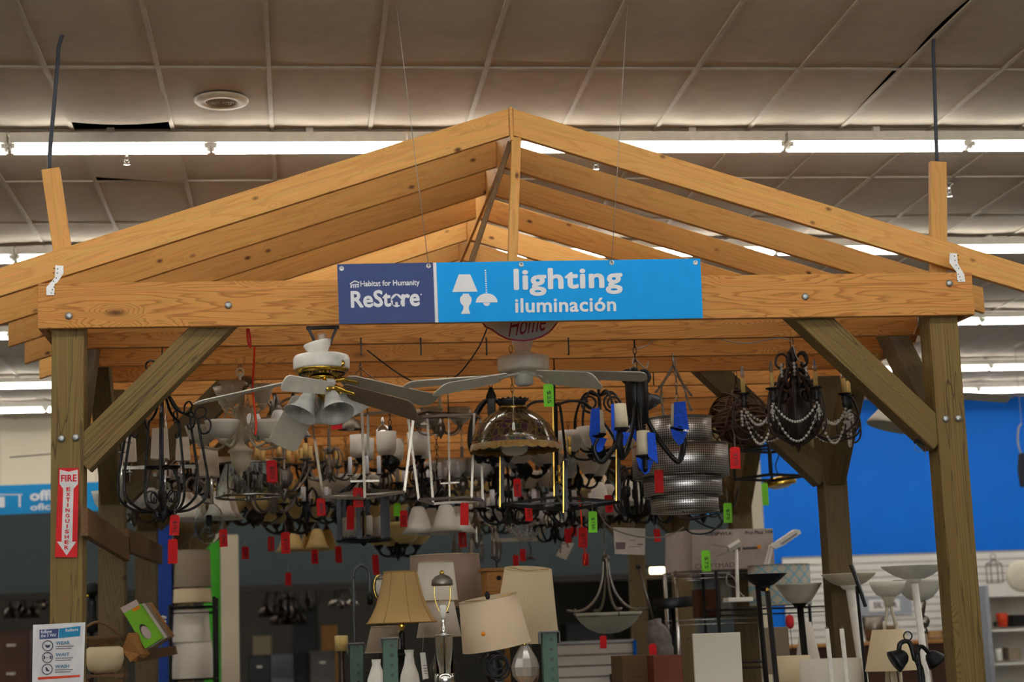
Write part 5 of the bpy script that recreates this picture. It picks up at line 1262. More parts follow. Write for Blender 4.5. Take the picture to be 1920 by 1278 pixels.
candle_lamp('black candle chandelier above the white drum shade', 786, 985, 11, 40, 6, BLACK, CANDLE, 1.0, .3)
candle_lamp('black candle chandelier straight above the cream column', 438, 940, 9, 42, 6, BLACK, CANDLE, 1.1, .6)
down_lamp('bronze chandelier with amber bells above the dark tall cabinet', 575, 995, 11, 38, 5, BRONZE, AMBERG, 1.0, .2)
up_lamp('bronze chandelier with frosted bowls above the wooden box lamp', 925, 985, 12, 38, 5, BRONZE, FROST, UPBOWL, 1.0, .2, 10)
# black square lantern at the right
T = Thing('lantern', 'plain black square lantern frame in front of the white column', 'lantern', 1446, 895, beamY(6)); k = T.k
mb = MB(); c8 = [Vector((x*48*k, y*48*k, z*k)) for z in (0, 54) for x, y in ((-1, -1), (1, -1), (1, 1), (-1, 1))]
M_ = Matrix.Rotation(.5, 3, 'Z'); c8 = [M_ @ q for q in c8]
for i in range(4): mb.bar(c8[i], c8[(i+1) % 4], 5*k, 5*k).bar(c8[4+i], c8[4+(i+1) % 4], 5*k, 5*k).bar(c8[i], c8[4+i], 4*k, 4*k)
mb.build('frame', BLACK, T.o); MB().bar(c8[4], c8[6], 4*k, 4*k).bar(c8[5], c8[7], 4*k, 4*k).build('cross_bar', BLACK, T.o); rod(T, 54, BLACK, 1.4)
T = Thing('ceiling_lamp', 'brass ring ceiling lamp tipped on its side in front of the blue wall', 'lamp', 1462, 902, beamY(7)+.2); k = T.k
M_ = Matrix.Rotation(R(76), 3, 'Y') @ Matrix.Rotation(R(20), 3, 'X')
M_ = Matrix.Rotation(R(-8), 3, 'Y')
T.lathe('brass_ring', [(30, -8), (31, -6), (31, 4), (28, 8), (24, 8), (24, -6)], BRASS, M=M_); T.shell('glass', [(23, -8), (14, -13), (2, -14)], FROST, M=M_, t=.8)
MB().tube(curve([T.v(0, 0, 8), T.v(-6, 0, 30), T.v(4, 0, 60), Vector((0, 0, ZB-T.P.z))]), 1.2*k, 6).build('cord', CORDK, T.o)
# loose cords
def cord(lab, pts, Y, m, r, name='cord'):
    b = at(*pts[0][:2], Y); q = [at(p[0], p[1], Y+(p[2] if len(p) > 2 else 0))-b for p in pts]
    return tag(MB().tube(curve(q), r, 8).build(name, m, None, b), lab, 'cord')
cord('orange extension cord looped over a beam and hanging past the cream chandelier', [(478, 612), (477, 660), (474, 720), (476, 755), (480, 790), (479, 815)], .95, CORDR, .006)
cord('short red cord looped under the front beam left of the white fan', [(463, 616), (465, 640), (470, 651), (469, 632), (466, 616)], .10, mat('red_cord', (190, 34, 30), .5), .005)
cord('thin black cord sagging from the plaque to the fan blade', [(913, 616), (898, 650), (870, 690), (845, 712), (810, 722), (775, 715), (740, 695), (688, 656)], .45, CORDK, .004)
cord('thin orange cord hanging down between lantern and green tag', [(1086, 930), (1090, 970), (1092, 1010), (1098, 1040), (1096, 1056)], 3.2, CORDR, .005)
cord('long drooping grey cord from the gold-edged lantern to the fan carton', [(1120, 955), (1140, 985), (1180, 1002), (1230, 1008), (1262, 1000), (1282, 988)], 2.9, WIREG, .005)
cord('two thin black cords looping below the perforated drum', [(1284, 990), (1300, 1000), (1330, 998), (1352, 980), (1374, 950), (1384, 915)], 2.6, CORDK, .006)
for i, x in enumerate((677, 789, 912, 1066)):
    b = at(x, 643+ (4-i)*1.5, 1.2); n_ = beamY(2 if i else 1)
    P = at(x, 648, beamY(1)-.03); o = MB().box((0, 0, 0), (.008, .008, .09)).box((0, .012, -.045), (.008, .03, .008)).build('hook', BLACKP, None, P)
    tag(o, ['black hook on the second beam left of the fans', 'black hook on the second beam right of the white fan', 'black hook on the second beam left of the plaque', 'black hook on the second beam right of the plain fan'][i], 'hook', 'hooks on the second beam')

# ------------------------------------------------------------------ lamps standing on the rack under the pavilion
ZD = 1.20                                                            # rack deck, just under the picture
def standing(name, lab, cat, px, py, Y, group=None):
    """a thing whose base stands on the rack deck below the spot (px, py)"""
    return Thing(name, lab, cat, px, py, Y, group)
def stem_to(T, x, y, dY, z, m, r, name='stem', foot=0, footm=None):
    """upright from the seen spot down to height z, with an optional round foot"""
    p = T.L(x, y, dY); q = Vector((p.x, p.y, z-T.P.z))
    MB().tube([p, q], r*T.k, 10).build(name, m, T.o)
    if foot: MB().lathe([(foot, 0), (foot, .012), (foot*.5, .025), (.012, .045), (0, .05)], 24, q).build('base', footm or m, T.o)
rk = empty('pallet_rack', (at(880, 1200, .9).x, .9, 0), 'green perforated steel rack with padded upright tops carrying the table lamps', 'rack')
RO = rk.location.copy()
for px, py, Y, wd in ((731, 1196, .45, .076), (1030, 1184, .45, .078), (668, 1206, 1.55, .075), (930, 1206, 1.55, .075)):
    p = at(px, py, Y); MB().box((0, 0, p.z/2), (wd, .006, p.z)).box((-wd/2+.003, .03, p.z/2), (.006, .06, p.z)).box((wd/2-.003, .03, p.z/2), (.006, .06, p.z)).build('upright', RACKP, rk, Vector((p.x, p.y, 0))-RO)
    MB().box((0, .02, 0), (wd+.02, .09, .012), None).box((-wd/2-.012, .02, -.03), (.006, .08, .06)).box((wd/2+.012, .02, -.03), (.006, .08, .06)).build('corner_pad', FABG, rk, Vector((p.x, p.y, p.z))-RO, bevel=.004)
xa, xb = at(731, 1196, .45).x, at(1030, 1184, .45).x
MB().box(((xa+xb)/2-RO.x, 1.0-RO.y, ZD-.02), (xb-xa+.15, 1.2, .03)).build('deck', CARD, rk)
for Y in (.46, 1.54): MB().box(((xa+xb)/2-RO.x, Y-RO.y, ZD-.08), (xb-xa+.1, .04, .09)).build('deck_beam', mat('rack_orange', (200, 96, 40), .5), rk)

def fluted(n, d): return lambda i, a, r, z: (r*(1+d*math.cos(n*a)), z)
# tan bell shade
T = Thing('table_lamp', 'table lamp with a tan silk bell shade at the left of the rack', 'table lamp', 753, 1167, .85); k = T.k
prof = [(66, 0), (57, 14), (49, 30), (42, 50), (37, 70), (33, 88), (31.5, 95)]
sh = T.shell('lamp_shade', prof, SHADET, n=48, t=.8)
mb = MB()
for i in range(8):
    a_ = 2*PI*i/8+.2; mb.tube([Vector((math.cos(a_)*(r_+.3)*k, math.sin(a_)*(r_+.3)*k, z_*k)) for r_, z_ in prof], .7*k, 5)
mb.ring((0, 0, 0), 66*k, 1*k, 48, 6).ring((0, 0, 95*k), 31.5*k, 1*k, 40, 6)
mb.build('seam', mat('tan_braid', (170, 138, 84), .7), sh)
T.lathe('socket', [(3, 20), (5, 14), (5, 0), (7, -4), (4, -12), (3, -16)], BRASS, o=T.v(18, 0, 0)*0)
T.lathe('body', [(4, -16), (6, -20), (5, -40), (8, -50), (20, -56), (22, -60), (8, -64), (7, -80), (9, -100)], BLACK)
stem_to(T, 753, 1240, 0, ZD, BLACK, 7, 'pedestal', .085)
# clear glass candlestick lamp with pewter cap
T = Thing('table_lamp', 'clear glass column lamp with a pewter cap on its bare harp', 'table lamp', 831, 1160, .5); k = T.k
T.lathe('cap', [(20, 62), (20.5, 66), (20, 72), (14, 79), (5, 83), (3, 85), (2, 86)], PEWTER); T.lathe('finial', [(4, 84), (5, 87), (2, 90), (0, 91)], BRASS)
for s in (-1, 1): MB().tube(curve([T.v(s*15, 0, 64), T.v(s*14.5, 0, 40), T.v(s*10, 0, 22), T.v(s*4, 0, 8)]), .9*k, 6).build('harp', BRASS, T.o)
T.lathe('socket', [(3, 0), (5, 4), (6, 12), (6.5, 24), (4, 26)], WHITEP); T.lathe('switch', [(1, 0), (1.5, 6), (0, 7)], BLACKP, M=Matrix.Rotation(R(90), 3, 'Y'), o=T.v(5, 0, 12))
T.lathe('rod', [(3.5, 0), (4, -4), (3.4, -8), (3.4, -24), (7, -26), (7, -28), (2, -30), (2, -100)], CHROME)
T.shell('glass_column', [(17, -30), (17, -100)], GLASS, t=1); T.lathe('collar', [(17, -28), (18, -29), (18, -31), (8, -31)], CHROME)
T.lathe('foot', [(17, -100), (19, -101), (19, -116), (18, -118), (18, -(at(831, 1160, .5).z-ZD)/k)], CHROME)
# white tall shade behind
def shade_lamp(lab, px, py, Y, prof, m, basem=BRONZE, br=5, fl=None, tilt=0, n=40, base_prof=None, inner=None, tiltY=0, fin=True, k_off=(0, 0)):
    """shade whose outline is given about (px, py); stem down to the deck"""
    T = Thing('table_lamp', lab, 'table lamp', px, py, Y); k = T.k
    M_ = Matrix.Rotation(R(tilt), 3, 'Y') @ Matrix.Rotation(R(tiltY), 3, 'X')
    T.shell('lamp_shade', prof, m, M=M_, n=n, t=.9, scallop=fl)
    top = prof[-1]; bot = prof[0]
    for q in (top, bot): MB().ring(M_ @ T.v(0, 0, q[1]), q[0]*k, .8*k, 40, 5, M_).build('shade_trim', mat('trim_'+m.name, (206, 190, 158), .7), T.o)
    for a_ in range(3):
        q = R(120*a_+20); MB().bar(M_ @ T.v(0, 0, top[1]-4), M_ @ T.v(math.cos(q)*top[0], math.sin(q)*top[0], top[1]-1), 1.2*k, 1.2*k).build('spider', BRASS, T.o)
    if fin: MB().lathe(T.sc([(1.5, -6), (4, 0), (5, 5), (4, 10), (0, 13)]), 12, M_ @ T.v(0, 0, top[1]), M_).build('finial', BLACKP, T.o)
    c = M_ @ T.v(0, 0, (top[1]+bot[1])/2)
    zb = ZD-T.P.z
    pf = base_prof or [(.055, 0), (.058, .015), (.03, .03), (.02, .06), (.045, .12), (.05, .17), (.02, .24)]
    MB().lathe([(r_, zb+z_) for r_, z_ in pf]+[(.012, max(zb+pf[-1][1]+.02, c.z-.06)), (.016, max(zb+pf[-1][1]+.03, c.z-.05)), (.016, max(zb+pf[-1][1]+.05, c.z))], 24, Vector((c.x, c.y, 0))).build('lamp_base', basem, T.o)
    return T
shade_lamp('table lamp with a tall white drum shade behind the glass column lamp', 818, 1090, 1.35, [(40, -35), (33, 36)], SHADEW, NICKEL, fin=False)
shade_lamp('lower white cone shade lamp half hidden behind the glass column lamp', 822, 1160, 1.1, [(42, -33), (30, 32)], mat('ivory_linen', (214, 206, 196), .85, bump=.3, scale=180), NICKEL, fin=False)
shade_lamp('table lamp with a wide mauve taupe drum shade at the back of the rack', 835, 1085, 2.0, [(69, -52), (65, 44)], SHADEM, BRONZE, fin=False)
shade_lamp('table lamp with a large cream pleated cone shade at the right of the rack', 988, 1130, 1.25, [(63, -66), (58, -40), (44, 64)], SHADEC, GLASS, fl=fluted(60, .008), n=180, tiltY=9, tilt=3, fin=False, base_prof=[(.06, 0), (.062, .015), (.03, .03), (.05, .08), (.06, .12), (.04, .17), (.02, .22)])
T = shade_lamp('table lamp with a tilted oatmeal drum shade bearing an orange sticker', 923, 1166, .72, [(65, -46), (55, 46)], mat('oatmeal_linen', (218, 196, 168), .85, bump=.3, scale=180, var=.03), BLACK, tilt=-9, tiltY=4)
q = T.L(906, 1188, -.19); MB().lathe([(.0115, 0), (.0115, .001), (0, .001)], 18, q, Matrix.Rotation(R(90), 3, 'X')).build('sticker', mat('orange_sticker', (248, 150, 30), .5), T.o)
# wooden box lamp behind
T = Thing('wooden_box', 'honey-coloured wooden box with a round hole at the back of the rack', 'box', 930, 1096, 1.75); k = T.k
MB().box(T.v(0, 0, -22), T.v(46, 36, 92), Matrix.Rotation(.2, 3, 'Z')).build('body', HONEY, T.o); MB().box(T.v(0, 0, 28), T.v(56, 44, 6), Matrix.Rotation(.2, 3, 'Z')).build('lid', HONEY, T.o)
MB().lathe(T.sc([(4.5, 0), (4.5, .6), (0, .7)]), 16, Matrix.Rotation(.2, 3, 'Z') @ T.v(0, -18.3, 12), RY).build('hole', BLACKP, T.o)
MB().box((0, 0, (ZD-T.P.z-68*k)/2-.0), (40*k, 30*k, max(.02, T.P.z-68*k-ZD)*.999)).build('foot', HONEY, T.o)
T.tube('cord_knot', [T.v(4, 0, 31), T.v(2, 0, 40), T.v(6, 0, 48), T.v(-8, 0, 52), T.v(3, 0, 44)], 1.6, CORDK)
# grey tubular arch lamp
T = Thing('floor_lamp', 'grey tubular arch lamp at the left end of the rack', 'floor lamp', 678, 1090, 2.2); k = T.k
aw = 15
MB().tube(curve([Vector((-aw*k, 0, .0-T.P.z)), T.v(-aw, 0, -60), T.v(-aw, 0, 10), T.v(-11, 0, 24), T.v(0, 0, 31), T.v(11, 0, 24), T.v(aw, 0, 10), T.v(aw, 0, -26)]), 3.4*k, 10).build('tube', mat('slate_tube', (70, 74, 76), .45, .3), T.o)
MB().lathe([(.14, 0), (.14, .02), (.03, .03), (.0, .035)], 24, (-aw*k, 0, -T.P.z)).build('base', mat('slate_tube', (70, 74, 76)), T.o)
T.lathe('socket', [(3, -20), (6, -26), (6, -42), (3, -44)], BLACKP, o=T.v(aw, 0, 0))
# small white lantern lamp
T = Thing('table_lamp', 'small white glass lamp with a brass loop left of the tan bell shade', 'table lamp', 714, 1100, 1.8); k = T.k
T.lathe('globe', [(6, -16), (9, -8), (10, 2), (8, 12), (5, 15)], FROST); T.lathe('cap', [(9, 14), (6, 20), (2, 24), (0, 27)], PEWTER)
T.tube('loop', [T.v(0, 0, 24), T.v(-9, 0, 18), T.v(-13, 0, 2), T.v(-10, 0, -16), T.v(-2, 0, -24)], 1, BRASS); T.lathe('body', [(4, -16), (8, -24), (5, -40), (12, -60), (10, -80), (6, -96), (14, -(T.P.z-ZD)/k+4), (14, -(T.P.z-ZD)/k)], BRONZE)
# tan cone shade low behind the bell shade
shade_lamp('small dark table lamp with a brown paper shade under the tan bell shade', 722, 1200, 1.3, [(38, -22), (26, 26)], SHADEG, BLACK, fin=False)
T = Thing('candle', 'cream pillar candle holder standing left of the rack', 'candle', 640, 1206, 2.4); k = T.k
T.lathe('candle', [(12, -14), (12.5, 14), (8, 15), (0, 14)], AMBERG); T.lathe('holder', [(9, -14), (5, -20), (5, -40), (14, -(T.P.z-ZD+.3)/k+3), (16, -(T.P.z-ZD+.3)/k)], BRONZE)
# little shelf carrying it
tb = empty('side_table', (at(640, 1206, 2.4).x, 2.4, 0), 'low dark side table left of the rack', 'table')
MB().box((0, 0, ZD-.3-.015), (.4, .4, .03)).build('tabletop', DARKWOOD, tb)
for sx in (-1, 1):
    for sy in (-1, 1): MB().box((sx*.17, sy*.17, (ZD-.33)/2), (.04, .04, ZD-.33)).build('leg', DARKWOOD, tb)
# coiled cords, bagged glass lamp, white vases
T = Thing('cord_coil', 'coil of black lamp cord beneath the tilted oatmeal shade', 'cord', 932, 1246, .62); k = T.k
for i in range(7):
    M_ = Matrix.Rotation(R(70+rnd.uniform(-22, 22)), 3, 'X') @ Matrix.Rotation(rnd.uniform(0, 3), 3, 'Z')
    T_ = MB().ring(T.v(rnd.uniform(-6, 6), rnd.uniform(-4, 4), rnd.uniform(-8, 8)), rnd.uniform(16, 25)*k, 1.9*k, 26, 6, M_).build('loop', CORDK, T.o)
MB().box((0, 0, (ZD-T.P.z-26*k)/2-.001), (.03, .03, T.P.z-ZD-26*k)).build('tied_end', CORDK, T.o)
T = Thing('table_lamp', 'cut glass lamp base wrapped in clear film below the pleated shade', 'table lamp', 985, 1250, .62); k = T.k
T.lathe('glass_body', [(8, 40), (14, 30), (22, 16), (27, 0), (24, -16), (12, -30), (20, -(T.P.z-ZD)/k)], CRYSTAL, n=10, smooth=False); T.lathe('stem', [(2, 50), (3, 40), (1.6, 38), (1.6, -10), (0, -11)], BRASS)
for px, py, h, lab in ((706, 1262, 26, 'white vase lamp base left of the front rack upright'), (768, 1254, 36, 'slim white flared vase right of the front rack upright')):
    T = Thing('vase', lab, 'vase', px, py, .8); zb = -(T.P.z-ZD)/T.k
    T.lathe('body', [(8, h-6), (9, h), (8, h-10), (10, 10), (17, -10), (22, zb+12), (20, zb)], WHITEP)
T = Thing('paper_label', 'white paper label hanging under the white cone shade lamp', 'label', 796, 1245, .55); k = T.k
MB().plate([T.v(-8, 0, 22), T.v(2, 0, 22), T.v(7, 0, -26), T.v(-4, 0, -28)], Vector((0, .001, 0))).build('paper', WHITECARD, T.o)
for i in range(4): MB().box(T.v(.5+i*.9, -.4, -2-i*5), (8*k, .0006, 1.2*k)).build('print', mat('grey_print', (116, 96, 100)), T.o)
MB().tube([T.v(-3, 0, 22), T.v(0, 0, 60)], .4*k, 5).build('string', STRING, T.o)

# ------------------------------------------------------------------ torchieres and floor lamps at the right
def floor_lamp(lab, px, py, Y, bowl, m, pm, r, lean=(0, 0), t=.8, seg=40, foot=.13, parts=(), bowlname='bowl', fx=None):
    T = Thing('floor_lamp', lab, 'floor lamp', px, py, Y); k = T.k
    T.shell(bowlname, bowl, m, n=seg, t=t)
    z0 = bowl[0][1]
    b_ = Vector((lean[0], lean[1], -T.P.z+.0))
    T.lathe('socket', [(r*.8, z0+6), (r*1.9, z0+5), (r*2.2, z0), (r*1.6, z0-6), (r, z0-8)], pm if not parts else parts[0])
    MB().tube([T.v(fx or 0, 0, z0+3), b_+T.v(fx or 0, 0, 0)+Vector((0, 0, .02))], r*k, 12).build('pole', pm, T.o)
    MB().lathe([(foot, 0), (foot, .02), (foot*.4, .035), (r*k, .05)], 28, b_+T.v(fx or 0, 0, 0)).build('base', pm, T.o)
    return T
TB = [(6, -23), (18, -19), (32, -9), (41, -1), (44.5, 1)]
floor_lamp('black torchiere with a flat black bowl in front of the fan carton', 1432, 1077, 1.9, TB, BLACK, BLACK, 5, (.06, 0), fx=-13)
floor_lamp('black torchiere with a frosted glass bowl, next to the black bowl torchiere', 1497, 1094, 2.2, [(14, -36), (24, -30), (35, -14), (41, -4), (45, 0)], GREYG, BLACK, 6.5, (.06, 0), bowlname='glass_bowl', parts=(BLACK,))
floor_lamp('white metal torchiere before the rear timber post', 1591, 1077, 2.0, [(20, -20), (32, -15), (44, -6), (50, 0), (51, 2)], CREAMP, WHITEP, 8, (.16, 0))
floor_lamp('tall white torchiere with a shallow wide bowl beside the right front post', 1712, 1062, .9, [(18, -23), (34, -17), (48, -8), (58, 0), (60, 2)], WHITEP, WHITEP, 6.5, (.10, 0))
T = floor_lamp('nickel floor lamp with a frosted bowl and turned ball stem by the right front post', 1722, 1088, 2.4, [(10, -38), (24, -32), (36, -18), (44, -4), (47, 2)], FROST, NICKEL, 4, (.10, 0), bowlname='glass_bowl')
T.lathe('turned_ball', [(4, -64), (10, -68), (12, -76), (9, -84), (5, -88), (7, -92), (4, -98)], NICKEL, o=T.v(4, 0, 0)); T.lathe('cup', [(10, -37), (12, -40), (8, -58), (5, -66)], NICKEL)
T = Thing('floor_lamp', 'cream floor lamp whose frosted bowl sits on a flared split stem above a cone shade', 'floor lamp', 1664, 1092, 1.6); k = T.k
T.shell('glass_bowl', [(12, -26), (22, -22), (31, -8), (34, 2)], FROST, n=36); T.lathe('cup', [(6, -44), (9, -34), (14, -27), (11, -25)], CREAMP)
for s in (-1, 1): MB().tube(curve([T.v(s*3, 0, -40), T.v(s*5, 0, -52), T.v(s*10, 0, -80), T.v(s*12, 0, -110), Vector((s*14*k, 0, .03-T.P.z))]), 3.2*k, 10).build('stem', CREAMP, T.o)
MB().lathe([(.15, 0), (.15, .02), (.05, .04), (0, .05)], 28, (0, 0, -T.P.z)).build('base', CREAMP, T.o)
T = Thing('floor_lamp', 'bare black lamp pole with a brass tip right of the black torchiere pole', 'floor lamp', 1439, 1108, 1.5); k = T.k
MB().tube([(0, 0, 0), (.07, 0, .02-T.P.z)], 5*k, 10).build('pole', BLACK, T.o); T.lathe('tip', [(4, 0), (3, 3), (1.6, 6), (0, 7)], BRASS); MB().lathe([(.12, 0), (.12, .02), (.02, .04)], 24, (.07, 0, -T.P.z)).build('base', BLACK, T.o)
T = Thing('floor_lamp', 'slim black reading lamp with a slanted flat black head', 'floor lamp', 1608, 1098, 1.3); k = T.k
MB().bar(T.L(1595, 1058), T.L(1623, 1137), .03, .012, (0, 1, 0)).build('lamp_head', BLACK, T.o); MB().bar(T.L(1599, 1059, -.002), T.L(1624, 1130, -.002), .02, .006).build('diffuser', mat('grey_lens', (150, 156, 166), .3), T.o)
MB().tube([T.L(1606, 1098), Vector((.05, 0, .02-T.P.z))], 3*k, 10).build('pole', BLACK, T.o); MB().lathe([(.12, 0), (.12, .02), (.02, .03)], 24, (.05, 0, -T.P.z)).build('base', BLACK, T.o)
for px, lab in ((1550, 'left one of two thin white lamp poles in front of the rear post'), (1578, 'right one of two thin white lamp poles in front of the rear post')):
    T = Thing('floor_lamp', lab, 'floor lamp', px, 1178, 1.2); MB().tube([(0, 0, 0), (.06, 0, .02-T.P.z)], 4.2*T.k, 10).build('pole', WHITEP, T.o); T.lathe('tip', [(3, 0), (2, 3), (0, 4)], NICKEL); MB().lathe([(.11, 0), (.11, .02), (.02, .03)], 24, (.06, 0, -T.P.z)).build('base', WHITEP, T.o)
def low_lamp(lab, px, py, Y, prof, m, legs=0, basem=WHITEP, sq=False):
    T = Thing('floor_lamp', lab, 'floor lamp', px, py, Y); k = T.k
    if sq:
        r_ = prof[0][0]; MB().box(T.v(0, 0, (prof[0][1]+prof[-1][1])/2), (2*r_*k, 2*r_*k*.8, (prof[-1][1]-prof[0][1])*k), Matrix.Rotation(-.2, 3, 'Z')).build('box_shade', m, T.o, bevel=.003)
    else: T.shell('lamp_shade', prof, m, n=40)
    zb = -T.P.z; z1 = prof[0][1]*k*.5
    if legs:
        for i in range(3): a_ = 2.1*i+.4; MB().tube([(math.cos(a_)*.02, math.sin(a_)*.02, z1), (math.cos(a_)*.1, math.sin(a_)*.1, zb)], .012, 10).build('leg', basem, T.o)
    else: MB().tube([(0, 0, z1), (0, 0, zb+.02)], .013, 10).build('pole', basem, T.o); MB().lathe([(.12, zb), (.12, zb+.02), (.02, zb+.04)], 24).build('base', basem, T.o)
    return T
low_lamp('lamp with a large square white box shade under the fan carton', 1345, 1240, 1.0, [(44, -60), (44, 53)], SHADEW, sq=True)
low_lamp('lamp with an ivory cone shade on white legs behind the tall white torchiere', 1668, 1218, 1.2, [(48, -38), (30, 38)], SHADEC, 3, CREAMP)
low_lamp('lamp with a broad white drum shade in front of the two white poles', 1560, 1275, 1.4, [(62, -40), (57, 40)], SHADEW)
low_lamp('lamp with a cream drum shade left of the broad white drum', 1487, 1262, 1.7, [(38, -40), (33, 33)], SHADEC)
low_lamp('lamp with a narrow white cone shade behind the frosted torchiere', 1513, 1202, 2.8, [(24, -40), (10, 36)], mat('ivory_linen', (214, 206, 196)))
low_lamp('lamp with a beige square shade behind the black torchiere poles', 1455, 1220, 2.9, [(24, -42), (24, 44)], SHADEG, sq=True)
# black clip lamps
T = Thing('desk_lamp', 'bundle of black swing-arm lamp in front of the ivory cone shade', 'desk lamp', 1715, 1236, .7); k = T.k
T.lathe('lamp_head', [(8, 14), (14, 8), (20, -8), (22, -14)], BLACKP, o=T.v(-28, 0, 4), M=Matrix.Rotation(R(60), 3, 'Y')); T.lathe('second_head', [(8, 12), (13, 6), (19, -8), (20, -12)], BLACKP, o=T.v(36, 0, 2), M=Matrix.Rotation(R(-40), 3, 'Y'))
MB().tube(curve([T.v(-30, 0, 6), T.v(-26, 0, 30), T.v(-8, 0, 32), T.v(0, 0, 0), T.v(8, 0, -40), Vector((0, 0, .03-T.P.z))]), 4.5*k, 10).build('arm', BLACKP, T.o); MB().tube(curve([T.v(36, 0, 2), T.v(14, 0, 24), T.v(4, 0, -4), T.v(14, 0, -60), Vector((0, 0, .03-T.P.z))]), 4*k, 10).build('arm', BLACKP, T.o)
MB().ring(T.v(-10, 0, 44), 8*k, 1.4*k, 18, 6, RY).build('cord_loop', CORDK, T.o); MB().lathe([(.12, 0), (.12, .03), (.03, .05)], 24, (0, 0, -T.P.z)).build('base', BLACKP, T.o)

# ------------------------------------------------------------------ wire shelf with the fan carton
YR = 4.3
p0, p1 = at(1262, 1074, YR), at(1424, 1068, YR); zs = at(1340, 1072, YR).z
so_ = Vector(((p0.x+p1.x)/2, YR+.2, 0)); ws = empty('wire_shelf', so_, 'chrome wire shelving unit carrying the fan carton', 'shelf')
hw = (p1.x-p0.x)/2
for sx in (-1, 1):
    for sy in (-1, 1): MB().tube([(sx*hw*.95, sy*.2, 0), (sx*hw*.95, sy*.2, zs+.02)], .0125, 10).build('post', CHROME, ws)
for z in (zs-.008, at(1340, 1160, YR).z, .9, .3):
    mb = MB()
    for sy in (-1, 1): mb.tube([(-hw, sy*.21, z), (hw, sy*.21, z)], .004, 6).tube([(-hw, sy*.21, z-.035), (hw, sy*.21, z-.035)], .003, 6)
    for sx in (-1, 1): mb.tube([(sx*hw, -.21, z), (sx*hw, .21, z)], .004, 6)
    for i in range(18): x_ = -hw+2*hw*(i+.5)/18; mb.tube([(x_, -.21, z), (x_, .21, z)], .002, 5)
    mb.build('wire_deck', CHROME, ws)
# the fan carton
cb = at(1374, 1030, YR-.1); ct = empty('fan_carton', cb, 'white ceiling fan carton with a fan picture on top of the wire shelf', 'carton')
dv = Vector((0, 0, 0)); A, B, Cc, D_ = [at(x, y, YR-.02)-cb for x, y in ((1297, 1069), (1453, 1064), (1449, 990), (1297, 993))]
bk = Vector((-.11, .46, 0)); A.z = B.z = (A.z+B.z)/2
MB().plate([A, B, Cc, D_], bk).build('box', BOXW, ct, bevel=.003)
lf = Vector((0, -.0015, 0))
def cp(u, v): return A+(B-A)*u+(D_-A)*v
PRN = mat('carton_print', (92, 86, 90), .6)
lettering('lettering', 'Pro Plus 104', cp(.645, .845), cp(.975, .85), cp(.645, .935), mat('carton_ink', (40, 36, 40), .6), ct, lf, .02)
lettering('lettering', '52ESPWLK', cp(.16, .84), cp(.49, .845), cp(.16, .925), mat('carton_ink', (40, 36, 40), .6), ct, lf, .02)
lettering('lettering', 'CRAFTMADE', cp(.04, .03), cp(.56, .05), cp(.04, .15), PRN, ct, lf)
fm = MB()
for (u0, v0), (u1, v1), th in (((.24, .62), (.45, .54), .012), ((.30, .33), (.45, .45), .012), ((.61, .50), (.80, .51), .06), ((.52, .58), (.54, .72), .02)):
    a_, b_ = cp(u0, v0), cp(u1, v1); n_ = Vector((0, 0, th*.5*(D_-A).length)); fm.add([a_-n_+lf, b_-n_+lf, b_+n_+lf, a_+n_+lf], [(0, 1, 2, 3)])
c_ = cp(.53, .5); fm.add([c_+lf+Vector((math.cos(q)*.035, 0, math.sin(q)*.026)) for q in [i*PI/6 for i in range(12)]], [tuple(range(12))]); fm.build('fan_picture', PRN, ct)
c_ = cp(.81, .53); MB().add([c_+lf*2+Vector((math.cos(q)*.015, 0, math.sin(q)*.015)) for q in [i*PI/6 for i in range(12)]], [tuple(range(12))]).build('sticker', mat('orange_sticker', (248, 150, 30)), ct)
# white drafting lamps
T = Thing('desk_lamp', 'white desk lamp with a square head standing before the fan carton', 'desk lamp', 1382, 1128, 3.7); k = T.k
MB().box(T.v(2, 0, 4), T.v(48, 40, 8)).build('base', WHITEP, T.o, bevel=.003); MB().tube([T.v(2, 0, 8), T.v(4, 0, 98)], 3.4*k, 10).build('arm', WHITEP, T.o)
MB().box(T.v(-2, -8, 104), T.v(26, 22, 7), Matrix.Rotation(R(-28), 3, 'Y') @ Matrix.Rotation(R(-24), 3, 'X')).build('lamp_head', WHITEP, T.o, bevel=.002)
T.tube('cord', [T.v(2, 4, 26), T.v(-16, 4, 34), T.v(-14, 4, 52), T.v(-2, 4, 44), T.v(6, 4, 20), T.v(16, 6, 10)], 1.1, WIREG)
T = Thing('desk_lamp', 'white swing-arm lamp raising its long head right of the fan carton', 'desk lamp', 1440, 1062, 4.1); k = T.k
MB().bar(T.v(0, 0, 4), T.v(12, 0, 44), 6*k, 5*k).bar(T.v(-6, 0, 4), T.v(6, 0, 40), 3*k, 3*k).build('arm', WHITEP, T.o)
MB().prism([(4*k, 38*k), (20*k, 48*k), (54*k, 68*k), (64*k, 66*k), (66*k, 60*k), (30*k, 38*k), (14*k, 32*k)], -.03, .03).build('lamp_head', WHITEP, T.o, bevel=.003); MB().prism([(24*k, 42*k), (56*k, 61*k), (58*k, 58*k), (28*k, 40*k)], -.034, -.030).build('diffuser', mat('grey_lens', (150, 156, 166)), T.o)
MB().box(T.v(0, 0, 0), T.v(16, 12, 8)).build('clamp', WHITEP, T.o)
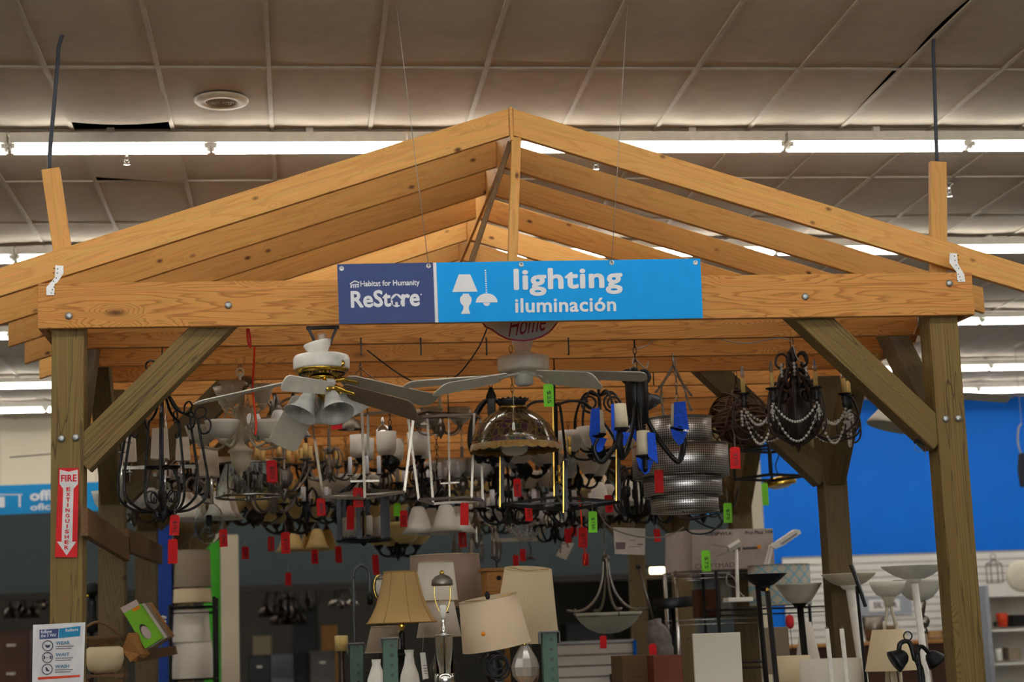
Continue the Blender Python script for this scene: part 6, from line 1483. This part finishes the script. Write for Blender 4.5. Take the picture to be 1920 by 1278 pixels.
# black wire shelf with lattice shade and small goods
YK = 3.9; zk = at(1440, 1137, YK).z; xk0, xk1 = at(1345, 1137, YK).x, at(1548, 1137, YK).x
bs = empty('wire_shelf', (((xk0+xk1)/2), YK+.2, 0), 'black wire shelving unit behind the torchieres', 'shelf'); hk = (xk1-xk0)/2
for sx in (-1, 1):
    for sy in (-1, 1): MB().tube([(sx*hk, sy*.22, 0), (sx*hk, sy*.22, zk+.28)], .0125, 10).build('post', BLACK, bs)
for z in (zk-.01, at(1440, 1240, YK).z, .5):
    mb = MB()
    for sy in (-1, 1): mb.tube([(-hk, sy*.22, z), (hk, sy*.22, z)], .006, 6).tube([(-hk, sy*.22, z-.04), (hk, sy*.22, z-.04)], .004, 6)
    for i in range(20): x_ = -hk+2*hk*(i+.5)/20; mb.tube([(x_, -.22, z), (x_, .22, z)], .0025, 5)
    mb.build('wire_deck', BLACK, bs)
LAT, N, L, b = _new('lattice_fabric'); b.inputs['Roughness'].default_value = .85
tc = N.new('ShaderNodeTexCoord'); sp = N.new('ShaderNodeSeparateXYZ'); L.new(tc.outputs['Object'], sp.inputs[0]); outs = []
for op in ('ADD', 'SUBTRACT'):
    q = N.new('ShaderNodeMath'); q.operation = op; L.new(sp.outputs[0], q.inputs[0]); L.new(sp.outputs[2], q.inputs[1])
    m_ = N.new('ShaderNodeMath'); m_.operation = 'MULTIPLY'; m_.inputs[1].default_value = 11; L.new(q.outputs[0], m_.inputs[0])
    f_ = N.new('ShaderNodeMath'); f_.operation = 'FRACT'; L.new(m_.outputs[0], f_.inputs[0]); g_ = N.new('ShaderNodeMath'); g_.operation = 'LESS_THAN'; g_.inputs[1].default_value = .2; L.new(f_.outputs[0], g_.inputs[0]); outs.append(g_)
mx_ = N.new('ShaderNodeMath'); mx_.operation = 'MAXIMUM'; L.new(outs[0].outputs[0], mx_.inputs[0]); L.new(outs[1].outputs[0], mx_.inputs[1])
mc = N.new('ShaderNodeMixRGB'); mc.inputs['Color1'].default_value = srgb((172, 166, 152))+(1,); mc.inputs['Color2'].default_value = srgb((112, 156, 176))+(1,); L.new(mx_.outputs[0], mc.inputs['Fac']); L.new(mc.outputs[0], b.inputs['Base Color'])
a_, b_ = at(1404, 1130, YK), at(1524, 1130, YK); T = Thing('lamp_shade', 'large drum shade in beige and blue lattice fabric on the black shelf', 'lamp shade', 1464, 1136, YK+.2); k = T.k
T.shell('shade', [(58, 2), (58, 76)], LAT, n=48)
for z_ in (2, 76): MB().ring(T.v(0, 0, z_), 58*k, .8*k, 48, 5).build('rim', SHADEG, T.o)
def simple_box(name, lab, cat, px, py, Y, wd, h, m, dp=.25, rot=0, band=None):
    """box seen front on, its foot at (px, py)"""
    T = Thing(name, lab, cat, px, py, Y); k = T.k
    MB().box((0, dp/2, h*k/2), (wd*k, dp, h*k), Matrix.Rotation(rot, 3, 'Z')).build('body', m, T.o, bevel=.003)
    MB().box((0, dp/2, h*k-.004), (wd*k*1.01, dp*1.01, .012), Matrix.Rotation(rot, 3, 'Z')).build('lid', band or m, T.o)
    return T
zz = at(1340, 1160, YR).z
simple_box('carton', 'dark brown carton on the middle wire shelf under the fan carton', 'carton', 1330, 1157, YR+.05, 40, 52, mat('brown_card', (84, 52, 36), .8), .2)
simple_box('carton', 'carton with faded blue and tan stripes behind the brown carton', 'carton', 1362, 1157, YR+.1, 20, 70, mat('striped_card', (150, 152, 140), .8, var=.3, scale=5), .15)
T = Thing('shade_ring', 'black round lampshade ring lying left of the wire shelf', 'lamp shade', 1262, 1130, 3.6); k = T.k
T.lathe('band', [(36, -10), (37, -9), (37, 9), (36, 10), (34, 8), (34, -8)], BLACK, M=Matrix.Rotation(R(-4), 3, 'Y')); stem_to(T, 1262, 1138, 0, 0, BLACK, 4, 'pole', .14)
T = Thing('floor_lamp', 'grey ribbed urn lamp with a long tilted pole right of the pendant bowl', 'floor lamp', 1236, 1200, 3.0); k = T.k
T.lathe('urn', [(10, 40), (14, 38), (12, 30), (16, 26), (22, 14), (24, 0), (21, -14), (23, -18), (20, -30), (18, -60)], mat('grey_urn', (108, 102, 98), .6, var=.25, scale=30), M=Matrix.Rotation(R(-12), 3, 'Y'))
MB().tube([T.L(1225, 1162), T.L(1197, 1062)], 2.4*k, 8).build('pole', PEWTER, T.o); MB().sphere(T.L(1197, 1062), 5*k, 10, 7).build('knob', BLACK, T.o); stem_to(T, 1240, 1250, 0, 0, PEWTER, 8, 'stand', .15)
# wooden cabinets under it
simple_box('cabinet', 'brown wooden cabinet below the grey urn lamp', 'cabinet', 1208, 1460, 2.6, 66, 228, BROWNWOOD, .4)
simple_box('cabinet', 'reddish wooden cabinet left of the square white shade', 'cabinet', 1264, 1470, 2.4, 56, 238, mat('red_wood', (112, 56, 34), .5), .4)

# ------------------------------------------------------------------ white slatwall gondola in the middle
YG = 7.6; g0, g1 = at(1040, 1207, YG), at(1186, 1203, YG); zt = (g0.z+g1.z)/2
gd = empty('slatwall_stand', ((g0.x+g1.x)/2, YG, 0), 'white free-standing slatwall display with a blue end cap behind the pendant bowl', 'display stand'); hg = (g1.x-g0.x)/2
mb = MB(); z = .15
while z < zt-.05: mb.box((0, 0, z+.045), (2*hg, .03, .085)); z += .1
mb.build('slat', SLATW, gd); MB().box((0, .03, zt/2), (2*hg, .03, zt-.02)).build('backing', mat('slat_groove', (120, 116, 112)), gd); MB().box((0, .015, zt+.01), (2*hg+.02, .08, .025)).build('top_rail', mat('pale_rail', (200, 204, 208), .4), gd)
o = MB().box((hg+.015, .01, zt/2), (.03, .1, zt+.03)).build('end_cap', BLUEW, gd); o['label'] = 'blue end cap'
MB().box((0, .0, .06), (2*hg, .4, .12)).build('base', SLATW, gd)
T = Thing('spot_lamp', 'cluster of black spot lamps with shiny bulbs on the slatwall display', 'lamp', 1163, 1262, YG-.2); k = T.k
for i, (x, z) in enumerate(((-14, -10), (-4, 4), (8, 8), (16, -2))):
    MB().lathe(T.sc([(6, 10), (7, 2), (5, -12), (2, -26)]), 14, T.v(x, 0, z)).build('lamp_head', BLACKP, T.o); MB().sphere(T.v(x, 0, z+11), 5.4*k, 10, 7).build('bulb', FROST, T.o)
MB().bar(T.v(-16, 5, -28), T.v(18, 5, -26), 6*k, 6*k).bar(T.v(0, 5, -26), Vector((0, .16, -20*k)), 5*k, 5*k).build('rail', BLACKP, T.o)

# ------------------------------------------------------------------ far right: white shelving, silverware sign
YW = 14.2
x0, x1 = at(1856, 1180, YW).x, XR-.4; su = empty('shelving_unit', ((x0+x1)/2, YW+.3, 0), 'white shelving unit with a grey side panel at the far right', 'shelf'); hx = (x1-x0)/2
ztop = at(1880, 1096, YW).z
MB().box((-hx-.02, 0, ztop/2), (.05, .7, ztop)).build('side_panel', mat('grey_melamine', (152, 156, 166), .5), su); MB().box((0, .33, ztop/2), (2*hx, .02, ztop)).build('back_panel', SLATW, su)
for py in (1113, 1178, 1241, 1300): MB().box((0, 0, at(1890, py, YW).z-.02), (2*hx, .66, .03)).build('shelf_board', SLATW, su)
MB().box((0, .28, ztop-.06), (2*hx, .06, .12)).build('header', SLATW, su)
def on_shelf(lab, name, cat, px, py, wd, h, m, round_=True, Y=YW+.1, par=None):
    T = Thing(name, lab, cat, px, py, Y)
    if round_: T.lathe('body', [(wd*.38, 0), (wd*.46, h*.5), (wd*.5, h), (wd*.46, h), (wd*.4, h*.5), (.1, 2)], m)
    else: MB().box((0, .1, h*T.k/2), (wd*T.k, .2, h*T.k)).build('body', m, T.o, bevel=.004)
    return T
on_shelf('red pot on the upper white shelf at the far right', 'pot', 'pot', 1880, 1175, 22, 26, mat('red_glaze', (206, 66, 36), .4))
on_shelf('black box beside the red pot on the white shelf', 'box', 'box', 1912, 1174, 26, 22, BLACKP, False)
on_shelf('white jar on the lower white shelf at the far right', 'jar', 'jar', 1873, 1238, 14, 22, WHITEP)
on_shelf('beige carton with a red mark on the lower white shelf', 'carton', 'carton', 1904, 1237, 24, 24, SHADEG, False)
on_shelf('small dark ornament left of the red pot', 'ornament', 'ornament', 1866, 1175, 8, 10, RUST)
P_ = at(1905, 1086, YW); T = Thing('plate', 'big cream platter leaning on top of the white shelving unit', 'plate', 1915, 1080, YW); T.lathe('dish', [(0, 3), (22, 3), (30, -1), (30, 1), (22, 5), (0, 5)], CREAMP, M=RY)
T = Thing('wire_lantern', 'grey wire lantern standing on the white shelving unit', 'lantern', 1866, 1092, YW+.1); k = T.k
mb = MB()
for x in (-11, 11):
    for y in (-11, 11): mb.bar(T.v(x, y, 0), T.v(x, y, 34), 1.6*k, 1.6*k).bar(T.v(x, y, 34), T.v(0, 0, 44), 1.4*k, 1.4*k)
for z in (0, 34):
    for s in (-11, 11): mb.bar(T.v(-11, s, z), T.v(11, s, z), 1.6*k, 1.6*k).bar(T.v(s, -11, z), T.v(s, 11, z), 1.6*k, 1.6*k)
mb.build('frame', PEWTER, T.o); MB().ring(T.v(0, 0, 49), 5*k, .8*k, 14, 5, RY).build('ring', PEWTER, T.o)
# wall board with a sign
T = Thing('shop_sign', 'grey wall panel with a white sign starting SILV between lamp stems', 'sign', 1660, 1134, YS-.025); k = T.k
MB().box(T.v(-4, 0, 0), (110*k, .02, 36*k)).build('panel', mat('grey_melamine', (152, 156, 166)), T.o); MB().box((-.02, -.012, -.0), (60*k, .006, 22*k)).build('card', WHITECARD, T.o)
lettering('lettering', 'SILVER', (-24*k, -.016, -5*k), (22*k, -.016, -5*k), (-24*k, -.016, 6*k), INK, T.o, Vector((0, -.002, 0)), .02)
YT = 13.2
for px, py, wd, h, m, lab in ((1640, 1178, 44, 46, NICKEL, 'metal tray and kettle heap on the counter before the blue wall'), (1672, 1192, 30, 40, BROWNWOOD, 'dark wooden mantel clock on the counter before the blue wall'),
        (1756, 1196, 40, 28, GLASS, 'clear glass bowl on the counter by the right front post'), ):
    on_shelf(lab, 'housewares', 'housewares', px, py+h*.5, wd, h, m, True, YT)
ctr = empty('counter', (at(1630, 1220, YT).x, YT, 0), 'low wooden counter of housewares in front of the white slatwall', 'counter')
zc_ = at(1640, 1202, YT).z; MB().box((0, 0, zc_-.02), (2.6, .7, .04)).build('counter_top', HONEY, ctr)
MB().box((0, .0, (zc_-.04)/2), (2.5, .6, zc_-.04)).build('carcass', DARKWOOD, ctr)

# ------------------------------------------------------------------ far right garment, left hand goods
T = Thing('wall_banner', 'dark grey garment hanging from a pale hook at the right edge of the picture', 'garment', 1916, 850, 9.5); k = T.k
MB().prism([(-6*k, 0), (8*k, 2*k), (40*k, -4*k), (40*k, -66*k), (-8*k, -62*k), (-10*k, -30*k)], -.02, .02).build('cloth', mat('dark_cloth', (44, 46, 54), .9), T.o); MB().tube(curve([T.v(-2, 0, 0), T.v(-6, 0, 22), T.v(-2, 0, 48), T.v(4, 0, 56)]), 1.6*k, 6).build('hook', WIREG, T.o)
MB().tube([T.v(4, 0, 56), Vector((4*k, 0, ZC-T.P.z))], .6*k, 6).build('hanging_wire', WIREG, T.o)
# left: rack of shades between blue column and cream column
YL = 6.6
zl = at(380, 1133, YL).z; xl0, xl1 = at(322, 1133, YL).x, at(404, 1133, YL).x; sh_ = empty('wire_shelf', ((xl0+xl1)/2, YL, 0), 'black wire shelf of stacked lampshades beside the blue column', 'shelf'); hl = (xl1-xl0)/2
for sx, dy, hh in ((-1, -.2, 0), (1, -.22, .06), (-1, .24, 0), (1, .24, .06)): MB().tube([(sx*hl, dy, 0), (sx*hl, dy, zl+hh)], .016, 10).build('post', BLACK, sh_)
for z in (zl-.02, at(380, 1272, YL).z):
    mb = MB()
    for sy in (-.2, .24): mb.tube([(-hl, sy, z), (hl, sy, z)], .008, 6).tube([(-hl, sy, z-.05), (hl, sy, z-.05)], .006, 6)
    for i in range(14): x_ = -hl+2*hl*(i+.5)/14; mb.tube([(x_, -.22, z), (x_, .24, z)], .004, 5)
    for sx in (-1, 1): mb.tube([(sx*hl, -.22, z), (sx*hl, .24, z)], .008, 6)
    mb.build('wire_deck', BLACK, sh_)
def loose_shade(lab, px, py, Y, prof, m):
    T = Thing('lamp_shade', lab, 'lamp shade', px, py, Y); T.shell('shade', prof, m, n=40)
    for r_, z_ in (prof[0], prof[-1]): MB().ring(T.v(0, 0, z_), r_*T.k, .7*T.k, 40, 5).build('rim', m, T.o)
ztop_ = lambda T: 0
loose_shade('taupe lampshade topmost in the stack on the black wire shelf', 360, 1100, YL, [(37, 0), (36, 6), (34, 68)], SHADEG)
loose_shade('beige lampshade under the taupe one on the black wire shelf', 359, 1129, YL, [(38, 0), (36, 25), (20, 27)], SHADEC)
loose_shade('white lampshade, upper of two below the black wire deck', 357, 1202, YL, [(38, 0), (34, 58)], SHADEW)
loose_shade('white lampshade, lower of two below the black wire deck', 360, 1270, YL, [(44, 0), (37, 66)], mat('ivory_linen', (214, 206, 196)))
# books and a green folder on the wooden bracket
T = Thing('bracket_shelf', 'slanted wooden bracket shelf fixed to the left side posts', 'shelf', 276, 1230, 1.9); k = T.k
MB().plate([T.L(262, 1240, -.2), T.L(330, 1226, .35), T.L(326, 1210, .35), T.L(258, 1222, -.2)], Vector((.0, .16, .0))).build('board', BROWNWOOD, T.o)
MB().plate([T.L(228, 1218, -.25), T.L(244, 1240, -.25), T.L(262, 1226, -.2), T.L(240, 1186, -.25)], Vector((.05, .1, 0))).build('side_board', HONEY, T.o)
GRN = mat('green_print', (122, 190, 44), .5)
q = [(231, 1148), (261, 1132), (304, 1196), (272, 1216)]
for i, (m, lab, nm) in enumerate(((GRN, 'green boxed set with a white oval leaning in front on the wooden bracket', 'carton'), (WHITECARD, 'white flat box leaning just behind the green one', 'carton'), (SHADEG, 'grey flat box leaning behind the white one on the bracket', 'carton'), (CARD, 'brown flat box leaning last on the bracket', 'carton'))):
    b = at(265, 1175, 1.75+.06*i); t = empty(nm, b, lab, 'carton'); off = i*6.5
    pts = [at(x+off, y-off*.15, 1.75+.06*i)-b for x, y in q]
    MB().plate(pts, Vector((.01, .045, .004))).build('box', m, t, bevel=.002)
    if i == 0:
        def gp(u, v): return pts[0]+(pts[1]-pts[0])*u+(pts[3]-pts[0])*v+Vector((0, -.002, 0))
        MB().add([gp(0, -.13), gp(1, -.13), gp(1, .02), gp(0, .02)], [(0, 1, 2, 3)]).build('label', mat('pink_card', (206, 186, 186), .6), t); MB().add([gp(.5, .03), gp(.95, .03), gp(.95, .1), gp(.5, .1)], [(0, 1, 2, 3)]).build('label', mat('orange_sticker', (248, 150, 30)), t)
        MB().add([gp(.5+.24*math.cos(a), .64+.2*math.sin(a)) for a in [i_*PI/10 for i_ in range(20)]], [tuple(range(20))]).build('picture', mat('oval_dark', (44, 50, 34), .6), t)
        MB().add([gp(.52+.22*math.cos(a), .67+.17*math.sin(a))+Vector((0, -.001, 0)) for a in [i_*PI/10 for i_ in range(20)]], [tuple(range(20))]).build('picture', mat('pink_card', (206, 186, 186)), t)
T = Thing('dried_flowers', 'small white dried flower bunch behind the leaning boxes', 'flowers', 302, 1160, 2.3); k = T.k
mb = MB()
for i in range(10): mb.sphere(T.v(rnd.uniform(-9, 9), rnd.uniform(-6, 6), rnd.uniform(-6, 7)), 3*k, 7, 5)
mb.build('blossom', WHITECARD, T.o); T.lathe('stem', [(1, 0), (1.4, -60), (0, -61)], RACKG)
# fabric bolts and planter behind the left post
T = Thing('wicker_basket', 'brown wicker basket with an arched handle behind the left front post', 'basket', 190, 1200, 1.6); k = T.k
T.shell('basket', [(24, -10), (32, 0), (36, 8)], BROWNWOOD, t=2); MB().tube(curve([T.v(-34, 0, 8), T.v(-26, 0, 26), T.v(-6, 0, 34), T.v(14, 0, 26), T.v(34, 0, 8)]), 3*k, 8).build('handle', BROWNWOOD, T.o)
T = Thing('lamp_shade', 'cream pot-shaped shade below the wicker basket', 'lamp shade', 196, 1240, 1.6); T.lathe('shade', [(16, -24), (30, -14), (36, 4), (34, 24), (28, 28)], SHADEC)
T = Thing('stool', 'wooden stand under the cream pot behind the left post', 'stand', 196, 1266, 1.6); k = T.k
MB().box(T.v(0, 0, 0), (80*k, .26, 5*k)).build('top', BROWNWOOD, T.o)
for s in (-1, 1): MB().box((s*30*k, 0, -T.P.z/2-.01), (.03, .2, T.P.z-.02)).build('leg', BROWNWOOD, T.o)
T = Thing('tripod_lamp', 'black folded lamp with a yellow tag between the left posts', 'floor lamp', 172, 1120, 3.4); k = T.k
T.lathe('lamp_head', [(6, 30), (14, 24), (18, 14), (16, 6), (6, 2)], BLACKP); T.lathe('body', [(6, 2), (9, -10), (8, -34), (14, -44), (14, -62), (6, -66)], BLACKP); MB().box(T.v(-8, -12, 6), T.v(7, 1, 8)).build('tag', mat('yellow_tag', (226, 206, 40), .5), T.o); stem_to(T, 172, 1180, 0, 0, BLACKP, 4, 'pole', .15)

# ------------------------------------------------------------------ furniture in the dim room behind
def far_thing(name, lab, cat, px, py_top, Y, wd, m, dp=.5, handles=0, doors=0):
    T = Thing(name, lab, cat, px, py_top, Y); k = T.k; h = T.P.z
    MB().box((0, 0, -h/2), (wd*k, dp, h)).build('carcass', m, T.o, bevel=.006); MB().box((0, 0, .008), (wd*k*1.04, dp*1.04, .02)).build('top', m, T.o)
    for i in range(handles):
        MB().box((0, -dp/2-.006, -.16-.32*i), (wd*k*.9, .012, .28)).build('drawer', m, T.o); MB().box((0, -dp/2-.02, -.14-.32*i), (wd*k*.24, .02, .03)).build('handle', NICKEL, T.o)
    return T
far_thing('filing_cabinet', 'dark grey filing cabinet with pale handles in the back room', 'cabinet', 604, 1222, 16.4, 46, mat('dark_file', (62, 58, 54), .5), .6, 2)
far_thing('cabinet', 'low black cabinet with a pale sticker in the back room', 'cabinet', 487, 1230, 16.2, 42, BLACKP, .5, 1)
far_thing('cabinet', 'tall black cabinet in the middle of the back room', 'cabinet', 572, 1142, 17.4, 46, BLACKP, .5)
far_thing('carton', 'plain cardboard carton on the filing cabinet row in the back room', 'carton', 617, 1174, 17.0, 30, CARD, .4)
far_thing('freezer', 'pale grey chest beside the black cabinet in the back room', 'chest', 530, 1228, 17.6, 40, mat('pale_chest', (128, 134, 142), .5), .6)
far_thing('dresser', 'dark wooden dresser at the lower left edge of the picture', 'dresser', 28, 1186, 12.4, 66, DARKWOOD, .5, 2)
far_thing('wardrobe', 'pale wooden panel cupboard left of the cardboard in the back room', 'cupboard', 492, 1194, 18.6, 34, mat('olive_panel', (108, 102, 84), .7), .4)
far_thing('sofa', 'long black sideboard under the pendant bowl in the back room', 'sideboard', 1100, 1170, 17.2, 90, BLACKP, .6)
def far_lamp(lab, px, py, Y, kind):
    T = Thing('chandelier', lab, 'chandelier', px, py, Y); k = T.k
    T.lathe('stem', [(2, 40), (4, 34), (2, 24), (3, 6), (8, 0), (4, -10), (0, -14)], BLACK, n=14)
    if kind == 0: radial(T, 'arm', [(3, 30), (18, 24), (24, 4), (10, -6)], 2, BLACK, 5, .2); shades(T, 5, .2, 24, -2, [(4, 0), (8, -4), (12, -18)], BRONZE)
    if kind == 1:
        for q in range(4): MB().ring((0, 0, 6*k), 25*k, 1.2*k, 26, 5, Matrix.Rotation(R(45*q), 3, 'Z') @ RY).build('hoop', BLACK, T.o)
    if kind == 2: radial(T, 'arm', [(3, 20), (14, 22), (20, 6)], 1.6, BLACK, 3, .2); shades(T, 3, .2, 20, 4, [(3, 0), (8, -4), (14, -12)], PEWTER)
    MB().tube([(0, 0, 38*k), (0, 0, 2.58-T.P.z)], 1.2*k, 6).build('hanging_rod', BLACK, T.o)
far_lamp('black chandelier with dark bells hanging in the back room left', 517, 1135, 17.0, 0); far_lamp('black chandelier of dark bells hung lower in the back room', 540, 1150, 16.6, 0)
far_lamp('round black orb chandelier of hoops in the back room', 577, 1124, 16.8, 1); far_lamp('black three-light chandelier with grey bells in the back room', 640, 1128, 16.9, 2)
far_lamp('black chandelier in the back room left of the front post', 38, 1138, 17.0, 0); far_lamp('small black pendant cluster in the back room next to the left post', 82, 1130, 17.3, 2)

T = Thing('ornament', 'small red paper lantern hanging below the black wire shelf', 'ornament', 1481, 1165, YK-.05); k = T.k
T.lathe('body', [(3, -13), (7, -9), (8, 0), (7, 9), (3, 13)], mat('red_paper', (206, 46, 52), .5)); MB().tube([T.v(0, 0, 13), Vector((0, 0, zk-.05-T.P.z))], .6*k, 5).build('string', CORDK, T.o)
MB().tube([T.v(0, 0, -13), T.v(2, 0, -60)], .6*k, 5).build('cord', CORDK, T.o)

# ------------------------------------------------------------------ price tags
def price_tag(px, py, wd, h, Y, colour, label, top=None, text='$', turn=0, tilt=0):
    P = at(px, py-h/2, Y); k = mpp(P); w_, h_ = wd*k, h*k
    if turn: w_ = max(w_, .05)
    t = empty('price_tag', P, label, 'price tag', 'red price tags' if colour is REDTAG else 'green price tags')
    t.rotation_euler = (0, R(tilt), R(turn))
    c_ = min(w_, h_)*.16
    out = [(-w_/2, -h_), (w_/2, -h_), (w_/2, -c_), (w_/2-c_, 0), (-w_/2+c_, 0), (-w_/2, -c_)]
    MB().prism(out, -.0007, .0007).build('card', colour, t)
    MB().lathe([(.0034, -.0012), (.0018, -.0012)], 10, (0, -.0008, -h_*.07), RY, cap=False).build('eyelet', STRING, t)
    if text and wd > 9:
        lettering('writing', text, (-w_*.2, -.0015, -h_*.3), (-w_*.2, -.0015, -h_*.85), (w_*.24, -.0015, -h_*.3), INK, t, Vector((0, -.0004, 0)))
    up = (top if top is not None else py-h/2-14)
    q = at(px, up, Y)-P; Ri = t.rotation_euler.to_matrix().inverted()
    MB().tube([Ri @ Vector(v) for v in ((.0, 0, -h_*.06), (.004, 0, q.z*.5), (.0, 0, q.z), (-.004, 0, q.z*.5), (0, 0, -h_*.06))], .0008, 5).build('string', STRING, t)
    return t
RTAGS = [
 (509, 883, 20, 41, .93, 'red price tag hanging under the right arm of the cream chandelier', 854, '$275'),
 (631, 791, 20, 27, .02, 'red price tag tucked under the glass bells of the white and brass fan', 776, ''),
 (671, 932, 19, 37, 1.05, 'red price tag on the rail of the slanted nickel frame lantern', 905, '$85'),
 (328, 984, 18, 38, .55, 'red price tag under the lyre chandelier, upper of two', 952, '$195'),
 (324, 1033, 10, 46, .5, 'red price tag under the lyre chandelier, seen edge-on and lower of two', 1000, ''),
 (418, 1008, 13, 33, 2.2, 'red price tag hanging right of the clear cloche', 950, '$45'),
 (460, 1036, 12, 24, 4.0, 'red price tag below the round bronze ball chandelier', 1012, '$60'),
 (508, 1019, 12, 27, 4.6, 'red price tag low under the honey bowl chandelier, left of the bright tag', 1000, '$60'),
 (535, 1017, 17, 40, 2.8, 'bright red price tag with large writing below the ribbed pewter ball', 950, '$125'),
 (541, 1085, 10, 24, 6.0, 'red price tag lowest of all, in front of the grey wall left of centre', 1050, ''),
 (590, 1043, 12, 27, 4.2, 'red price tag below the wavy dark iron chandelier', 1018, '$60'),
 (601, 950, 15, 33, 1.3, 'red price tag left of the slanted nickel frame base', 926, '$85'),
 (634, 1039, 8, 31, 5.0, 'narrow red price tag against the grey wall above the tubular arch', 1000, ''),
 (703, 1058, 9, 37, 5.2, 'narrow red price tag right of the tubular arch lamp', 1030, ''),
 (757, 972, 10, 31, 3.0, 'red price tag between pillar lantern and white bell glasses', 945, '$50'),
 (658, 970, 7, 45, 2.8, 'red price tag seen edge-on against a black lantern pillar', 940, ''),
 (871, 963, 9, 42, 1.6, 'red price tag under the wider nickel frame lantern, upper one', 935, ''),
 (866, 1010, 15, 31, 3.8, 'red price tag below the tilted white bell glasses', 985, '$60'),
 (969, 914, 10, 34, 2.6, 'red price tag below the stained-glass dome', 880, '$60'),
 (990, 960, 14, 33, 3.4, 'red price tag in front of the crystal basket chandelier', 930, '$75'),
 (967, 1051, 6, 22, 6.6, 'narrow red price tag left of the bronze saucer, edge-on', 1015, ''),
 (980, 1040, 11, 23, 6.2, 'red price tag left of the bronze saucer pendant, facing front', 1018, ''),
 (1064, 1004, 13, 27, 4.6, 'dark red price tag left of the orange cord', 985, ''),
 (1076, 994, 8, 21, 5.2, 'small red price tag partly behind the orange cord tag', 980, ''),
 (1093, 1007, 17, 38, 2.9, 'bright red price tag in front of the orange cord', 985, '$75'),
 (1098, 1048, 10, 23, 5.6, 'red price tag at the foot of the orange cord', 1030, ''),
 (1140, 944, 11, 33, 1.8, 'red price tag beside the right post of the gold-edged lantern', 915, '$50'),
 (1235, 902, 8, 43, .9, 'red price tag in front of the perforated drum, seen edge-on', 860, ''),
 (1231, 1003, 11, 24, 3.8, 'red price tag above the left end of the fan carton', 985, ''),
 (1378, 858, 19, 41, .5, 'red price tag hanging from the beaded chandelier', 812, '$350'),
 (1131, 1203, 9, 24, 4.05, 'red price tag under the frosted pendant bowl', 1190, ''),
 (1223, 1217, 14, 21, 2.9, 'red price tag tied to the grey urn lamp', 1205, ''),
]
for px, py, wd, h, Y, lab, top, tx in RTAGS: price_tag(px, py, wd, h, Y, REDTAG, lab, top, tx, rnd.uniform(-12, 12), rnd.uniform(-3, 3))
for px, py, wd, h, Y, lab, top, tx in ((1028, 741, 19, 43, .2, 'green price tag hanging from a blade of the plain cream fan', 712, '$35'), (1111, 978, 14, 40, 1.0, 'green price tag hanging below the gold-edged lantern', 940, '$150'),
        (1364, 961, 16, 37, 2.2, 'green price tag between perforated drum and white column', 912, '$75'), (1323, 1051, 17, 40, 3.2, 'green price tag on the front of the fan carton', 1034, '$75'), (1433, 926, 9, 42, 4.2, 'green price tag under the brass ring lamp, seen edge-on', 905, ''), (745, 955, 13, 25, 4.4, 'green price tag deep in the cluster left of the white bell glasses', 940, '')):
    price_tag(px, py, wd, h, Y, GREENTAG, lab, top, tx, rnd.uniform(-8, 8), rnd.uniform(-3, 3))
def card(px, py, pts, Y, lab, lines, top):
    b = at(px, py, Y); t = empty('hang_card', b, lab, 'card')
    MB().plate([at(x, y, Y)-b for x, y in pts], Vector((0, .002, 0))).build('card', WHITECARD, t)
    for q in lines: MB().plate([at(x, y, Y)-b-Vector((0, .0015, 0)) for x, y in q], Vector((0, .0008, 0))).build('print', mat('grey_print', (116, 96, 100), .6), t)
    MB().tube([at(px, pts[0][1], Y)-b, at(px, top, Y)-b], .001, 5).build('string', STRING, t)
card(1180, 1012, [(1150, 988), (1210, 990), (1209, 1040), (1153, 1038)], 3.3, 'white printed card with a picture hanging left of the fan carton', [[(1154, 1016), (1173, 1016), (1172, 1029), (1155, 1029)], [(1195, 1019), (1205, 1019), (1205, 1021.5), (1195, 1021.5)], [(1180, 1012), (1192, 1012), (1192, 1013), (1180, 1013)], [(1178, 1024), (1202, 1024), (1202, 1025), (1178, 1025)]], 965)
card(1015, 997, [(1009, 986), (1021, 987), (1021, 1004), (1011, 1005)], 4.8, 'small blank white card right of the crystal basket', [], 960)
card(1060, 1030, [(1058, 1010), (1076, 1018), (1062, 1050), (1042, 1041)], 5.4, 'white card with black handwriting hanging askew above the pendant bowl', [[(1050, 1018), (1053, 1018), (1052, 1036), (1049, 1036)], [(1050, 1018), (1060, 1018), (1060, 1020), (1050, 1020)], [(1060, 1012), (1063, 1012), (1067, 1026), (1064, 1026)]], 990)
